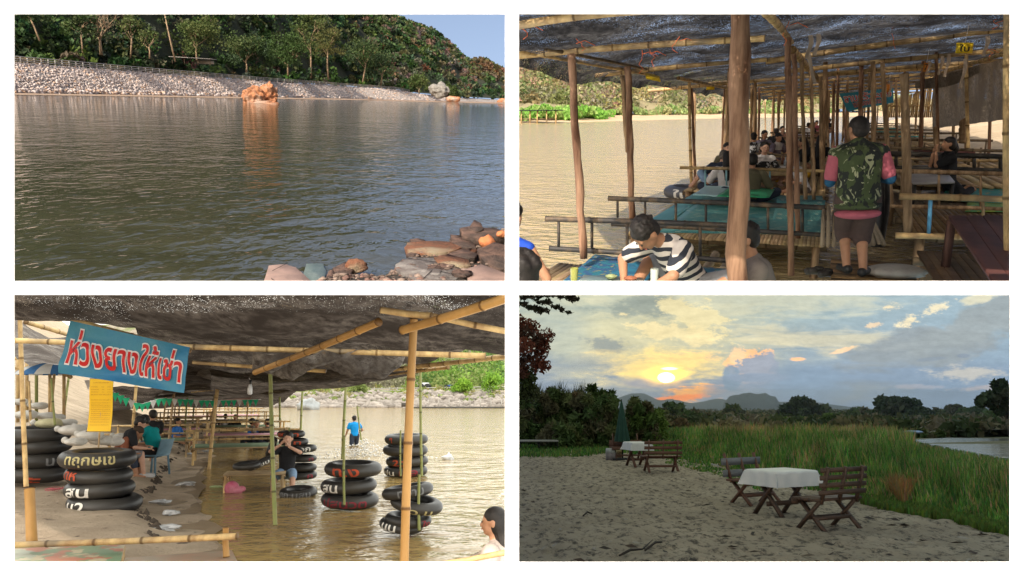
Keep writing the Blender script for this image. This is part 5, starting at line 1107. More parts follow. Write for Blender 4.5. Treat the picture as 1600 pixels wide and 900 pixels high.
def beach(u, v):
    py = 630 + 420 * v ** 2.2 if v > 0 else 627; q = at3(shore3(py), py); w = u * 14 * (1 + q.y * .02); x = q.x + .8 - w + .22 * noise.noise(Vector((q.y * .9, 5, 0))) * max(0, 1 - u * 6)
    e1 = max(0, w - .9); berm = .16 * (1 / (1 + math.exp(-(w - 1.55 - .35 * noise.noise(Vector((q.y * .5, 0, 0)))) * 9)))
    z = -.10 + .11 * min(1, w / .8) + berm + .30 * max(0, w - 4.0 - .0 * q.y) ** 1.15 * (1 if q.y > 7 else .6)
    z += .035 * noise.noise(Vector((x * 1.6, q.y * 1.6, 0))) * min(1, w) + .02 * noise.noise(Vector((x * 5, q.y * 5, 3))) * min(1, w)
    return Vector((x, q.y, z))
m, t, b = nt('beach sand'); vv = coords(t); c = mixc(t, noisef(t, vv, 1.2, 6, .65), (.64, .50, .35), (.38, .28, .185)); c = mixc(t, noisef(t, vv, 5, 4, .6, .62, .7), c, (.15, .105, .07)); t.links.new(c, b.inputs['Base Color']); b.inputs['Roughness'].default_value = .92
bumpn(t, noisef(t, vv, 5, 7, .78, .2, .8), 1.0, .12, b)
SAND3 = m; mb = MB(); mb.grid(110, 130, beach); single('sandy_beach', mb, SAND3, kind='structure', smooth=True)
mb = MB(); mb.grid(30, 60, lambda u, v: (lambda py: (lambda q: Vector((q.x + .10 - 1.5 * u + (.30 * noise.noise(Vector((q.y * 1.3, 2, 0))) + .12 * noise.noise(Vector((q.y * 5, 2, 0)))) * (1 - u), q.y, .012 + .006 * noise.noise(Vector((u * 6, v * 40, 0))) + .03 * max(0, u - .5))))(at3(shore3(py), py)))(640 + 400 * v ** 2))
single('wet_sand', mb, mat('wet sand', (.30, .22, .14), (.2, .145, .09), 1.5, .4, .5, .02, spec=.5), kind='structure', smooth=True)
# crumbly dark edge of the sand berm
mb = MB(); rr = random.Random(6)
for i in range(420):
    py = 655 + 200 * rr.random() ** 1.6; q = at3(shore3(py), py); s = rr.uniform(.02, .06); p = (q.x + .8 - 1.55 - .35 * noise.noise(Vector((q.y * .5, 0, 0))) + rr.uniform(-.09, .07), q.y + rr.uniform(-.1, .1), .03 + rr.uniform(0, .05))
    mb.add((icoV * (1 + .3 * RNG.normal(size=(12, 1)))) * s + np.array(p), icoF)
single('sand_clods', mb, mat('dark wet clods', (.05, .038, .028), (.09, .065, .045), 8, .8, .5, .01), 'dark crumbling clods along the cut edge of the sand', 'sand', kind='stuff')
# ---- far bank
def bank3(px, s):
    Yb = at3(px, 637).y; tab = [(0, 637.5), (.10, 628), (.22, 612), (.38, 606), (.55, 598), (1, 500)]
    py = lerp_tab(tab, s) + (3 * noise.noise(Vector((px * .02, s * 9, 0)))) * (s > .05); Y = Yb * (1 + .75 * s) ; return on3(px, py if px > 560 or s < .3 else py + (560 - px) * .02, Y)
mb = MB(); mb.grid(90, 26, lambda u, v: bank3(150 + 760 * u, v))
m, t, b = nt('far bank'); vv = coords(t); c = mixc(t, noisef(t, vv, .5, 6, .7, .4, .62), (.48, .42, .32), (.36, .27, .19)); c = mixc(t, noisef(t, vv, .2, 5, .6, .5, .6), c, (.24, .28, .10)); t.links.new(c, b.inputs['Base Color']); b.inputs['Roughness'].default_value = .95; bumpn(t, noisef(t, vv, 1.2, 5, .7), .8, .5, b)
single('far_bank', mb, m, kind='structure')
mb = MB(); rr = random.Random(14)
for i in range(1500):
    px = rr.uniform(395, 800); p = bank3(px, rr.uniform(.0, .2)); s = rr.uniform(.18, .55); g = rr.uniform(.6, 1.1)
    mb.add((icoV * (1 + .25 * RNG.normal(size=(12, 1)))) * np.array([1.3, 1, .8]) * s + np.array(p), icoF, (g, g * .97, g * .93))
single('bank_stones', mb, STONE, 'pale broken stones along the foot of the far bank', 'stones', kind='stuff')
mb = MB(); C, Rd, Nn, Cc, Sz = [], [], [], [], []
for i in range(520):
    px = rr.uniform(380, 810); s = rr.uniform(.36, 1.0); p = bank3(px, s); r_ = rr.uniform(1.2, 2.6) * (1 + s * .4)
    col = rr.choice([(.32, .30, .20), (.36, .33, .24), (.24, .27, .13), (.30, .27, .2)]) if px < 640 else rr.choice([(.16, .28, .05), (.26, .40, .08), (.30, .36, .12), (.12, .22, .06)])
    C.append(tuple(p + Vector((0, 0, r_ * .4)))); Rd.append(r_); Cc.append(col); Nn.append(90); Sz.append(.36)
for i in range(160):
    px = rr.uniform(395, 800); p = bank3(px, rr.uniform(.1, .4)); C.append(tuple(p)); Rd.append(.7); Cc.append(rr.choice([(.3, .38, .1), (.4, .36, .15), (.25, .3, .1)])); Nn.append(40); Sz.append(.3)
leaves(mb, C, Rd, Nn, np.array(Sz), Cc, .85, .4, .35, .25); single('bank_bushes', mb, LEAF, 'hazy green and dry bushes covering the far bank and the hill above it', 'bushes', kind='stuff')
for lb, px, by, ty, cw, cc, sd in (('bright lime green tree on the far bank right of the thick bamboo post', 722, 622, 594, 19, [(.30, .48, .06), (.24, .42, .05)], 3), ('bright green tree at the right edge of the far bank', 770, 618, 586, 24, [(.26, .44, .05), (.20, .36, .05)], 4), ('yellow green bush by the water left of the barge', 620, 632, 625, 8, [(.45, .46, .05)], 5), ('small leafy tree on the far bank between two green poles', 560, 618, 600, 16, [(.3, .36, .12)], 6)):
    Y = at3(px, 637).y * 1.14; b_ = on3(px, by, Y); tree(lb, b_, (on3(px, ty, Y).z - b_.z), cw / F * Y, cc, n=1500, leaf=.22, seed=sd, fork=.25, kids=3)
# road rail, parked trucks, barge, tarp heap on the far bank
def far3(px, py, f=1.2): return on3(px, py, at3(px, 637).y * f)
T = thing('road_railing', 'long pale railing along the road on the far bank', 'railing', far3(600, 612)); o3 = far3(600, 612); mb = MB()
for py in (607, 610.5): mb = MB(); mb.path([far3(x, py - (x - 600) * .015) - o3 for x in (580, 640, 700, 789)], .07, 5); part('rail', mb, WHITE_M, T)
for x in range(585, 790, 12): mb = MB(); mb.tube(far3(x, 613) - o3, far3(x, 605) - o3, .07, n=5); part('post', mb, WHITE_M, T)
for lb, px, py, w, cc in (('white box truck parked by the railing on the far bank', 664, 600, 13, (.75, .75, .75)), ('small blue pickup truck parked by the railing on the far bank', 703, 602, 13, (.05, .12, .4))):
    c = far3(px, py + 2, 1.25); s = c.y / F; T = thing('truck', lb, 'truck', c); mb = MB(); mb.box((1 * s, 0, 1 * s), ((w - 4) * s, 2, (6 if cc[0] > .5 else 3) * s)); part('cargo_box', mb, mat('paint %s' % lb[:5], cc, cc, 3, .4, 0), T); mb = MB(); mb.box((-(w / 2 - 2) * s, 0, 0), (4 * s, 1.9, 4.5 * s), taper=.8); part('cab', mb, _mats['paint %s' % lb[:5]], T)
    for sx in (-.35, .35): mb = MB(); mb.tube((sx * w * s, -1.1, -2 * s), (sx * w * s, 1.1, -2 * s), .45, n=10); part('wheel', mb, RUBBER, T)
b_ = at3(715, 637.5); s = b_.y / F; T = thing('barge', 'long dark flat barge with thin posts moored at the far bank', 'boat', b_)
mb = MB(); mb.box((0, 0, .7 * s), (150 * s, 2.5, 2.0 * s)); part('hull', mb, mat('dark hull', (.06, .055, .05), (.1, .09, .08), 1, .7), T)
mb = MB(); mb.box((-80 * s, 0, 5 * s), (10 * s, 2, 6 * s)); part('cabin', mb, mat('dark hull', (.06, .055, .05)), T)
for i in range(9): mb = MB(); mb.tube(((-60 + 16 * i) * s, -1, 0), ((-60 + 16 * i) * s, -1, 13 * s), .05, n=5); part('post', mb, WHITE_M, T)
b_ = at3(483, 640); s = b_.y / F; mb = MB(); rock_mb(mb, (0, 0, 4 * s), (28 * s, 4, 26 * s), 5, 3, rough=.3); single('boulder', mb, mat('blue grey rock', (.45, .47, .48), (.33, .35, .36), .6, .8, .6, .2), 'pale blue grey boulder at the water edge of the far bank', 'rock', b_)

# ---- shade nets
NET3 = net_mat('brown black shade net', (.030, .023, .019), (.19, .155, .13), .55, 60, .45); NET3B = net_mat('net coloured as sunlit', (.15, .13, .12), (.60, .56, .52), .9, 45, .6)  # second net is a pale copy, sunlight put into its colour
def net3(label, pts, sag=.12, m=None, nu=70, nv=50, seed=0, name='shade_net'):
    q = [on3(*p) for p in pts]; c = sum(q, Vector()) / 4; mb = MB()
    def f(u, v):
        p = q[0].lerp(q[1], u).lerp(q[3].lerp(q[2], u), v) - c
        return p + Vector((0, 0, -sag * 4 * v * (1 - v) * (.6 + .8 * noise.noise(Vector((u * 3, seed, 1)))) + sag * .8 * noise.noise(Vector((u * 5, v * 4, seed))) + .02 * noise.noise(Vector((u * 26, v * 14, seed)))))
    mb.grid(nu, nv, f); return single(name, mb, m or NET3, label, 'shade net', c, smooth=True)
net3('nearest dark sagging net spanning the top of the beach shelter', [(-40, 490, 7.0), (830, 556, 7.6), (900, 330, 3.6), (-60, 330, 3.6)], .14, seed=1)
net3('middle net stretched between the two long bamboo beams', [(250, 588, 12.5), (600, 575, 12), (830, 500, 7.9), (200, 485, 7.2)], .14, seed=2)
net3('strip of net coloured as sunlit hanging under the middle beam', [(395, 575, 9.5), (600, 560, 9.2), (640, 553, 7.8), (395, 550, 7.7)], .22, NET3B, seed=3)
net3('far low net over the tables at the water side', [(240, 618, 26), (440, 612, 24), (700, 572, 10.5), (280, 585, 11)], .16, seed=4)
net3('net coloured as sunlit above the blue banner at the left', [(60, 575, 17), (330, 606, 19), (330, 560, 10), (-40, 495, 8.5)], .2, NET3B, seed=5)  # pale colour stands in for sun on this net
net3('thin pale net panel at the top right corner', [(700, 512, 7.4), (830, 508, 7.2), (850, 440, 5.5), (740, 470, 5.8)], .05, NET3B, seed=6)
net3('far dark net roof edge over the long row of tables', [(150, 640, 44), (420, 635, 40), (470, 606, 22), (160, 606, 21)], .18, seed=7)
# ---- bamboo poles and beams
def pole3(label, a, b, Ya, Yb, r, m=BAMBOO, bend=.01, name='bamboo_pole', r1=None, ln=.36, cat='pole', group=None):
    p, q = on3(*b, Yb), on3(*a, Ya); mb = MB(); bamboo(mb, Vector(), q - p, r, r1 or r * .92, ln, bend, 10); return single(name, mb, m, label, cat, p, group=group, smooth=True)
BAMBOO_O = mat('bamboo golden', (.44, .24, .075), (.32, .17, .05), 7, .5, .2, .004, (1, 1, .3), vcol=True)
pole3('thick golden bamboo post at the right standing in front of the tube stacks', (647, 497), (631, 900), 6.0, 5.9, .034, BAMBOO_O, ln=.42, r1=.031)
pole3('green bamboo pole standing in the shallow water near the centre', (422, 566), (430, 822), 9.6, 9.3, .026, BAMBOO_G)
pole3('slim green bamboo pole right of the blue clad wader', (541, 596), (535, 718), 18, 18, .034, BAMBOO_G)
pole3('green bamboo pole just right of the thick golden post', (657, 578), (659, 745), 14.8, 14.8, .026, BAMBOO_G)
pole3('thin green pole by the water behind the sitting photographer', (473, 604), (470, 672), 24, 24, .035, BAMBOO_G)
pole3('leaning thin stick standing in the open river', (558, 634), (565, 692), 24, 24, .025, BAMBOO_G)
pole3('second thin green pole by the water left of the photographer', (437, 612), (438, 676), 26, 26, .036, BAMBOO_G)
pole3('weathered bamboo pole at the far left in front of the big tubes', (31, 494), (41, 762), 8.0, 8.0, .024, BAMBOO)
pole3('thick cut bamboo post at the lower left corner', (46, 762), (50, 850), 6.4, 6.3, .042, BAMBOO_O, ln=.5)
pole3('short bamboo peg at the right end of the front rail', (353, 822), (354, 872), 6.2, 6.2, .025, BAMBOO_O)
pole3('horizontal bamboo rail across the lower left in front of the beach', (0, 852), (372, 838), 6.2, 6.1, .026, BAMBOO, name='bamboo_rail', cat='rail')
for lb, a, b_, Ya, Yb, r in (('long straight bamboo beam crossing under the middle net', (20, 532), (760, 556), 7.8, 7.8, .030), ('diagonal bamboo beam rising from the green pole to the net', (398, 582), (592, 503), 8.0, 5.6, .030), ('thick bamboo beam rising to the top right corner', (628, 516), (830, 452), 5.6, 4.6, .034), ('bamboo beam end lashed on top of the golden post', (594, 484), (676, 494), 5.5, 5.4, .026), ('thin bamboo beam running to the right edge under the pale net', (664, 491), (820, 523), 5.5, 5.6, .024),
        ('long edge pole carrying the nets toward the right edge', (300, 612), (800, 556), 20, 8.6, .032), ('thin upper pole beside the long edge pole', (430, 604), (700, 574), 19, 10, .028), ('bamboo pole under the net at the left top', (40, 503), (300, 580), 8.2, 14, .028), ('short broken bamboo stick hanging under the nearest net', (436, 476), (516, 492), 6.5, 6.7, .014), ('crossbar at the head of the green pole near the centre', (300, 566), (510, 580), 9.5, 9.6, .024), ('bamboo purlin above the banner at the left', (110, 498), (300, 548), 6.5, 6.7, .020), ('far crossbeam above the table rows', (250, 606), (450, 606), 22, 22, .04)):
    pole3(lb, a, b_, Ya, Yb, r, BAMBOO_O if 'thick' in lb or 'diagonal' in lb else BAMBOO, name='bamboo_beam', cat='beam')
rr = random.Random(31); k = 0
for row, (x0, y0, x1, y1, n) in enumerate(((190, 735, 338, 632, 10), (322, 752, 342, 632, 9), (438, 676, 352, 632, 8), (385, 700, 345, 632, 9), (60, 700, 328, 632, 9), (250, 730, 340, 632, 9))):
    nm = ['left of the aisle', 'in the middle aisle', 'along the water side', 'beside the water side tables', 'on the sandy slope side', 'between the left tables'][row]
    for i in range(n):
        f = 1 - (1 - i / n) ** 1.0; s = (i + .3) / n; w = 1 - 1 / (1 + 5 * s) * 1.0; px = x0 + (x1 - x0) * w; py = y0 + (y1 - y0) * w * 1.1; py = min(py, 650 if py < 640 else py); py = max(py, 642)
        p = at3(px + rr.uniform(-5, 5), py); h = 2.45 + rr.uniform(-.1, .2); mb = MB(); bamboo(mb, Vector((0, 0, -.1)), (rr.uniform(-.12, .12) + .05, 0, h), rr.uniform(.026, .04), None, .5, .02, 7)
        single('bamboo_post', mb, rr.choice([BAMBOO, BAMBOO, BAMBOO_G, POST_GREY]), 'one of the far bamboo posts ' + nm, 'post', p, group='far bamboo posts ' + nm, smooth=True)
# ---- tables, decks and frames receding
def platform(label, c, w, d, z, m, P=P3, rz=0.0, rails=2, legs=True, name='bamboo_platform', n=12, group=None, cloth_=None):
    T = thing(name, label, 'platform', c, rz, group); mb = MB()
    for i in range(n): g = .75 + .4 * ((i * 7) % 5) / 5; mb.box((0, -d / 2 + d * (i + .5) / n, z), (w, d / n * .85, .03), col=(g, g, g))
    part('slats', mb, m, T)
    for sx in (-1, 1):
        mb = MB(); bamboo(mb, (sx * w * .47, -d / 2, z - .05), (sx * w * .47, d / 2, z - .05), .03, n=7); part('joist', mb, BAMBOO, T)
        for sy in (-1, 1): mb = MB(); bamboo(mb, (sx * w * .46, sy * d * .46, -.1), (sx * w * .46, sy * d * .46, z + .4 * rails / 2), .028, n=7); part('leg', mb, BAMBOO, T)
    for j in range(rails):
        mb = MB(); bamboo(mb, (-w / 2 - .1, -d * .47, z + .2 + .2 * j), (w / 2 + .1, -d * .47, z + .2 + .2 * j), .025, n=7); part('rail', mb, BAMBOO, T)
    if cloth_: mb = MB(); mb.box((0, 0, z + .02), (w * .98, d * .9, .015)); mb2 = part('mat', mb, cloth_, T)
    return T
GREENM = mat('dull green mat', (.16, .22, .13), (.12, .17, .1), 5, .8); PINKM = mat('pink table mat', (.50, .16, .24), (.42, .3, .28), 6, .6)
rr = random.Random(3)
for i, (px, py, w, z, c_) in enumerate(((235, 714, 1.9, .42, GREENM), (262, 690, 2.0, .4, PINKM), (285, 672, 2.2, .4, PLANK), (298, 662, 2.4, .4, mat('red brown boards', (.2, .075, .06))), (306, 654, 2.4, .4, PLANK), (312, 648, 2.6, .4, PINKM))):
    platform('%s bamboo platform of the row on the sand side of the aisle' % ord_[i], at3(px, py), w, 1.5 + i * .2, z, PLANK, rz=R(20), group='platforms on the sand side', cloth_=c_)
for i, (px, py, w, z, c_) in enumerate(((378, 722, 2.3, .38, GREENM), (382, 700, 2.3, .4, PINKM), (378, 683, 2.3, .4, GREENM), (372, 670, 2.6, .4, PLANK), (366, 660, 2.8, .4, PINKM), (360, 652, 3, .4, PLANK))):
    platform('%s bamboo platform of the row on the water side of the aisle' % ord_[i], at3(px, py), w, 1.5 + i * .2, z, PLANK, rz=R(20), group='platforms on the water side', cloth_=c_)
platform('low bamboo bench standing in the shallows with two black tubes on it', on3(405, 616, 13.3) - Vector((0, 0, 1.72)), .98, .62, .40, PLANK, rz=R(14), rails=0, n=9, name='bamboo_bench')
# bamboo stair and frame at the far left slope
T = thing('stair_frame', 'bamboo stair frame climbing the sandy slope at the far left', 'frame', on3(60, 640, 15)); c0 = on3(60, 640, 15)
for a, b_ in (((22, 518), (100, 570)), ((22, 540), (112, 590)), ((22, 560), (118, 560)), ((22, 575), (118, 577))): mb = MB(); mb.tube(on3(*a, 15) - c0, on3(*b_, 15) - c0, .035, n=7); part('rail', mb, BAMBOO, T)
for x in (28, 42, 57, 78, 100): mb = MB(); mb.tube(on3(x, 515 + (x - 22) * .5, 15) - c0, on3(x, 660, 15) - c0, .03, n=7); part('post', mb, BAMBOO_G if x in (57,) else BAMBOO, T)
# ---- banner and price board
c4 = [on3(110, 501, 6.3), on3(298, 543, 6.3), on3(288, 614, 6.3), on3(94, 583, 6.3)]
banner('big blue cloth banner with large red lettering outlined in white', c4, P3, [('ห่วงยางให้เช่า', .05, .97, .13, .80, RED_T, WHITE_T)], mat('teal blue vinyl', (.07, .25, .30), (.02, .15, .33), 1.6, .45, .3, .02), .05, bold=.016)
T = thing('price_board', 'tall bright yellow price board with faint red lines on a bamboo stick', 'sign', on3(154, 674, 11)); c0 = on3(154, 674, 11); s = 11 / F; mb = MB(); mb.grid(6, 12, lambda u, v: ((-18 + 36 * u) * s, .02 * math.sin(v * 5), 80 * v * s)); mb.grid(6, 12, lambda u, v: ((-18 + 36 * u) * s, .02 * math.sin(v * 5) + .006, 80 * v * s)); part('board', mb, mat('yellow vinyl', (.85, .52, .01), (.80, .47, .01), 2, .5, 0), T)
t_ = MB(); rr = random.Random(2)
for i, v in enumerate((.93, .85, .80, .75, .70, .60, .54, .50, .46, .42, .38, .34, .30, .26, .22, .18, .12)):
    s_ = ['ราคาห่วงยาง', 'ห่วงเล็ก      ๒๐     บาท', 'ห่วงกลาง     ๓๐     บาท', 'ห่วงใหญ่      ๔๐     บาท', 'กติกาการเช่า', 'โปรดดูแลห่วงยางและทรัพย์สินของท่าน', 'คืนห่วงยางก่อนเวลา ๑๗.๐๐ น.'][min(i, 4) if i < 6 else 5 + i % 2]
    text_on(t_, s_, lambda a, b: ((-15 + 30 * a * (1 if i != 0 else .8) + (3 if i == 0 else 0)) * s, -.006 + .02 * math.sin(v * 5), (80 * v + 2.2 * b - 1) * s), bold=.0)
part('lettering', t_, mat('orange red print', (.55, .2, .01), None, 3, .5, 0), T)
mb = MB(); mb.tube((0, .03, -2.0), (0, .03, 84 * s), .012, n=7); part('stick', mb, BAMBOO, T)
for z in (0, 80): mb = MB(); mb.tube((-20 * s, .01, z * s), (20 * s, .01, z * s), .008, n=6); part('crossbar', mb, BAMBOO_D, T)
c4 = [on3(346, 625, 24), on3(393, 621, 24), on3(390, 630, 24), on3(347, 634, 24)]
banner('small faded pink banner with purple lettering far down the aisle', c4, P3, [('ร้านอาหาร', .2, .85, .15, .85, mat('purple print', (.15, .08, .4), None, 3, .5, 0), None)], mat('pink vinyl', (.6, .38, .33), None, 3, .5, 0), .02)
sheet('cloth_panel', 'green and white cloth panel hanging behind the beach umbrella', 'cloth', mat('green white cloth', (.25, .5, .3), (.7, .7, .62), 1.5, .8, 0, lo=.45, hi=.5), 0, [(85, 616), (114, 620), (112, 600), (84, 600)], P=P3, Zs=(1.35, 1.35, 1.75, 1.75)) if False else None
# bunting
c0 = on3(140, 590, 16); T = thing('bunting', 'string of small green and white triangle flags across the beach huts', 'bunting', c0); mb = MB(); pts = []
for i in range(33):
    f = i / 32; pts.append(on3(138 + 270 * f, lerp_tab([(0, 594), (.3, 632), (.42, 622), (.7, 626), (1, 624)], f), 16 + 8 * f) - c0)
mb.path(pts, .006, 4); part('cord', mb, WHITE_C, T)
for i in range(0, 32):
    p = pts[i]; mb = MB(); w = .085; mb.add([tuple(p + Vector((-w, 0, 0))), tuple(p + Vector((w, 0, 0))), tuple(p + Vector((.01, 0, -.2)))], [(0, 1, 2)]); part('flag', mb, mat('green flag', (.03, .50, .25), None, 3, .5, 0, trans=.4) if i % 4 else WHITE_C, T)
# hanging bulb
c0 = on3(391, 600, 12); T = thing('bulb', 'white plastic lamp bulb hanging unlit from the net on its cord', 'lamp', c0); mb = MB(); mb.path([(0, 0, 0), (0, 0, -.03), (0, 0, -.06), (0, 0, -.15), (0, 0, -.165)], [.02, .028, .036, .036, .02], 14); part('bulb_glass', mb, mat('bulb plastic', (.8, .8, .8), None, 3, .3, 0), T, True); mb = MB(); mb.tube((0, 0, 0), (0, 0, .06), .02, n=10); part('socket', mb, RUBBER, T); mb = MB(); mb.path([(0, 0, .05), (-.05, 0, .15), (-.1, 0, .1), (-.05, 0, .3)], .005, 5); part('cord', mb, WHITE_C, T)
# beach umbrella
c0 = on3(78, 668, 14.5); s = 14.5 / F; T = thing('beach_umbrella', 'blue and white striped beach umbrella open on the sandy slope', 'umbrella', c0)
for g_ in (0, 1):
    mb = MB()
    for k in range(16):
        if k % 2 != g_: continue
        for j in range(5):
            def up(a, q): rr_ = 57 * s * math.sin(q * 1.2) / math.sin(1.2); return (rr_ * math.cos(a), rr_ * math.sin(a) * .9, (78 + 22 * math.cos(q * 1.45)) * s)
            a0, a1 = 2 * math.pi * k / 16, 2 * math.pi * (k + 1) / 16; mb.add([up(a0, j / 5), up(a1, j / 5), up(a1, (j + 1) / 5), up(a0, (j + 1) / 5)], [(0, 1, 2, 3)])
    part('canopy_panels', mb, mat('umbrella blue', (.05, .17, .38), (.03, .12, .3), 3, .7, 0, trans=.35) if g_ else mat('umbrella white', (.62, .62, .58), (.5, .5, .5), 3, .7, 0, trans=.35), T, label='blue panels' if g_ else 'white panels')
mb = MB(); mb.tube((0, 0, -.3), (0, 0, 101 * s), .025, n=8); part('pole', mb, BAMBOO, T)
pole3('bamboo stick beside the umbrella pole on the slope', (45, 595), (50, 690), 13, 13, .02, BAMBOO); pole3('thin greenish stick right of the umbrella pole', (80, 590), (86, 665), 12.5, 12.5, .018, BAMBOO_G)
# sandbags up the slope
BAG = mat('white sack', (.62, .60, .55), (.48, .45, .40), 6, .8, .5, .02)
for i, (px, py, w, Y, mm) in enumerate(((33, 628, 26, 15, 0), (60, 634, 26, 15, 0), (40, 648, 34, 14, 0), (72, 650, 28, 14.4, 0), (88, 652, 24, 14.6, 0), (76, 662, 40, 13, 1), (104, 660, 26, 13.4, 0), (112, 672, 40, 12.4, 0), (130, 668, 24, 12.9, 0), (140, 680, 40, 12, 0), (118, 690, 30, 11.5, 0), (156, 688, 34, 12.2, 0), (176, 690, 30, 13, 0), (190, 682, 26, 14, 0))):
    c0 = on3(px, py, Y); s = Y / F; T = thing('sandbag', 'white sandbag number %s down the slope' % 'one' if False else ['white sandbag highest at the left behind the tubes', 'white sandbag second from the left in the top row', 'white sandbag just above the top of the big tube stack', 'white sandbag next to the umbrella pole', 'short white sandbag right of the umbrella pole', 'yellowed sandbag below the umbrella pole', 'white sandbag right of the yellowed one', 'white sandbag with a tied neck between umbrella and price board', 'small white sandbag left of the price board', 'low white sandbag under the price board', 'flat white sandbag above the painted tube stack', 'white sandbag behind the stick of the price board', 'white sandbag right of the price board', 'farthest white sandbag right of the price board'][i], 'sandbag', c0, rz=.2 * ((i % 3) - 1), group='sandbags on the slope')
    mb = MB(); mb.ell((0, 0, 0), (w * s * .48, .2, w * s * .2), nu=18, nv=12); mb.ell((w * s * .2, 0, 0), (w * s * .28, .18, w * s * .22), nu=14, nv=10); part('sack', fuse(mb, .02, 2), BAG if not mm else mat('yellowed sack', (.52, .48, .30), (.4, .36, .2), 6, .8, .5, .02), T)
    mb = MB(); mb.cap((-w * s * .42, 0, 0), (-w * s * .55, 0, .02), .03, .05, 8); part('neck', mb, BAG, T)
# ---- tube stacks
def stack(label, px, tubes, Y, group=None, tilt=None):
    """tubes: (px centre, py centre, half width px, texts, tilt degrees)"""
    nm = ['top', 'second', 'third', 'fourth', 'fifth']
    for i, (x, y, hw, tx, tl) in enumerate(tubes):
        s = Y / F; outer = hw * s; r = outer * .255; c = on3(x, y, Y)
        pos = 'lowest' if i == len(tubes) - 1 else (nm[i] + ('' if i == 0 else ''))
        ring_tube('%s tube of the %s' % (pos, label), c, outer - r, r, Matrix.Rotation(R(tl), 3, 'Y') @ Matrix.Rotation(R(tl * .3 + 2), 3, 'X'), tx, group='tubes of the ' + label, rz=0)
S1 = 'painted tube stack standing on the sand'
stack(S1, 155, [(153, 716, 54, [('ทฤกษเข', 284, 78, 'y', -38, 40)], 1), (154.5, 741, 47, [('ทห', 240, 34, 'r', -20, 45)], 3), (156, 763, 49, [('สน', 256, 48, 'w', -40, 36)], -1), (164, 785, 52, [('น2', 246, 40, 'w', -40, 40)], 3)], 10.3)
stack('big stack behind the left bamboo pole', 58, [(55, 679, 49, [], 1), (60, 697, 46, [], -2), (55, 716, 49, [('น', 325, 14, 'g', -30, 30)], 3), (55, 737, 50, [('H', 255, 12, 'r', -30, 40), ('ะ', 300, 20, 'r', -50, 0)], 4)], 12.6)
stack('stack of three tubes standing in the water', 548, [(552, 732, 43, [('ท.ง', 265, 56, 'r', -45, 28)], 1), (545, 758, 42, [('สน', 238, 40, 'w', -40, 36)], -1), (547, 780, 43, [('ปสนวต', 268, 96, 'd', -40, 40)], 2)], 11.3)
stack('untidy stack of tubes behind the thick golden post', 643, [(637, 767, 39, [('ทงาน', 285, 60, 'g', -40, 30)], -8), (651, 787, 40, [('ว น', 290, 50, 'y', -55, 0)], 10), (638, 811, 35, [('ใง', 330, 30, 'd', -40, 30)], 4), (627, 820, 33, [('นน', 240, 46, 'w', -40, 40)], 8)], 9.15)
stack('straight stack of four tubes farther out in the water', 635, [(635, 686, 33, [('ๆ', 232, 10, 'r', -30, 30)], 0), (633.5, 703, 34, [], 1), (636, 720, 32, [('2ว', 255, 40, 'r', -40, 36)], -1), (634, 735, 33, [('ปน', 226, 40, 'w', -40, 30), ('มล', 285, 50, 'd', -40, 30)], 0)], 15.6)
stack('tall stack of tubes behind the sitting photographer', 470, [(455, 678, 21, [('สถา', 268, 100, 'r', -40, 36)], 0), (459, 690, 22, [('ท', 300, 30, 'r', -30, 30)], 1), (471, 701, 23, [('นนงก', 272, 96, 'w', -40, 36)], -2), (474, 716, 20, [('ก', 320, 24, 'd', -30, 30)], 0), (472, 730, 22, [], 1), (470, 742, 24, [('ค', 320, 24, 'd', -30, 30)], 0)], 14.2)
for lb, x, y, hw, Y, tl, tx in (('flat black tube lying at the left end of the bamboo bench', 386, 727, 21, 12.7, 4, []), ('black tube leaning on the other one on the bamboo bench', 408, 723, 22, 13.0, 24, [('ข ขน', 285, 70, 'w', -50, 0)]), ('black tube standing behind the bench by the photographer', 424, 700, 17, 14, 70, []), ('black tube floating under the feet of the photographer', 466, 769, 28, 12.6, 0, [('คก.บสน', 270, 110, 'g', -30, 40)])):
    s = Y / F; r = hw * s * .26; ring_tube(lb, on3(x, y, Y), hw * s - r, r, Matrix.Rotation(R(-tl), 3, 'Y') @ Matrix.Rotation(R(6), 3, 'X'), tx)
for px, y0, y1, Y, lb in ((538, 680, 790, 10.6, 'thin stick through the stack of three tubes'), (655, 740, 830, 8.9, 'bamboo stick through the untidy stack of tubes'), (626, 672, 745, 14.6, 'thin stick through the straight stack of four tubes'), (452, 668, 745, 14.2, 'thin stick through the tall stack of tubes')):
    pole3(lb, (px, y0), (px, y1), Y, Y, .017, BAMBOO_G, name='stake', cat='stake')
# ---- foreground tables at the bottom, cushions, bags, litter
def printmat():
    m, t, b = nt('printed vinyl'); v = coords(t); x = mixc(t, noisef(t, v, 3, 4, .6, .45, .5), (.55, .22, .14), (.25, .36, .22)); x = mixc(t, noisef(t, v, 4.5, 3, .6, .52, .55), x, (.6, .52, .35)); x = mixc(t, noisef(t, v, 2.2, 3, .6, .56, .58), x, (.45, .48, .38))
    t.links.new(x, b.inputs['Base Color']); b.inputs['Roughness'].default_value = .35; return m
PM = printmat()
def table3(label, z, pts, m):
    q = [at3(x, y, z) for x, y in pts]; return deck(label, z, q, 1, m, gap=0, name='table', joists=False, legs=.05, leglen=z - .02, cat='table', legm=BAMBOO)
table3('table covered with a printed red and green vinyl sheet at the lower left corner', .36, [(-40, 905), (180, 905), (196, 847), (-40, 862)], PM)
table3('table with a faded orange printed cloth at the bottom centre left', .34, [(180, 905), (385, 905), (362, 860), (196, 872)], mat('faded print', (.55, .3, .2), (.35, .33, .25), 3, .4, 0))
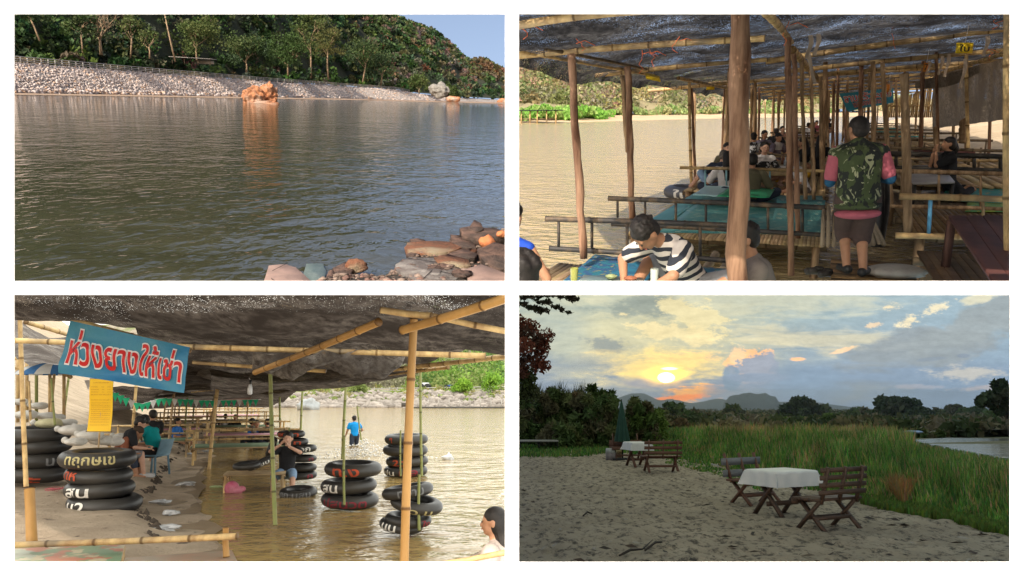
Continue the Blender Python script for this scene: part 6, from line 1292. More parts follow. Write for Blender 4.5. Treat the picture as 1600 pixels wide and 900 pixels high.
b_ = at3(362, 770); mb = MB(); mb.ell((0, 0, .07), (.12, .11, .12), nu=16, nv=12); mb.ell((.10, -.03, .04), (.09, .08, .07)); mb.ell((.16, 0, .06), (.07, .05, .05)); single('bundle', mb, mat('magenta plastic', (.5, .06, .14), (.6, .25, .3), 6, .35, .5, .02), 'magenta plastic bundle hanging at the left leg of the bench', 'bag', b_, smooth=True)
b_ = at3(338, 762); mb = MB(); mb.ell((0, 0, .015), (.12, .06, .025)); single('cushion', mb, mat('pale green plastic', (.4, .5, .25), None, 5, .5), 'pale green plastic floating beside the magenta bundle', 'bag', b_, smooth=True)
for i, (px, py, w, cc) in enumerate(((294, 710, .12, 'white scrap of plastic near the far platform'), (290, 758, .2, 'grey white plastic bag half buried in the wet sand'), (252, 786, .16, 'white plastic bag on the cut sand edge'), (268, 803, .12, 'crumpled white bag just below the first one'), (258, 828, .2, 'torn white plastic near the bottom of the cut edge'), (323, 706, .16, 'green floating cushion by the water side platform'))):
    b_ = at3(px, py, .05); mb = MB(); rock_mb(mb, (0, 0, .02), (w * 1.4, w * 1.1, .06), i + 3, 3, rough=.9); single('plastic_litter', mb, mat('dirty plastic', (.58, .58, .57), (.36, .36, .36), 8, .4, .5, .01), cc, 'litter', b_, smooth=True)
pole3('bamboo chair arm in front of the woman at the lower right corner', (672, 884), (796, 862), 5.6, 5.5, .02, BAMBOO, name='bamboo_rail', cat='rail')
mb = MB(); rr = random.Random(1); pts = [(0, 0, 0)]
for i in range(26): pts.append((rr.uniform(-.16, .16), rr.uniform(-.2, .2), .02 + rr.uniform(0, .03)))
mb.path(pts, .004, 5); single('string', mb, mat('pink string', (.6, .15, .17)), 'tangled pink string lying on the sand left of the painted stack', 'string', at3(86, 768, .2))
# splash round the wader and foam
mb = MB(); rr = random.Random(4); b_ = at3(556, 712)
for i in range(420):
    a = rr.uniform(0, 6.28); d = abs(rr.gauss(0, .55)); p = (d * math.cos(a) * 1.4 + .25, d * math.sin(a), max(0, .28 - d * .3) * rr.random() * 1.6); mb.add(icoV * rr.uniform(.008, .03) * np.array([1, 1, .7]) + np.array(p), icoF)
single('splash', mb, mat('white water', (.8, .8, .78), None, 5, .3, 0), 'white splashing water round the wader in blue', 'water splash', b_, kind='stuff')
mb = MB(); p0 = at3(700, 718); rock_mb(mb, (0, 0, .03), (.3, .2, .2), 2, 3, rough=.8); single('splash', mb, _mats['white water'], 'small white splash out in the river at the right', 'water splash', p0, kind='stuff')
# plastic chair
def chair3(label, c, rz, m):
    T = thing('plastic_chair', label, 'chair', c, rz)
    mb = MB(); mb.box((0, 0, .36), (.38, .38, .03)); part('seat', mb, m, T); mb = MB(); mb.grid(6, 8, lambda u, v: (-.18 + .36 * u, -.19 - .08 * v - .03 * math.cos((u - .5) * 3), .38 + .28 * v)); mb.grid(6, 8, lambda u, v: (-.18 + .36 * u, -.205 - .08 * v - .03 * math.cos((u - .5) * 3), .38 + .28 * v)); part('backrest', mb, m, T, True)
    for x in (-.17, .17):
        for y in (-.17, .17): mb = MB(); mb.beam((x, y, .36), (x * 1.15, y * 1.2, 0), .035, .035); part('leg', mb, m, T)
    return T
c0 = at3(242, 742, .12); chair3('grey blue plastic chair under the person in the teal top', c0 + Vector((-.04, 0, 0)), R(75), mat('grey blue plastic', (.16, .28, .36), None, 4, .4, 0))
# ---- people
person('heavy person in sleeveless teal top sitting on the plastic chair', c0 + Vector((0, 0, -.05)), -78, chairpose(.40, lean=(0, .42, .9), wide=1.15, hands=((-.1, .5, .62), (.1, .5, .60)), feet=((-.13, .38, .06), (.1, .42, .06)), look=(0, 1, -.5), head_up=(0, .5, 1)),
       [dict(name='top', m=TEAL_C, torso=(0, 1), sleeve=(0, .12), g=.018), tr(BLACK_C, .95)], H=1.55, vox=.011, fingers=True)
person('youth in black T shirt and shorts bending forward left of the teal top', at3(183, 748, .12), 65, chairpose(.36, lean=(0, .45, .9), hands=((-.08, .42, .55), (.12, .44, .52)), look=(0, 1, -.6), head_up=(0, .55, .9)), [sh(BLACK_C, .7), tr(mat('grey shorts', (.25, .25, .26)), .9)], H=1.5, skin=SKIN_P, hair=('mop', None), vox=.011, fingers=True, shoes=mat('white sandals', (.6, .6, .6), None, 5, .6))
person('person with black hair in a dark top behind the teal top', at3(236, 726, .12), -40, chairpose(.36), [sh(BLACK_C, .6), tr(NAVY_C, 1.5)], H=1.5, vox=.013)
person('person with brown bun bending low behind the painted stack', at3(176, 748, .12), 80, chairpose(.30, lean=(0, .6, .8), look=(0, 1, -.8), head_up=(0, .7, .7)), [sh(mat('red brown cloth', (.3, .1, .05)), .6), tr(NAVY_C, 1.5)], H=1.4, hair=('bun', mat('brown hair', (.06, .035, .02))), vox=.013)
person('man in black T shirt and pale blue shorts with hands raised to his face', on3(452, 616, 13.6) - Vector((0, 0, 1.84)), 172, dict(pel=(0, -.05, .50), lean=(0, -.12, 1), wide=1.05, hands=((-.06, .20, .95), (.09, .23, .98)), elbow=((-1, .3, -.5), (1, .3, -.5)), feet=((-.16, .40, .14), (.16, .40, .14)), knee=((-.2, .8, .9), (.2, .8, .9)), look=(0, 1, -.05), hand_dir=((0, .1, 1), (-.3, .1, 1))),
       [sh(BLACK_C, .75), tr(DENIM_C, .95)], H=1.44, skin=SKIN_P, vox=.010, fingers=True, hair=('mop', None))
person('child wading in the river in a bright blue shirt', at3(553, 714, -.35), -25, dict(lean=(0, .15, 1), hands=((-.25, .2, .6), (.2, .2, .75)), feet=((-.12, -.1, .05), (.12, .2, .05))), [dict(name='shirt', m=mat('bright blue cloth', (.0, .30, .75)), torso=(0, 1), sleeve=(0, .5), g=.02), tr(NAVY_C, .9)], H=1.30, vox=.013)
person('woman at the lower right corner with black hair turned left, seen from behind', on3(788, 616, 6.3) - Vector((0, 0, 1.72)), -72, dict(SIT, pel=(0, 0, .12), lean=(0, .1, 1), feet=((-.16, .46, .26), (.16, .50, .26)), knee=((-.3, .2, 1), (.3, .2, 1)), look=(-.2, 1, 0)), [sh(mat('dusty pink cloth', (.5, .41, .36)), .8), tr(mat('patterned trousers', (.3, .24, .18), (.1, .08, .07), 14, lo=.45, hi=.55), 1.9)], H=1.5, hair=('long', None), vox=.010, eyes=True)
for i, (px, py, f, cc, lb) in enumerate(((393, 660, 60, GREYB_C, 'person in grey beside the blue shirted diner'), (401, 663, 150, BLUE_C, 'diner in blue shirt at the water side platform'), (419, 661, -60, BLACK_C, 'diner in black at the river end of the platform'), (352, 651, 0, WHITE_C, 'far diner in white in the middle of the aisle'), (368, 652, 180, BLACK_C, 'far diner in black near the water side posts'), (276, 660, 90, BLUE_C, 'far diner in blue on the sand side'), (335, 650, 30, NAVY_C, 'far diner in navy in the aisle'))):
    Y = 24 if py > 655 else 36; p = on3(px, py, Y); p.z -= .70; person(lb, p, f, SIT, [sh(cc), tr(NAVY_C, 1.2)], vox=.018, H=1.55)
# ================================================================ PLACE 4: sandy picnic ground at sunset
CUR[0] = P4
SKY4 = .80; HAZE4 = .0008
def sunset_sky():
    m, t, b = nt('sunset sky'); t.nodes.remove(b); c = node(t, 'ShaderNodeTexCoord'); sp = node(t, 'ShaderNodeSeparateXYZ'); t.links.new(c.outputs['Object'], sp.inputs[0])
    X = math_(t, 'DIVIDE', sp.outputs[0], sp.outputs[1]); Z = math_(t, 'DIVIDE', math_(t, 'SUBTRACT', sp.outputs[2], 1.6), sp.outputs[1])
    cb = node(t, 'ShaderNodeCombineXYZ'); t.links.new(X, cb.inputs[0]); t.links.new(Z, cb.inputs[1]); D = cb.outputs[0]      # direction in the sky
    def nz(scale, sy=1.0, detail=6, rough=.6, off=0.0, dist=0.0):
        mp = node(t, 'ShaderNodeMapping'); mp.inputs['Scale'].default_value = (1, sy, 1); mp.inputs['Location'].default_value = (off, off, 0); t.links.new(D, mp.inputs[0])
        n = node(t, 'ShaderNodeTexNoise'); n.inputs['Scale'].default_value = scale; n.inputs['Detail'].default_value = detail; n.inputs['Roughness'].default_value = rough; n.inputs['Distortion'].default_value = dist; t.links.new(mp.outputs[0], n.inputs[0]); return n.outputs[0]
    n1 = nz(9, 2.2, off=1); n2 = nz(22, 1.6, off=4, rough=.65); n3 = nz(14, 5, off=7, dist=.6); n4 = nz(55, 2.2, off=2, rough=.75, detail=8)
    def sm(x, lo, hi):
        r = node(t, 'ShaderNodeMapRange', interpolation_type='SMOOTHSTEP'); r.inputs[1].default_value = lo; r.inputs[2].default_value = hi; t.links.new(x, r.inputs[0]); return r.outputs[0]
    def blob(px, py, rx, ry, rot=0, lo=0.0, hi=.5, nk=((n1, 1.0), (n2, .8))):
        d = P4.ray(px, py); cx, cz = d.x / d.y, d.z / d.y; ca, sa = math.cos(R(rot)), math.sin(R(rot))
        x = math_(t, 'SUBTRACT', X, cx); z = math_(t, 'SUBTRACT', Z, cz)
        a = math_(t, 'ADD', math_(t, 'MULTIPLY', x, ca * F / rx), math_(t, 'MULTIPLY', z, sa * F / rx)); e = math_(t, 'ADD', math_(t, 'MULTIPLY', x, -sa * F / ry), math_(t, 'MULTIPLY', z, ca * F / ry))
        r = math_(t, 'SUBTRACT', 1.0, math_(t, 'SQRT', math_(t, 'ADD', math_(t, 'MULTIPLY', a, a), math_(t, 'MULTIPLY', e, e))))
        for n, k in nk: r = math_(t, 'ADD', r, math_(t, 'MULTIPLY', math_(t, 'SUBTRACT', n, .5), k * 2.8))
        return sm(r, lo, hi)
    def L(c, f, k): return mixc(t, math_(t, 'MULTIPLY', f, k) if k != 1 else f, c, col[0])
    hz = sm(Z, .0, .16); out = mixc(t, hz, (.26, .31, .39), (.40, .47, .42)); out = mixc(t, math_(t, 'MULTIPLY', sm(X, .15, .62), .8), out, mixc(t, hz, (.24, .32, .42), (.33, .44, .52)))
    lay = [  # (px, py, rx, ry, rot, lo, hi, colour, amount, noises)
        (1010, 530, 240, 95, 0, -.2, .9, (.68, .62, .38), .75, ((n1, .5), (n3, .5))), (1150, 470, 260, 30, 0, -.2, .6, (.62, .60, .44), .6, ((n3, .8),)), (1290, 530, 180, 22, -4, -.2, .7, (.66, .60, .42), .7, ((n3, 1),)),
        (880, 520, 70, 60, 0, 0, .8, (.42, .47, .42), .6, ((n1, .6),)), (1000, 478, 90, 26, 0, -.1, .7, (.27, .31, .28), .85, ((n1, 1), (n2, 1.1), (n4, .7))), (1090, 497, 60, 26, -25, -.1, .4, (.80, .70, .42), .85, ((n2, 1.4), (n4, .7))), (1060, 520, 75, 16, -10, -.1, .4, (.85, .72, .42), .8, ((n2, 1.3), (n4, .7))),
        (952, 541, 44, 15, -8, 0, .6, (.27, .30, .29), .85, ((n2, 1.2), (n4, .8))), (925, 570, 90, 18, 0, 0, .8, (.30, .34, .36), .6, ((n3, .8),)), (1040, 575, 110, 34, 0, -.2, .8, (.98, .74, .30), .85, ((n3, .7), (n4, .4))), (1070, 560, 70, 8, 3, -.2, .5, (1.1, .72, .34), .8, ((n3, 1), (n4, .7))),
        (1030, 601, 75, 9, -4, 0, .5, (.30, .31, .36), .8, ((n3, .6),)), (1090, 612, 60, 13, 8, -.1, .5, (1.15, .55, .18), .95, ((n3, .9), (n4, .8))), (1060, 622, 48, 5, 5, -.2, .4, (1.25, .38, .12), .9, ((n4, 1),)), (1150, 612, 60, 26, 0, 0, .6, (.27, .32, .39), .8, ((n1, .6),)),
        (1430, 560, 170, 52, 18, 0, .35, (.30, .34, .36), .92, ((n1, .6), (n2, .4))), (1540, 500, 120, 40, 22, 0, .4, (.32, .36, .37), .9, ((n1, .6), (n2, .4))), (1470, 590, 280, 26, 0, -.1, .6, (.25, .33, .43), .85, ((n3, .7),)), (1250, 598, 80, 34, 0, 0, .5, (.25, .33, .42), .85, ((n1, .7), (n2, .4))),
        (1455, 487, 46, 11, 22, 0, .8, (.80, .72, .52), .95, ((n2, 1.2), (n4, 1.5))), (1420, 500, 24, 9, 20, 0, .8, (.82, .72, .5), .8, ((n2, 1.2), (n4, 1.4))), (1388, 480, 23, 9, 0, 0, .8, (.82, .70, .48), .9, ((n2, 1.1), (n4, 1.4))), (1365, 508, 18, 5, 12, 0, .4, (.88, .68, .46), .8, ((n4, .9),)), (1318, 547, 26, 4, 15, 0, .4, (.95, .66, .42), .85, ((n4, .8),)), (1530, 466, 40, 10, 15, 0, .5, (.72, .68, .5), .8, ((n2, 1),)),
        (1510, 582, 60, 14, 0, -.1, .9, (.56, .52, .44), .7, ((n3, 1.2), (n4, 1.3))), (1550, 605, 60, 5, 3, 0, .4, (.6, .5, .45), .5, ((n4, 1),)), (1430, 604, 40, 5, 0, 0, .5, (.5, .45, .45), .4, ((n4, 1),)), (1455, 561, 28, 4, 6, 0, .4, (.26, .31, .36), .8, ((n4, .4),)), (1505, 556, 14, 4, 0, 0, .4, (.24, .29, .35), .8, ((n4, .4),)), (1246, 561, 15, 3.5, 0, 0, .4, (1.1, .62, .36), .9, ((n4, .5),)),
        (1175, 570, 40, 26, 0, 0, .2, (1.05, .62, .34), .95, ((n2, 1.0), (n4, .5))), (1153, 556, 14, 16, 0, 0, .3, (.98, .68, .42), .9, ((n2, .6), (n4, .5))), (1186, 576, 36, 24, 10, 0, .2, (.30, .35, .42), .95, ((n2, .9), (n4, .3))), (1142, 592, 17, 22, 0, 0, .25, (.24, .31, .38), .95, ((n2, .5),)), (1180, 590, 70, 8, 0, 0, .4, (.28, .34, .42), .9, ((n2, .4),))]
    for px, py, rx, ry, rot, lo, hi, cc, k, nk in lay: f = blob(px, py, rx, ry, rot, lo, hi, nk); out = mixc(t, math_(t, 'MULTIPLY', f, k), out, cc)
    g = blob(1041, 587, 46, 22, 0, 0, 1, ((n3, .15),)); out = mixc(t, g, out, (2.2, 1.35, .40)); g = blob(1041, 590, 15, 9, 0, 0, .5, ((n4, .1),)); out = mixc(t, g, out, (9, 7, 4)); g = blob(1046, 576, 16, 3, 0, 0, .5, ()); out = mixc(t, g, out, (4, 3, 1.2))
    hs = node(t, 'ShaderNodeHueSaturation'); hs.inputs['Saturation'].default_value = 1.08; tx = math_(t, 'ADD', .80, math_(t, 'ADD', math_(t, 'MULTIPLY', math_(t, 'SUBTRACT', n4, .3), .55), math_(t, 'MULTIPLY', math_(t, 'SUBTRACT', n3, .3), .45))); t.links.new(tx, hs.inputs['Value']); t.links.new(out, hs.inputs['Color']); out = mixc(t, sm(Z, .25, 2.0), hs.outputs[0], (.52, .54, .54))
    e = node(t, 'ShaderNodeEmission'); t.links.new(out, e.inputs[0]); e.inputs[1].default_value = SKY4; t.links.new(e.outputs[0], t.nodes['Material Output'].inputs[0]); return m
sky_sheets('sky', sunset_sky(), 900, P4, 1)
def lz(x, y, z=0): return Vector((x, y, z))
# ---- ground
m, t, b = nt('trodden sand'); vv = coords(t)
c = mixc(t, noisef(t, vv, .7, 6, .65), (.56, .46, .34), (.35, .28, .20)); c = mixc(t, noisef(t, coords(t, (1, .6, 1)), 7, 5, .75, .50, .62), c, (.10, .08, .06)); t.links.new(c, b.inputs['Base Color']); b.inputs['Roughness'].default_value = .95  # dark mottling paints in the raking shade of bumps
bumpn(t, noisef(t, coords(t, (1, .8, 1)), 4.5, 7, .78, .25, .75), 1.0, .10, b)
def sand4(u, v):
    Y = 6.5 + 28 * v ** 1.4; x = -.5 + (Y * .75 + 1.5) * u
    vo = noise.voronoi(Vector((x * 2.6, Y * 2.6, 0)))[0][0]; z = .03 * noise.noise(Vector((x * .7, Y * .7, 0))) + .05 * noise.noise(Vector((x * 3.4, Y * 3, 0))) + .025 * noise.noise(Vector((x * 9, Y * 7, 5))) + .07 * (min(.35, vo) - .3)
    return Vector((x, Y, z))
mb = MB(); mb.grid(330, 300, sand4); single('sand_ground', mb, m, kind='structure', smooth=True)
mb = MB(); mb.grid(60, 60, lambda u, v: Vector((-30 + 700 * u * (.08 + v), 33 + 855 * v ** 2, -.08 + (.6 * noise.noise(Vector((u * 9, v * 30, 0))) if v > .05 else 0)))); single('river_plain', mb, mat('plain soil', (.11, .12, .05), (.16, .13, .07), .06, .95, .3, .2), kind='structure')
mb = MB(); q = [P4.at(x, y, .12) for x, y in ((1400, 697), (1700, 745), (1700, 686), (1480, 684), (1425, 687))]; mb.add([tuple(p) for p in q], [(0, 1, 2, 3, 4)]); single('river', mb, water_mat('evening river', (.07, .07, .05), .12, [(.8, (1, 1.6, 1), .5, .15), (4, (1, 1.2, 1), .5, .03)]), kind='structure')
edge4 = [(800, 712), (905, 712), (960, 704), (1050, 712), (1100, 724), (1140, 737), (1180, 752), (1330, 780), (1400, 797), (1480, 812), (1590, 842), (1700, 875)]
def e4(px): return lerp_tab(edge4, px)
# ---- grass
def blades(mb, n, pxr, pyf, hf, colf, w=.010, lean=.35, seg=2):
    P, H, W, C = [], [], [], []
    for i in range(n):
        px = rr.uniform(*pxr); py = pyf(px)
        if py is None: continue
        q = P4.at(px, py); h = hf(px, py, q); P.append(tuple(q)); H.append(h); W.append(w * (.7 + .6 * rr.random()) * (1 + q.y / 22)); C.append(colf(px, py))
    P = np.array(P); H = np.array(H)[:, None]; W = np.array(W)[:, None]; C = np.array(C); N = len(P)
    a = RNG.random(N) * 6.283; s = np.stack([np.cos(a), np.sin(a), 0 * a], 1) * W; bnd = np.stack([np.cos(a + 1.3), np.sin(a + 1.3), 0 * a], 1) * H * (RNG.random((N, 1)) * lean + .05); up = np.array([[0, 0, 1]]) * H
    V = np.stack([P - s - (0, 0, .03), P + s - (0, 0, .03), P + up * .55 + bnd * .35 + s * .8, P + up * .55 + bnd * .35 - s * .8, P + up * .97 + bnd], 1).reshape(-1, 3); i0 = np.arange(N) * 5
    Fq = np.stack([i0, i0 + 1, i0 + 2, i0 + 3], 1); Ft = np.stack([i0 + 3, i0 + 2, i0 + 4], 1); Cc = np.repeat(C, 5, 0)
    mb.add(V, Fq, Cc); mb.Fc.append(Ft + (mb.n - len(V)))
rr = random.Random(40)
GR4 = [(.07, .16, .035), (.10, .21, .04), (.15, .24, .05), (.05, .12, .03), (.18, .23, .06)]; DRY4 = [(.34, .27, .12), (.38, .25, .12), (.26, .21, .09)]
def gcol(px, py):
    top = (py - 668) / max(20, e4(px) - 668); n = noise.noise(Vector((px * .013, py * .03, 4)))
    isdry = rr.random() < (.62 if top < .22 else .12) + max(0, n) * .8
    k = .82 + .70 * (.5 + noise.noise(Vector((px * .03, py * .07, 8)))); return [c * k * rr.uniform(.7, 1.3) for c in rr.choice(DRY4 if isdry else GR4)]
def gpy(px):
    e = e4(px); lo = 672 if px < 1400 else 684 + (px - 1400) * .22; py = lo + (e - 3 - lo) * rr.random() ** 1.0
    return py if px > 925 + (py < 690) * 0 else None
def gh(px, py, q):
    d = (e4(px) - py); n = .5 + .5 * noise.noise(Vector((q.x * .35, q.y * .25, 2))); lim = 9 if px < 1430 else max(.05, (py - 690 - (px - 1430) * .19 + 2) * q.y / F)
    return min(lim, 9) * rr.uniform(.7, 1) if lim < .3 else min(lim, 1) * (.10 + .75 * min(1, max(0, d - 8) / 38)) * (.55 + .7 * n) * rr.uniform(.6, 1.15) * (1.0 if px > 1060 or d > 25 else .4)
mb = MB(); blades(mb, 52000, (930, 1600), gpy, gh, gcol); single('tall_grass', mb, LEAF, 'tall green and straw coloured grass between the sand and the river', 'grass', kind='stuff')
mb = MB(); blades(mb, 9000, (800, 1110), lambda px: 684 + (e4(px) + 3 - 684) * rr.random(), lambda px, py, q: .12 * rr.uniform(.5, 1.6), lambda px, py: [c * rr.uniform(.8, 1.4) for c in rr.choice(GR4)], .012)
blades(mb, 4200, (1300, 1600), lambda px: e4(px) - 9 + 12 * rr.random(), lambda px, py, q: .09 * rr.uniform(.5, 1.6), lambda px, py: [c * rr.uniform(.9, 1.5) for c in rr.choice([(.10, .15, .03), (.07, .12, .025)])], .014)
blades(mb, 1200, (1040, 1200), lambda px: e4(px) + 14 * rr.random(), lambda px, py, q: .05 * rr.uniform(.5, 1.6), lambda px, py: [c * rr.uniform(.9, 1.5) for c in rr.choice(GR4)], .012)
single('short_grass', mb, LEAF, 'short green ground cover creeping over the edge of the sand', 'grass', kind='stuff')
mb = MB(); cc = lambda px, py: [c * rr.uniform(.8, 1.3) for c in rr.choice([(.34, .15, .05), (.28, .16, .07), (.2, .14, .06)])]
blades(mb, 900, (1392, 1434), lambda px: 770 + 26 * rr.random() * (1 - abs(px - 1412) / 30), lambda px, py, q: .42 * rr.uniform(.5, 1.2), cc, .006, .6); single('dry_tuft', mb, LEAF, 'rust brown dead grass tuft at the edge of the sand', 'grass tuft')
mb = MB(); p0 = P4.at(1360, 776); mb.path([P4.at(x, e4(x) + 1.5) + Vector((0, 0, .015)) for x in np.linspace(1340, 1600, 40)], .028, 5, flat=.4)
single('black_liner', mb, mat('black liner', (.02, .02, .022), None, 5, .5), 'strip of black plastic liner buried along the grass edge', 'liner')
mb = MB(); mb.path([P4.at(x, 716 + (x - 1070) * .26) + Vector((0, 0, .02)) for x in (1066, 1085, 1100, 1122)], .035, 6, flat=.5); single('hose', mb, mat('grey pipe', (.3, .3, .3), None, 5, .5), 'grey pipe lying at the grass edge behind the far bench', 'pipe')
# ---- hedge of reeds and bushes at the left
def bush(label, px, by, ty, hwp, cols, n=2600, leaf=.16, Y=None, flat=1.0, nm='bush', k=24, elong=2.0, seed=0, cat='bush', cm=None, group=None, m=None):
    b_ = P4.at(px, by) if Y is None else P4.on(px, by, Y); s = b_.y / F; h = (by - ty) * s; w = hwp * s; C = []
    r2 = random.Random(int(px * 7 + seed)); T = thing(nm, label, cat, b_, group=group)
    for i in range(k): a = r2.uniform(0, 6.28); d = r2.random() ** .5; z = r2.random(); C.append((math.cos(a) * d * w * (1 - .45 * z * z), math.sin(a) * d * w * .8, h * (.08 + .8 * z)))
    mb = MB(); leaves(mb, C, np.array([min(w, h) * r2.uniform(.2, .38) for _ in C]), n // k, leaf, cols, flat, .5, .2, .3, elong); part('foliage', mb, m or LEAF_DARK, T)
    mb = MB()
    for i in range(5): c = r2.choice(C); mb.path([(r2.uniform(-.1, .1) * w, 0, -.1), Vector(c) * .5 + Vector((0, 0, h * .1)), c], [.03 * h / 2, .02 * h / 2, .006], 5)
    part('stem', mb, BARK, T); return T
DK = [(.065, .105, .032), (.085, .12, .038), (.11, .125, .045), (.12, .105, .055)]; BR = [(.15, .10, .055), (.10, .095, .04), (.17, .125, .06), (.09, .09, .035)]; BG = [(.12, .19, .035), (.15, .22, .05), (.09, .14, .035)]
for i, (px, by, ty, hw, cc, lb) in enumerate(((808, 696, 604, 34, DK, 'dark dense bush at the far left edge behind the low platforms'), (838, 692, 612, 30, BR, 'brownish reedy bush behind the two low platforms'), (866, 694, 602, 32, DK, 'tall dark reedy bush left of the closed umbrella group'), (896, 692, 612, 28, BR, 'brown leafy bush in the middle of the hedge'), (922, 696, 606, 28, DK, 'dark feathery bush beside the tall bamboo clump'), (950, 700, 618, 24, DK, 'dark bush directly behind the closed green umbrella'), (998, 694, 622, 26, BG + DK, 'green leafy bush right of the closed umbrella'), (1022, 690, 640, 18, BG, 'light green bush at the right end of the hedge'), (880, 700, 668, 40, DK, 'low tangled undergrowth at the foot of the hedge'))):
    bush(lb, px, by, ty, hw, cc, 4600, .15, seed=i, k=34, elong=3.0)
bush('feathery bamboo clump rising above the hedge left of the umbrella', 940, 690, 592, 24, [(.05, .08, .02), (.07, .10, .03)], 2600, .17, flat=.45, k=22, elong=3.4, nm='bamboo_clump', cat='bamboo')
mb = MB(); T = None
def reeds():
    mb = MB()
    for i in range(900):
        px = rr.uniform(812, 915); b_ = P4.at(px, 690); z0 = rr.uniform(1.6, 2.2); h = rr.uniform(.6, 1.25) * (1 - .3 * abs(math.sin(px * .09))); dx = rr.uniform(-.2, .35)
        y0 = b_.y + rr.uniform(-2, 2); mb.path([(b_.x, y0, z0), (b_.x + dx * .4, y0, z0 + h * .6), (b_.x + dx, y0, z0 + h)], [.02, .016, .004], 3, rr.choice([(.6, .7, .4), (1.1, .8, .5), (.45, .6, .3)]), cap=False)
    single('reeds', mb, mat('reed', (.10, .09, .04), (.07, .08, .03), 3, .8, 0, vcol=True), 'thin reed tops standing up along the hedge against the sky', 'reeds', kind='stuff')
reeds()
# red leaved tree and overhanging branches
b_ = P4.on(790, 700, 24); T = thing('red_tree', 'tree with dark red brown leaves at the left edge, green below', 'tree', b_); mb = MB(); mb.path([(0, 0, -.2), (-.1, 0, 2), (0, 0, 3.6)], [.16, .12, .05], 8); part('trunk', mb, BARK, T)
for nm, cen, cc, n in (('red_foliage', [P4.on(x, y, 24 + dz) - b_ for x, y, dz in ((815, 520, 0), (828, 510, .5), (838, 532, 0), (820, 540, -.5), (846, 545, 0), (832, 560, 0), (816, 565, 0), (845, 570, 0), (808, 505, 0), (806, 545, 0), (852, 526, 0), (812, 580, 0))], [(.14, .035, .02), (.10, .035, .02), (.07, .03, .02), (.17, .05, .03)], 240), ('green_foliage', [P4.on(x, y, 24.5) - b_ for x, y in ((812, 590), (824, 600), (830, 615), (812, 612), (806, 628), (826, 585))], [(.06, .08, .02), (.05, .06, .02)], 260)):
    mb = MB(); leaves(mb, [tuple(c) for c in cen], .32, n, .075, cc, .9, .3, .1, .3, 1.8); part(nm, mb, LEAF_DARK, T)
b_ = P4.on(790, 455, 11); T = thing('overhanging_branch', 'dark leafy branches hanging into the top left corner of the sunset sky', 'branch', b_)
for i, path in enumerate((((795, 462), (830, 466), (862, 478), (893, 490)), ((800, 450), (840, 460), (876, 464), (897, 467)), ((798, 470), (822, 478), (838, 484), (852, 482)), ((830, 466), (852, 458), (880, 456), (890, 461)))):
    mb = MB(); pts = [P4.on(x, y, 11) - b_ for x, y in path]; mb.path(pts, [.014, .010, .007, .003], 6)
    rq = random.Random(i)
    for j in range(16): a = rq.randint(1, 3); q = pts[a - 1].lerp(pts[a], rq.random()); mb.path([q, q + Vector((rq.uniform(.02, .1), rq.uniform(-.1, .1), rq.uniform(-.08, .05)))], [.004, .002], 4)
    part('twig', mb, BARK, T); C = [tuple(pts[j - 1].lerp(pts[j], rq.random()) + Vector((.04, 0, rq.uniform(-.03, .03)))) for j in (1, 2, 3) for _ in range(5)]
    mb = MB(); leaves(mb, C, .055, 20, .035, [(.025, .028, .012), (.04, .03, .02)], .6, .1, .1, .3, 2.0); part('leaf_spray', mb, LEAF_DARK, T)
# ---- middle distance: bushes, rain trees, bank
for i, (px, by, ty, hw, cc, Y, lb) in enumerate(((1052, 666, 632, 24, DK, 75, 'dark rounded tree clump right of the hedge end'), (1078, 668, 645, 22, DK, 70, 'lower dark bush right of the rounded clump'), (1106, 666, 650, 20, DK, 80, 'small bush between the clump and the twin top tree'), (1050, 672, 655, 30, BR, 60, 'brownish low bushes under the rounded clump'), (1170, 664, 655, 16, DK, 90, 'low bush in front of the left foot of the flat topped mountain'), (1200, 668, 657, 20, BG, 75, 'low green bush left of the first umbrella shaped tree'), (1300, 665, 650, 22, BG, 80, 'yellow green bush between the two umbrella shaped trees'), (1330, 664, 646, 18, DK, 95, 'small dark tree midway between the umbrella shaped trees'), (1345, 660, 640, 16, DK, 110, 'round dark tree just left of the big umbrella shaped tree'), (1290, 655, 635, 12, DK, 120, 'narrow dark tree right behind the first umbrella shaped tree'), (1475, 660, 642, 20, DK, 110, 'dark bushes right of the big umbrella shaped tree'), (1496, 660, 636, 18, DK, 110, 'pointed dark tree in the distance right of the big umbrella shaped tree'), (1522, 662, 636, 20, DK, 105, 'second pointed dark tree near the right end'), (1550, 664, 646, 16, BG, 90, 'bushy tree left of the tall tree at the right edge'), (1500, 672, 656, 34, BG, 70, 'light green bushes on the far river bank'), (1560, 680, 664, 30, BG, 60, 'green bushes at the right edge above the river'), (1380, 668, 656, 40, BG, 75, 'long low yellow green scrub below the big umbrella shaped tree'), (1250, 668, 656, 40, BG, 72, 'long low scrub below the first umbrella shaped tree'), (1450, 686, 674, 34, DK, 50, 'dark low bushes on the bank above the river bend'), (1210, 668, 652, 14, DK, 85, 'dark bush at the left foot of the first umbrella shaped tree'))):
    bush(lb, px, by, ty, hw, cc, 1500, .006 * Y, Y=Y, seed=i, k=22, elong=1.5)
def p4tree(label, px, by, ty, hw, Y, seed, n=5200, flat=.5, fork=.4, cols=DK, kids=5, spread=1.2, leaf=None, **kw):
    b_ = P4.on(px, by, Y); s = Y / F; return tree(label, b_, (by - ty) * s, hw * s, cols, n=n, leaf=leaf or .0052 * Y, seed=seed, flat=flat, fork=fork, kids=kids, spread=spread, clump=hw * s * .30, leafm=LEAF_DARK, name='rain_tree', **kw)
DK2 = [(.03, .052, .02), (.04, .062, .024), (.048, .055, .026)]
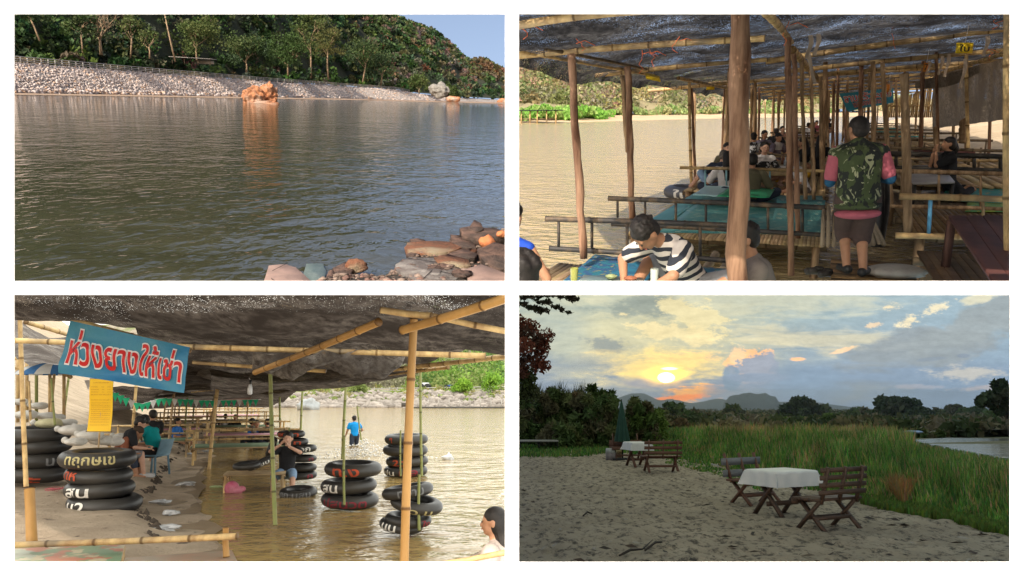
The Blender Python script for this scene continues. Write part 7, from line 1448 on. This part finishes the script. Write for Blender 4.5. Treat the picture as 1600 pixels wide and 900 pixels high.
p4tree('umbrella shaped dark tree right of the flat topped mountain', 1256, 664, 627, 38, 100, 3, n=8000, cols=DK2); p4tree('biggest umbrella shaped dark tree with a wide flat crown', 1404, 667, 627, 50, 95, 5, n=9000, cols=DK2); p4tree('lower right dome of the big umbrella shaped tree', 1444, 667, 642, 22, 97, 6, 2600, cols=DK2)
p4tree('twin topped tree standing before the foot of the mountain', 1146, 662, 636, 16, 100, 8, 1400, .9, .3); p4tree('tall dark tree at the right edge of the sunset sky', 1573, 668, 598, 20, 60, 9, 5000, 1.1, .25, cols=DK2)
mb = MB(); C, Cc, Rd = [], [], []
for i in range(700):
    px = rr.uniform(930, 1600); Y = rr.uniform(55, 240); q = P4.at(px, 700); f = Y / q.y; C.append((q.x * f, Y, .3 + Y * .0035)); Rd.append(.9 + Y * .008); Cc.append(rr.choice([(.10, .10, .04), (.07, .085, .03), (.16, .13, .07), (.05, .07, .025), (.20, .16, .11)]))
leaves(mb, C, Rd, 60, .42, Cc, .5, .5, .1, .3, 1.6); single('far_scrub', mb, LEAF, 'flat scrubland of mixed bushes and dry grass beyond the river', 'scrub', kind='stuff')
mb = MB(); q = P4.on(1425, 675, 48); mb.ell((0, 0, 0), (.55, .4, .10)); mb.ell((.3, 0, .0), (.35, .3, .09)); single('tarpaulin', mb, mat('blue white plastic sheet', (.45, .52, .62), (.2, .32, .55), 3, .5, .6, .05), 'pale blue and white plastic sheet heaped on the far bank', 'tarpaulin', q, smooth=True)
mb = MB(); mb.grid(40, 4, lambda u, v: P4.on(1190 + 420 * u, 676 + 5 * math.sin(u * 5) - 4 * v, 55 + 14 * v)); single('gravel_bar', mb, mat('pinkish gravel', (.16, .13, .11), (.08, .075, .05), 1, .9, .5, .1), kind='structure')
for i, (px, w) in enumerate(((1320, 9), (1405, 4))): q = P4.on(px, 655, 150); mb = MB(); mb.box((0, 0, 0), (w * .12, .8, .7)); mb.prism([(-w * .07, -.6), (w * .07, -.6), (w * .07, .6), (-w * .07, .6)], .35, .55); single('far_hut', mb, mat('hut yellow', (.5, .4, .1), (.3, .2, .1), 2) if i == 0 else mat('hut white', (.5, .5, .5)), ['tiny yellow roofed hut far between the umbrella shaped trees', 'tiny pale hut far behind the big umbrella shaped tree'][i], 'hut', q)
# ---- mountains
def mountain(label, tab, Y, dep, c, name='mountain', base=648, wob=1.0):
    x0, x1 = tab[0][0], tab[-1][0]; mb = MB(); n = 110
    def f(u, v):
        px = x0 + (x1 - x0) * u; w = math.sin(math.pi * v); top = lerp_tab(tab, px); yy = base - (base - top) * max(0, w) ** .55 + wob * noise.noise(Vector((px * .12, v * 6, Y))) * (v > .1); return P4.on(px, yy, Y + dep * (v - .5)) 
    mb.grid(n, 14, f); return single(name, mb, c, label, 'mountain', kind='structure')
MT = mat('haze tinted forest mountain', (.04, .06, .07), (.08, .09, .10), .03, .95, .5, 2)  # blue-grey of distant haze is put into the base colour
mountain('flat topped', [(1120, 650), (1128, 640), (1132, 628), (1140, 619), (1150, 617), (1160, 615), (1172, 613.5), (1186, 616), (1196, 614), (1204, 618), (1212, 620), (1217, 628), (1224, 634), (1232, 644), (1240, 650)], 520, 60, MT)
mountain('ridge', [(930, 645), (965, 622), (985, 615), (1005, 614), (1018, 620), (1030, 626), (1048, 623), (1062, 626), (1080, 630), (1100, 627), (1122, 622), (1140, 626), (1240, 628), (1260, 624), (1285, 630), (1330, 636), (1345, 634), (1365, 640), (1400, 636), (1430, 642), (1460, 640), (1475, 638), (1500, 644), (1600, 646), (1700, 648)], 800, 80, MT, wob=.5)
# ---- furniture
WOOD4 = mat('red brown bench wood', (.17, .075, .045), (.09, .045, .03), 5, .55, .3, .005, (1, 6, 6), vcol=True); WOOD4D = mat('dark bench wood', (.10, .055, .035), (.05, .03, .02), 5, .55, .3, .005, (1, 6, 6), vcol=True); WOOD4G = mat('grey bench wood', (.2, .2, .2), (.12, .12, .13), 5, .5, .3, .005, (1, 6, 6))
def bench4(label, c, rz, L, m, slats=4, bm=None):
    """Faces +y: backrest at -y."""
    T = thing('picnic_bench', label, 'bench', c, rz, group='wooden picnic benches'); d = .42; h = .42
    for j in range(3): mb = MB(); mb.box((0, -d / 2 + d * (j + .5) / 3, h), (L, d / 3 - .012, .035)); part('seat_board', mb, m, T)
    mb = MB(); mb.box((0, d / 2, h - .035), (L, .03, .08)); part('apron', mb, m, T)
    for j in range(slats): z = h + .10 + (.40 / slats) * j; mb = MB(); mb.beam((-L / 2, -d / 2 - .03 - z * .16 + .06, z), (L / 2, -d / 2 - .03 - z * .16 + .06, z), .02, .40 / slats * .62); part('back_slat', mb, bm or m, T)
    for x in ((-L * .38, 0, L * .38)):
        mb = MB(); mb.beam((x, -d / 2 + .02, h - .05), (x, -d / 2 - .13, h + .44), .05, .03, up=(1, 0, 0)); part('back_post', mb, m, T)
    for x in (-L * .38, L * .38):
        for sy in (-1, 1): mb = MB(); mb.beam((x + .02 * sy, -sy * d * .52, 0), (x + .02 * sy, sy * d * .45, h - .02), .035, .06, up=(1, 0, 0)); part('leg', mb, m, T)
    for y in (-.07, .07): mb = MB(); mb.beam((-L * .40, y, .16), (L * .40, y, .16), .03, .05); part('stretcher', mb, m, T)
    return T
def table4(label, c, rz, L, W, m, drape=.24):
    T = thing('picnic_table', label, 'table', c, rz); h = .70; mb = MB(); mb.box((0, 0, h - .03), (L - .03, W - .03, .03)); part('tabletop', mb, m, T)
    for x in (-L * .36, L * .36):
        for sy in (-1, 1): mb = MB(); mb.beam((x + .02 * sy, -sy * W * .44, 0), (x + .02 * sy, sy * W * .40, h - .06), .035, .07, up=(1, 0, 0)); part('leg', mb, m, T)
    mb = MB(); mb.beam((-L * .38, 0, .2), (L * .38, 0, .2), .03, .07); part('stretcher', mb, m, T)
    # the cloth lies on the table: a thing of its own
    mb = MB(); n = 40
    def f(u, v):
        x = (u - .5) * (L + 2 * drape); y = (v - .5) * (W + 2 * drape); ox = max(0, abs(x) - L / 2); oy = max(0, abs(y) - W / 2); o = max(ox, oy)
        X = math.copysign(min(abs(x), L / 2 + .012 + .012 * math.sin(y * 22)), x) if ox else x; Yy = math.copysign(min(abs(y), W / 2 + .012 + .012 * math.sin(x * 20 + 1)), y) if oy else y
        if ox and oy: X += math.copysign(min(ox, oy) * .35, x); Yy += math.copysign(min(ox, oy) * .35, y)
        return Vector((X, Yy, h + .006 - o * .98))
    mb.grid(n, n, f); o = single('tablecloth', mb, mat('white tablecloth', (.66, .64, .62), (.56, .55, .55), 2, .5, .1), label.split(' under')[0].replace('wooden picnic table', 'white cloth with hanging corners') + ' table', 'tablecloth', c, rz, smooth=False)
    o['label'] = 'white tablecloth draped over the ' + ('nearer' if 'nearer' in label else 'farther') + ' picnic table'
    return T
bench4('nearest dark picnic bench seen from behind, at the right of the nearer table', lz(4.38, 11.0), R(28), .92, WOOD4D, 4)
bench4('picnic bench with a grey blue backrest on the left side of the nearer table', lz(4.28, 13.9), R(32 + 180), 1.0, WOOD4, 2, WOOD4G)
table4('nearer wooden picnic table under a white cloth', lz(4.20, 12.3), R(26), .84, .66, WOOD4D)
bench4('reddish picnic bench seen from behind at the farther table', lz(3.98, 21.0), R(4), 1.02, WOOD4, 3)
bench4('plain bench behind the farther table under the umbrella', lz(3.85, 26.2), R(184), 1.1, WOOD4, 1)
table4('farther wooden picnic table under a white cloth', lz(3.72, 23.3), R(10), .56, .8, WOOD4)
b_ = P4.at(973, 719); s = b_.y / F; T = thing('closed_umbrella', 'closed dark green parasol standing by the farther picnic table', 'umbrella', b_)
mb = MB(); mb.tube((0, 0, 0), (0, 0, 92 * s), .022, n=8); part('pole', mb, mat('dark pole', (.03, .03, .03)), T)
mb = MB(); mb.grid(48, 14, lambda u, v: (lambda r_: Vector((r_ * math.cos(u * 6.2832), r_ * math.sin(u * 6.2832), (90 - 62 * v) * s)))((.015 + (.17 + .05 * v) * v ** .7) * (1 + .22 * math.sin(u * 6.2832 * 8) * v))); part('canopy', mb, mat('dark green canvas', (.018, .06, .04), (.012, .04, .03), 4, .8), T, True)
mb = MB(); mb.box((0, 0, .04), (.7, .45, .06)); part('base', mb, mat('dark pole', (.03, .03, .03)), T)
for lb, px, py, w, h, c1, c2 in (('white and grey plastic crate at the foot of the closed umbrella', 954, 719, 13, 18, (.5, .5, .48), (.26, .22, .22)), ('tan cardboard box just right of the umbrella pole', 968, 717, 8, 13, (.35, .25, .12), (.3, .2, .1))):
    b_ = P4.at(px, py); s = b_.y / F; T = thing('storage_box', lb, 'box', b_); mb = MB(); mb.box((0, 0, h * s * .3), (w * s, .3, h * s * .6), taper=1.05); part('box_body', mb, mat('box %d' % px, c2), T); mb = MB(); mb.box((0, 0, h * s * .8), (w * s * 1.02, .31, h * s * .38), taper=.9); part('lid', mb, mat('lid %d' % px, c1), T)
for lb, px, py, w, zz in (('low grey metal framed platform in the grass at the left', 828, 704, 88, .38), ('second low platform standing behind the first at the left edge', 806, 694, 64, .40)):
    b_ = P4.at(px, py); s = b_.y / F; T = thing('low_platform', lb, 'platform', b_); mb = MB(); W = w * s
    mb.box((0, .6, zz), (W, 1.5, .04)); part('platform_top', mb, mat('grey boards', (.26, .25, .24), (.18, .17, .16), 4, .6), T)
    for x in (-.48, -.16, .16, .48):
        for y in (0, 1.2): mb = MB(); mb.box((x * W, y, zz / 2), (.035, .035, zz)); part('leg', mb, mat('dark pole', (.03, .03, .03)), T)
# ---- litter on the sand
mb = MB(); rq = random.Random(77)
for i in range(230):
    px = rq.uniform(812, 1570); py = rq.uniform(715, 878)
    if py < e4(px) + 6: continue
    q = P4.at(px, py, .02); a = rq.uniform(0, 6.28); s = rq.choice([.02, .025, .03, .05]) * (1 + q.y * .02); g = rq.choice([(.03, .022, .018), (.05, .03, .02), (.25, .22, .18)])
    mb.add([tuple(q + Vector((math.cos(a) * s * 1.4, math.sin(a) * s * 1.4, .0))), tuple(q + Vector((-math.sin(a) * s * .6, math.cos(a) * s * .6, s * .5))), tuple(q + Vector((-math.cos(a) * s * 1.4, -math.sin(a) * s * 1.4, s * .3))), tuple(q + Vector((math.sin(a) * s * .6, -math.cos(a) * s * .6, 0)))], [(0, 1, 2, 3)], g)
single('dry_leaves', mb, mat('dry leaf', (1, 1, 1), (.9, .9, .9), 3, .8, 0, vcol=True), 'scattered dark dry leaves on the trodden sand', 'leaves', kind='stuff')
for lb, a in (('broken dry twigs lying on the sand at the bottom', ((968, 868), (985, 862), (1004, 858), (1020, 846))), ('short dark stick on the sand left of the twigs', ((1008, 860), (1024, 850), (1034, 847))), ('curled dead leaf stalk at the left of the sand', ((911, 806), (918, 802), (925, 803)))):
    mb = MB(); p0 = P4.at(*a[0], .03); mb.path([P4.at(x, y, .03) - p0 + Vector((0, 0, .02 * (i % 2))) for i, (x, y) in enumerate(a)], [.012, .016, .010, .006][:len(a)], 6); single('twig', mb, mat('dead twig', (.035, .025, .02)), lb, 'twig', p0)
# ---- air
if HAZE4:
    mb = MB(); y0, y1 = 48, 850
    V = [(.006 * y0, y0, 6), (.95 * y0, y0, 6), (.95 * y0, y0, -3), (.006 * y0, y0, -3), (.006 * y1, y1, 24), (.95 * y1, y1, 24), (.95 * y1, y1, -3), (.006 * y1, y1, -3)]
    mb.add(V, [(0, 3, 2, 1), (4, 5, 6, 7), (0, 1, 5, 4), (3, 7, 6, 2), (0, 4, 7, 3), (1, 2, 6, 5)])
    m = bpy.data.materials.new('haze'); m.use_nodes = True; t = m.node_tree; t.nodes.remove(t.nodes['Principled BSDF']); v = node(t, 'ShaderNodeVolumePrincipled'); v.inputs['Color'].default_value = (.80, .88, 1, 1); v.inputs['Density'].default_value = HAZE4; t.links.new(v.outputs[0], t.nodes['Material Output'].inputs['Volume'])
    single('haze', mb, m, kind='stuff')
clip_places()
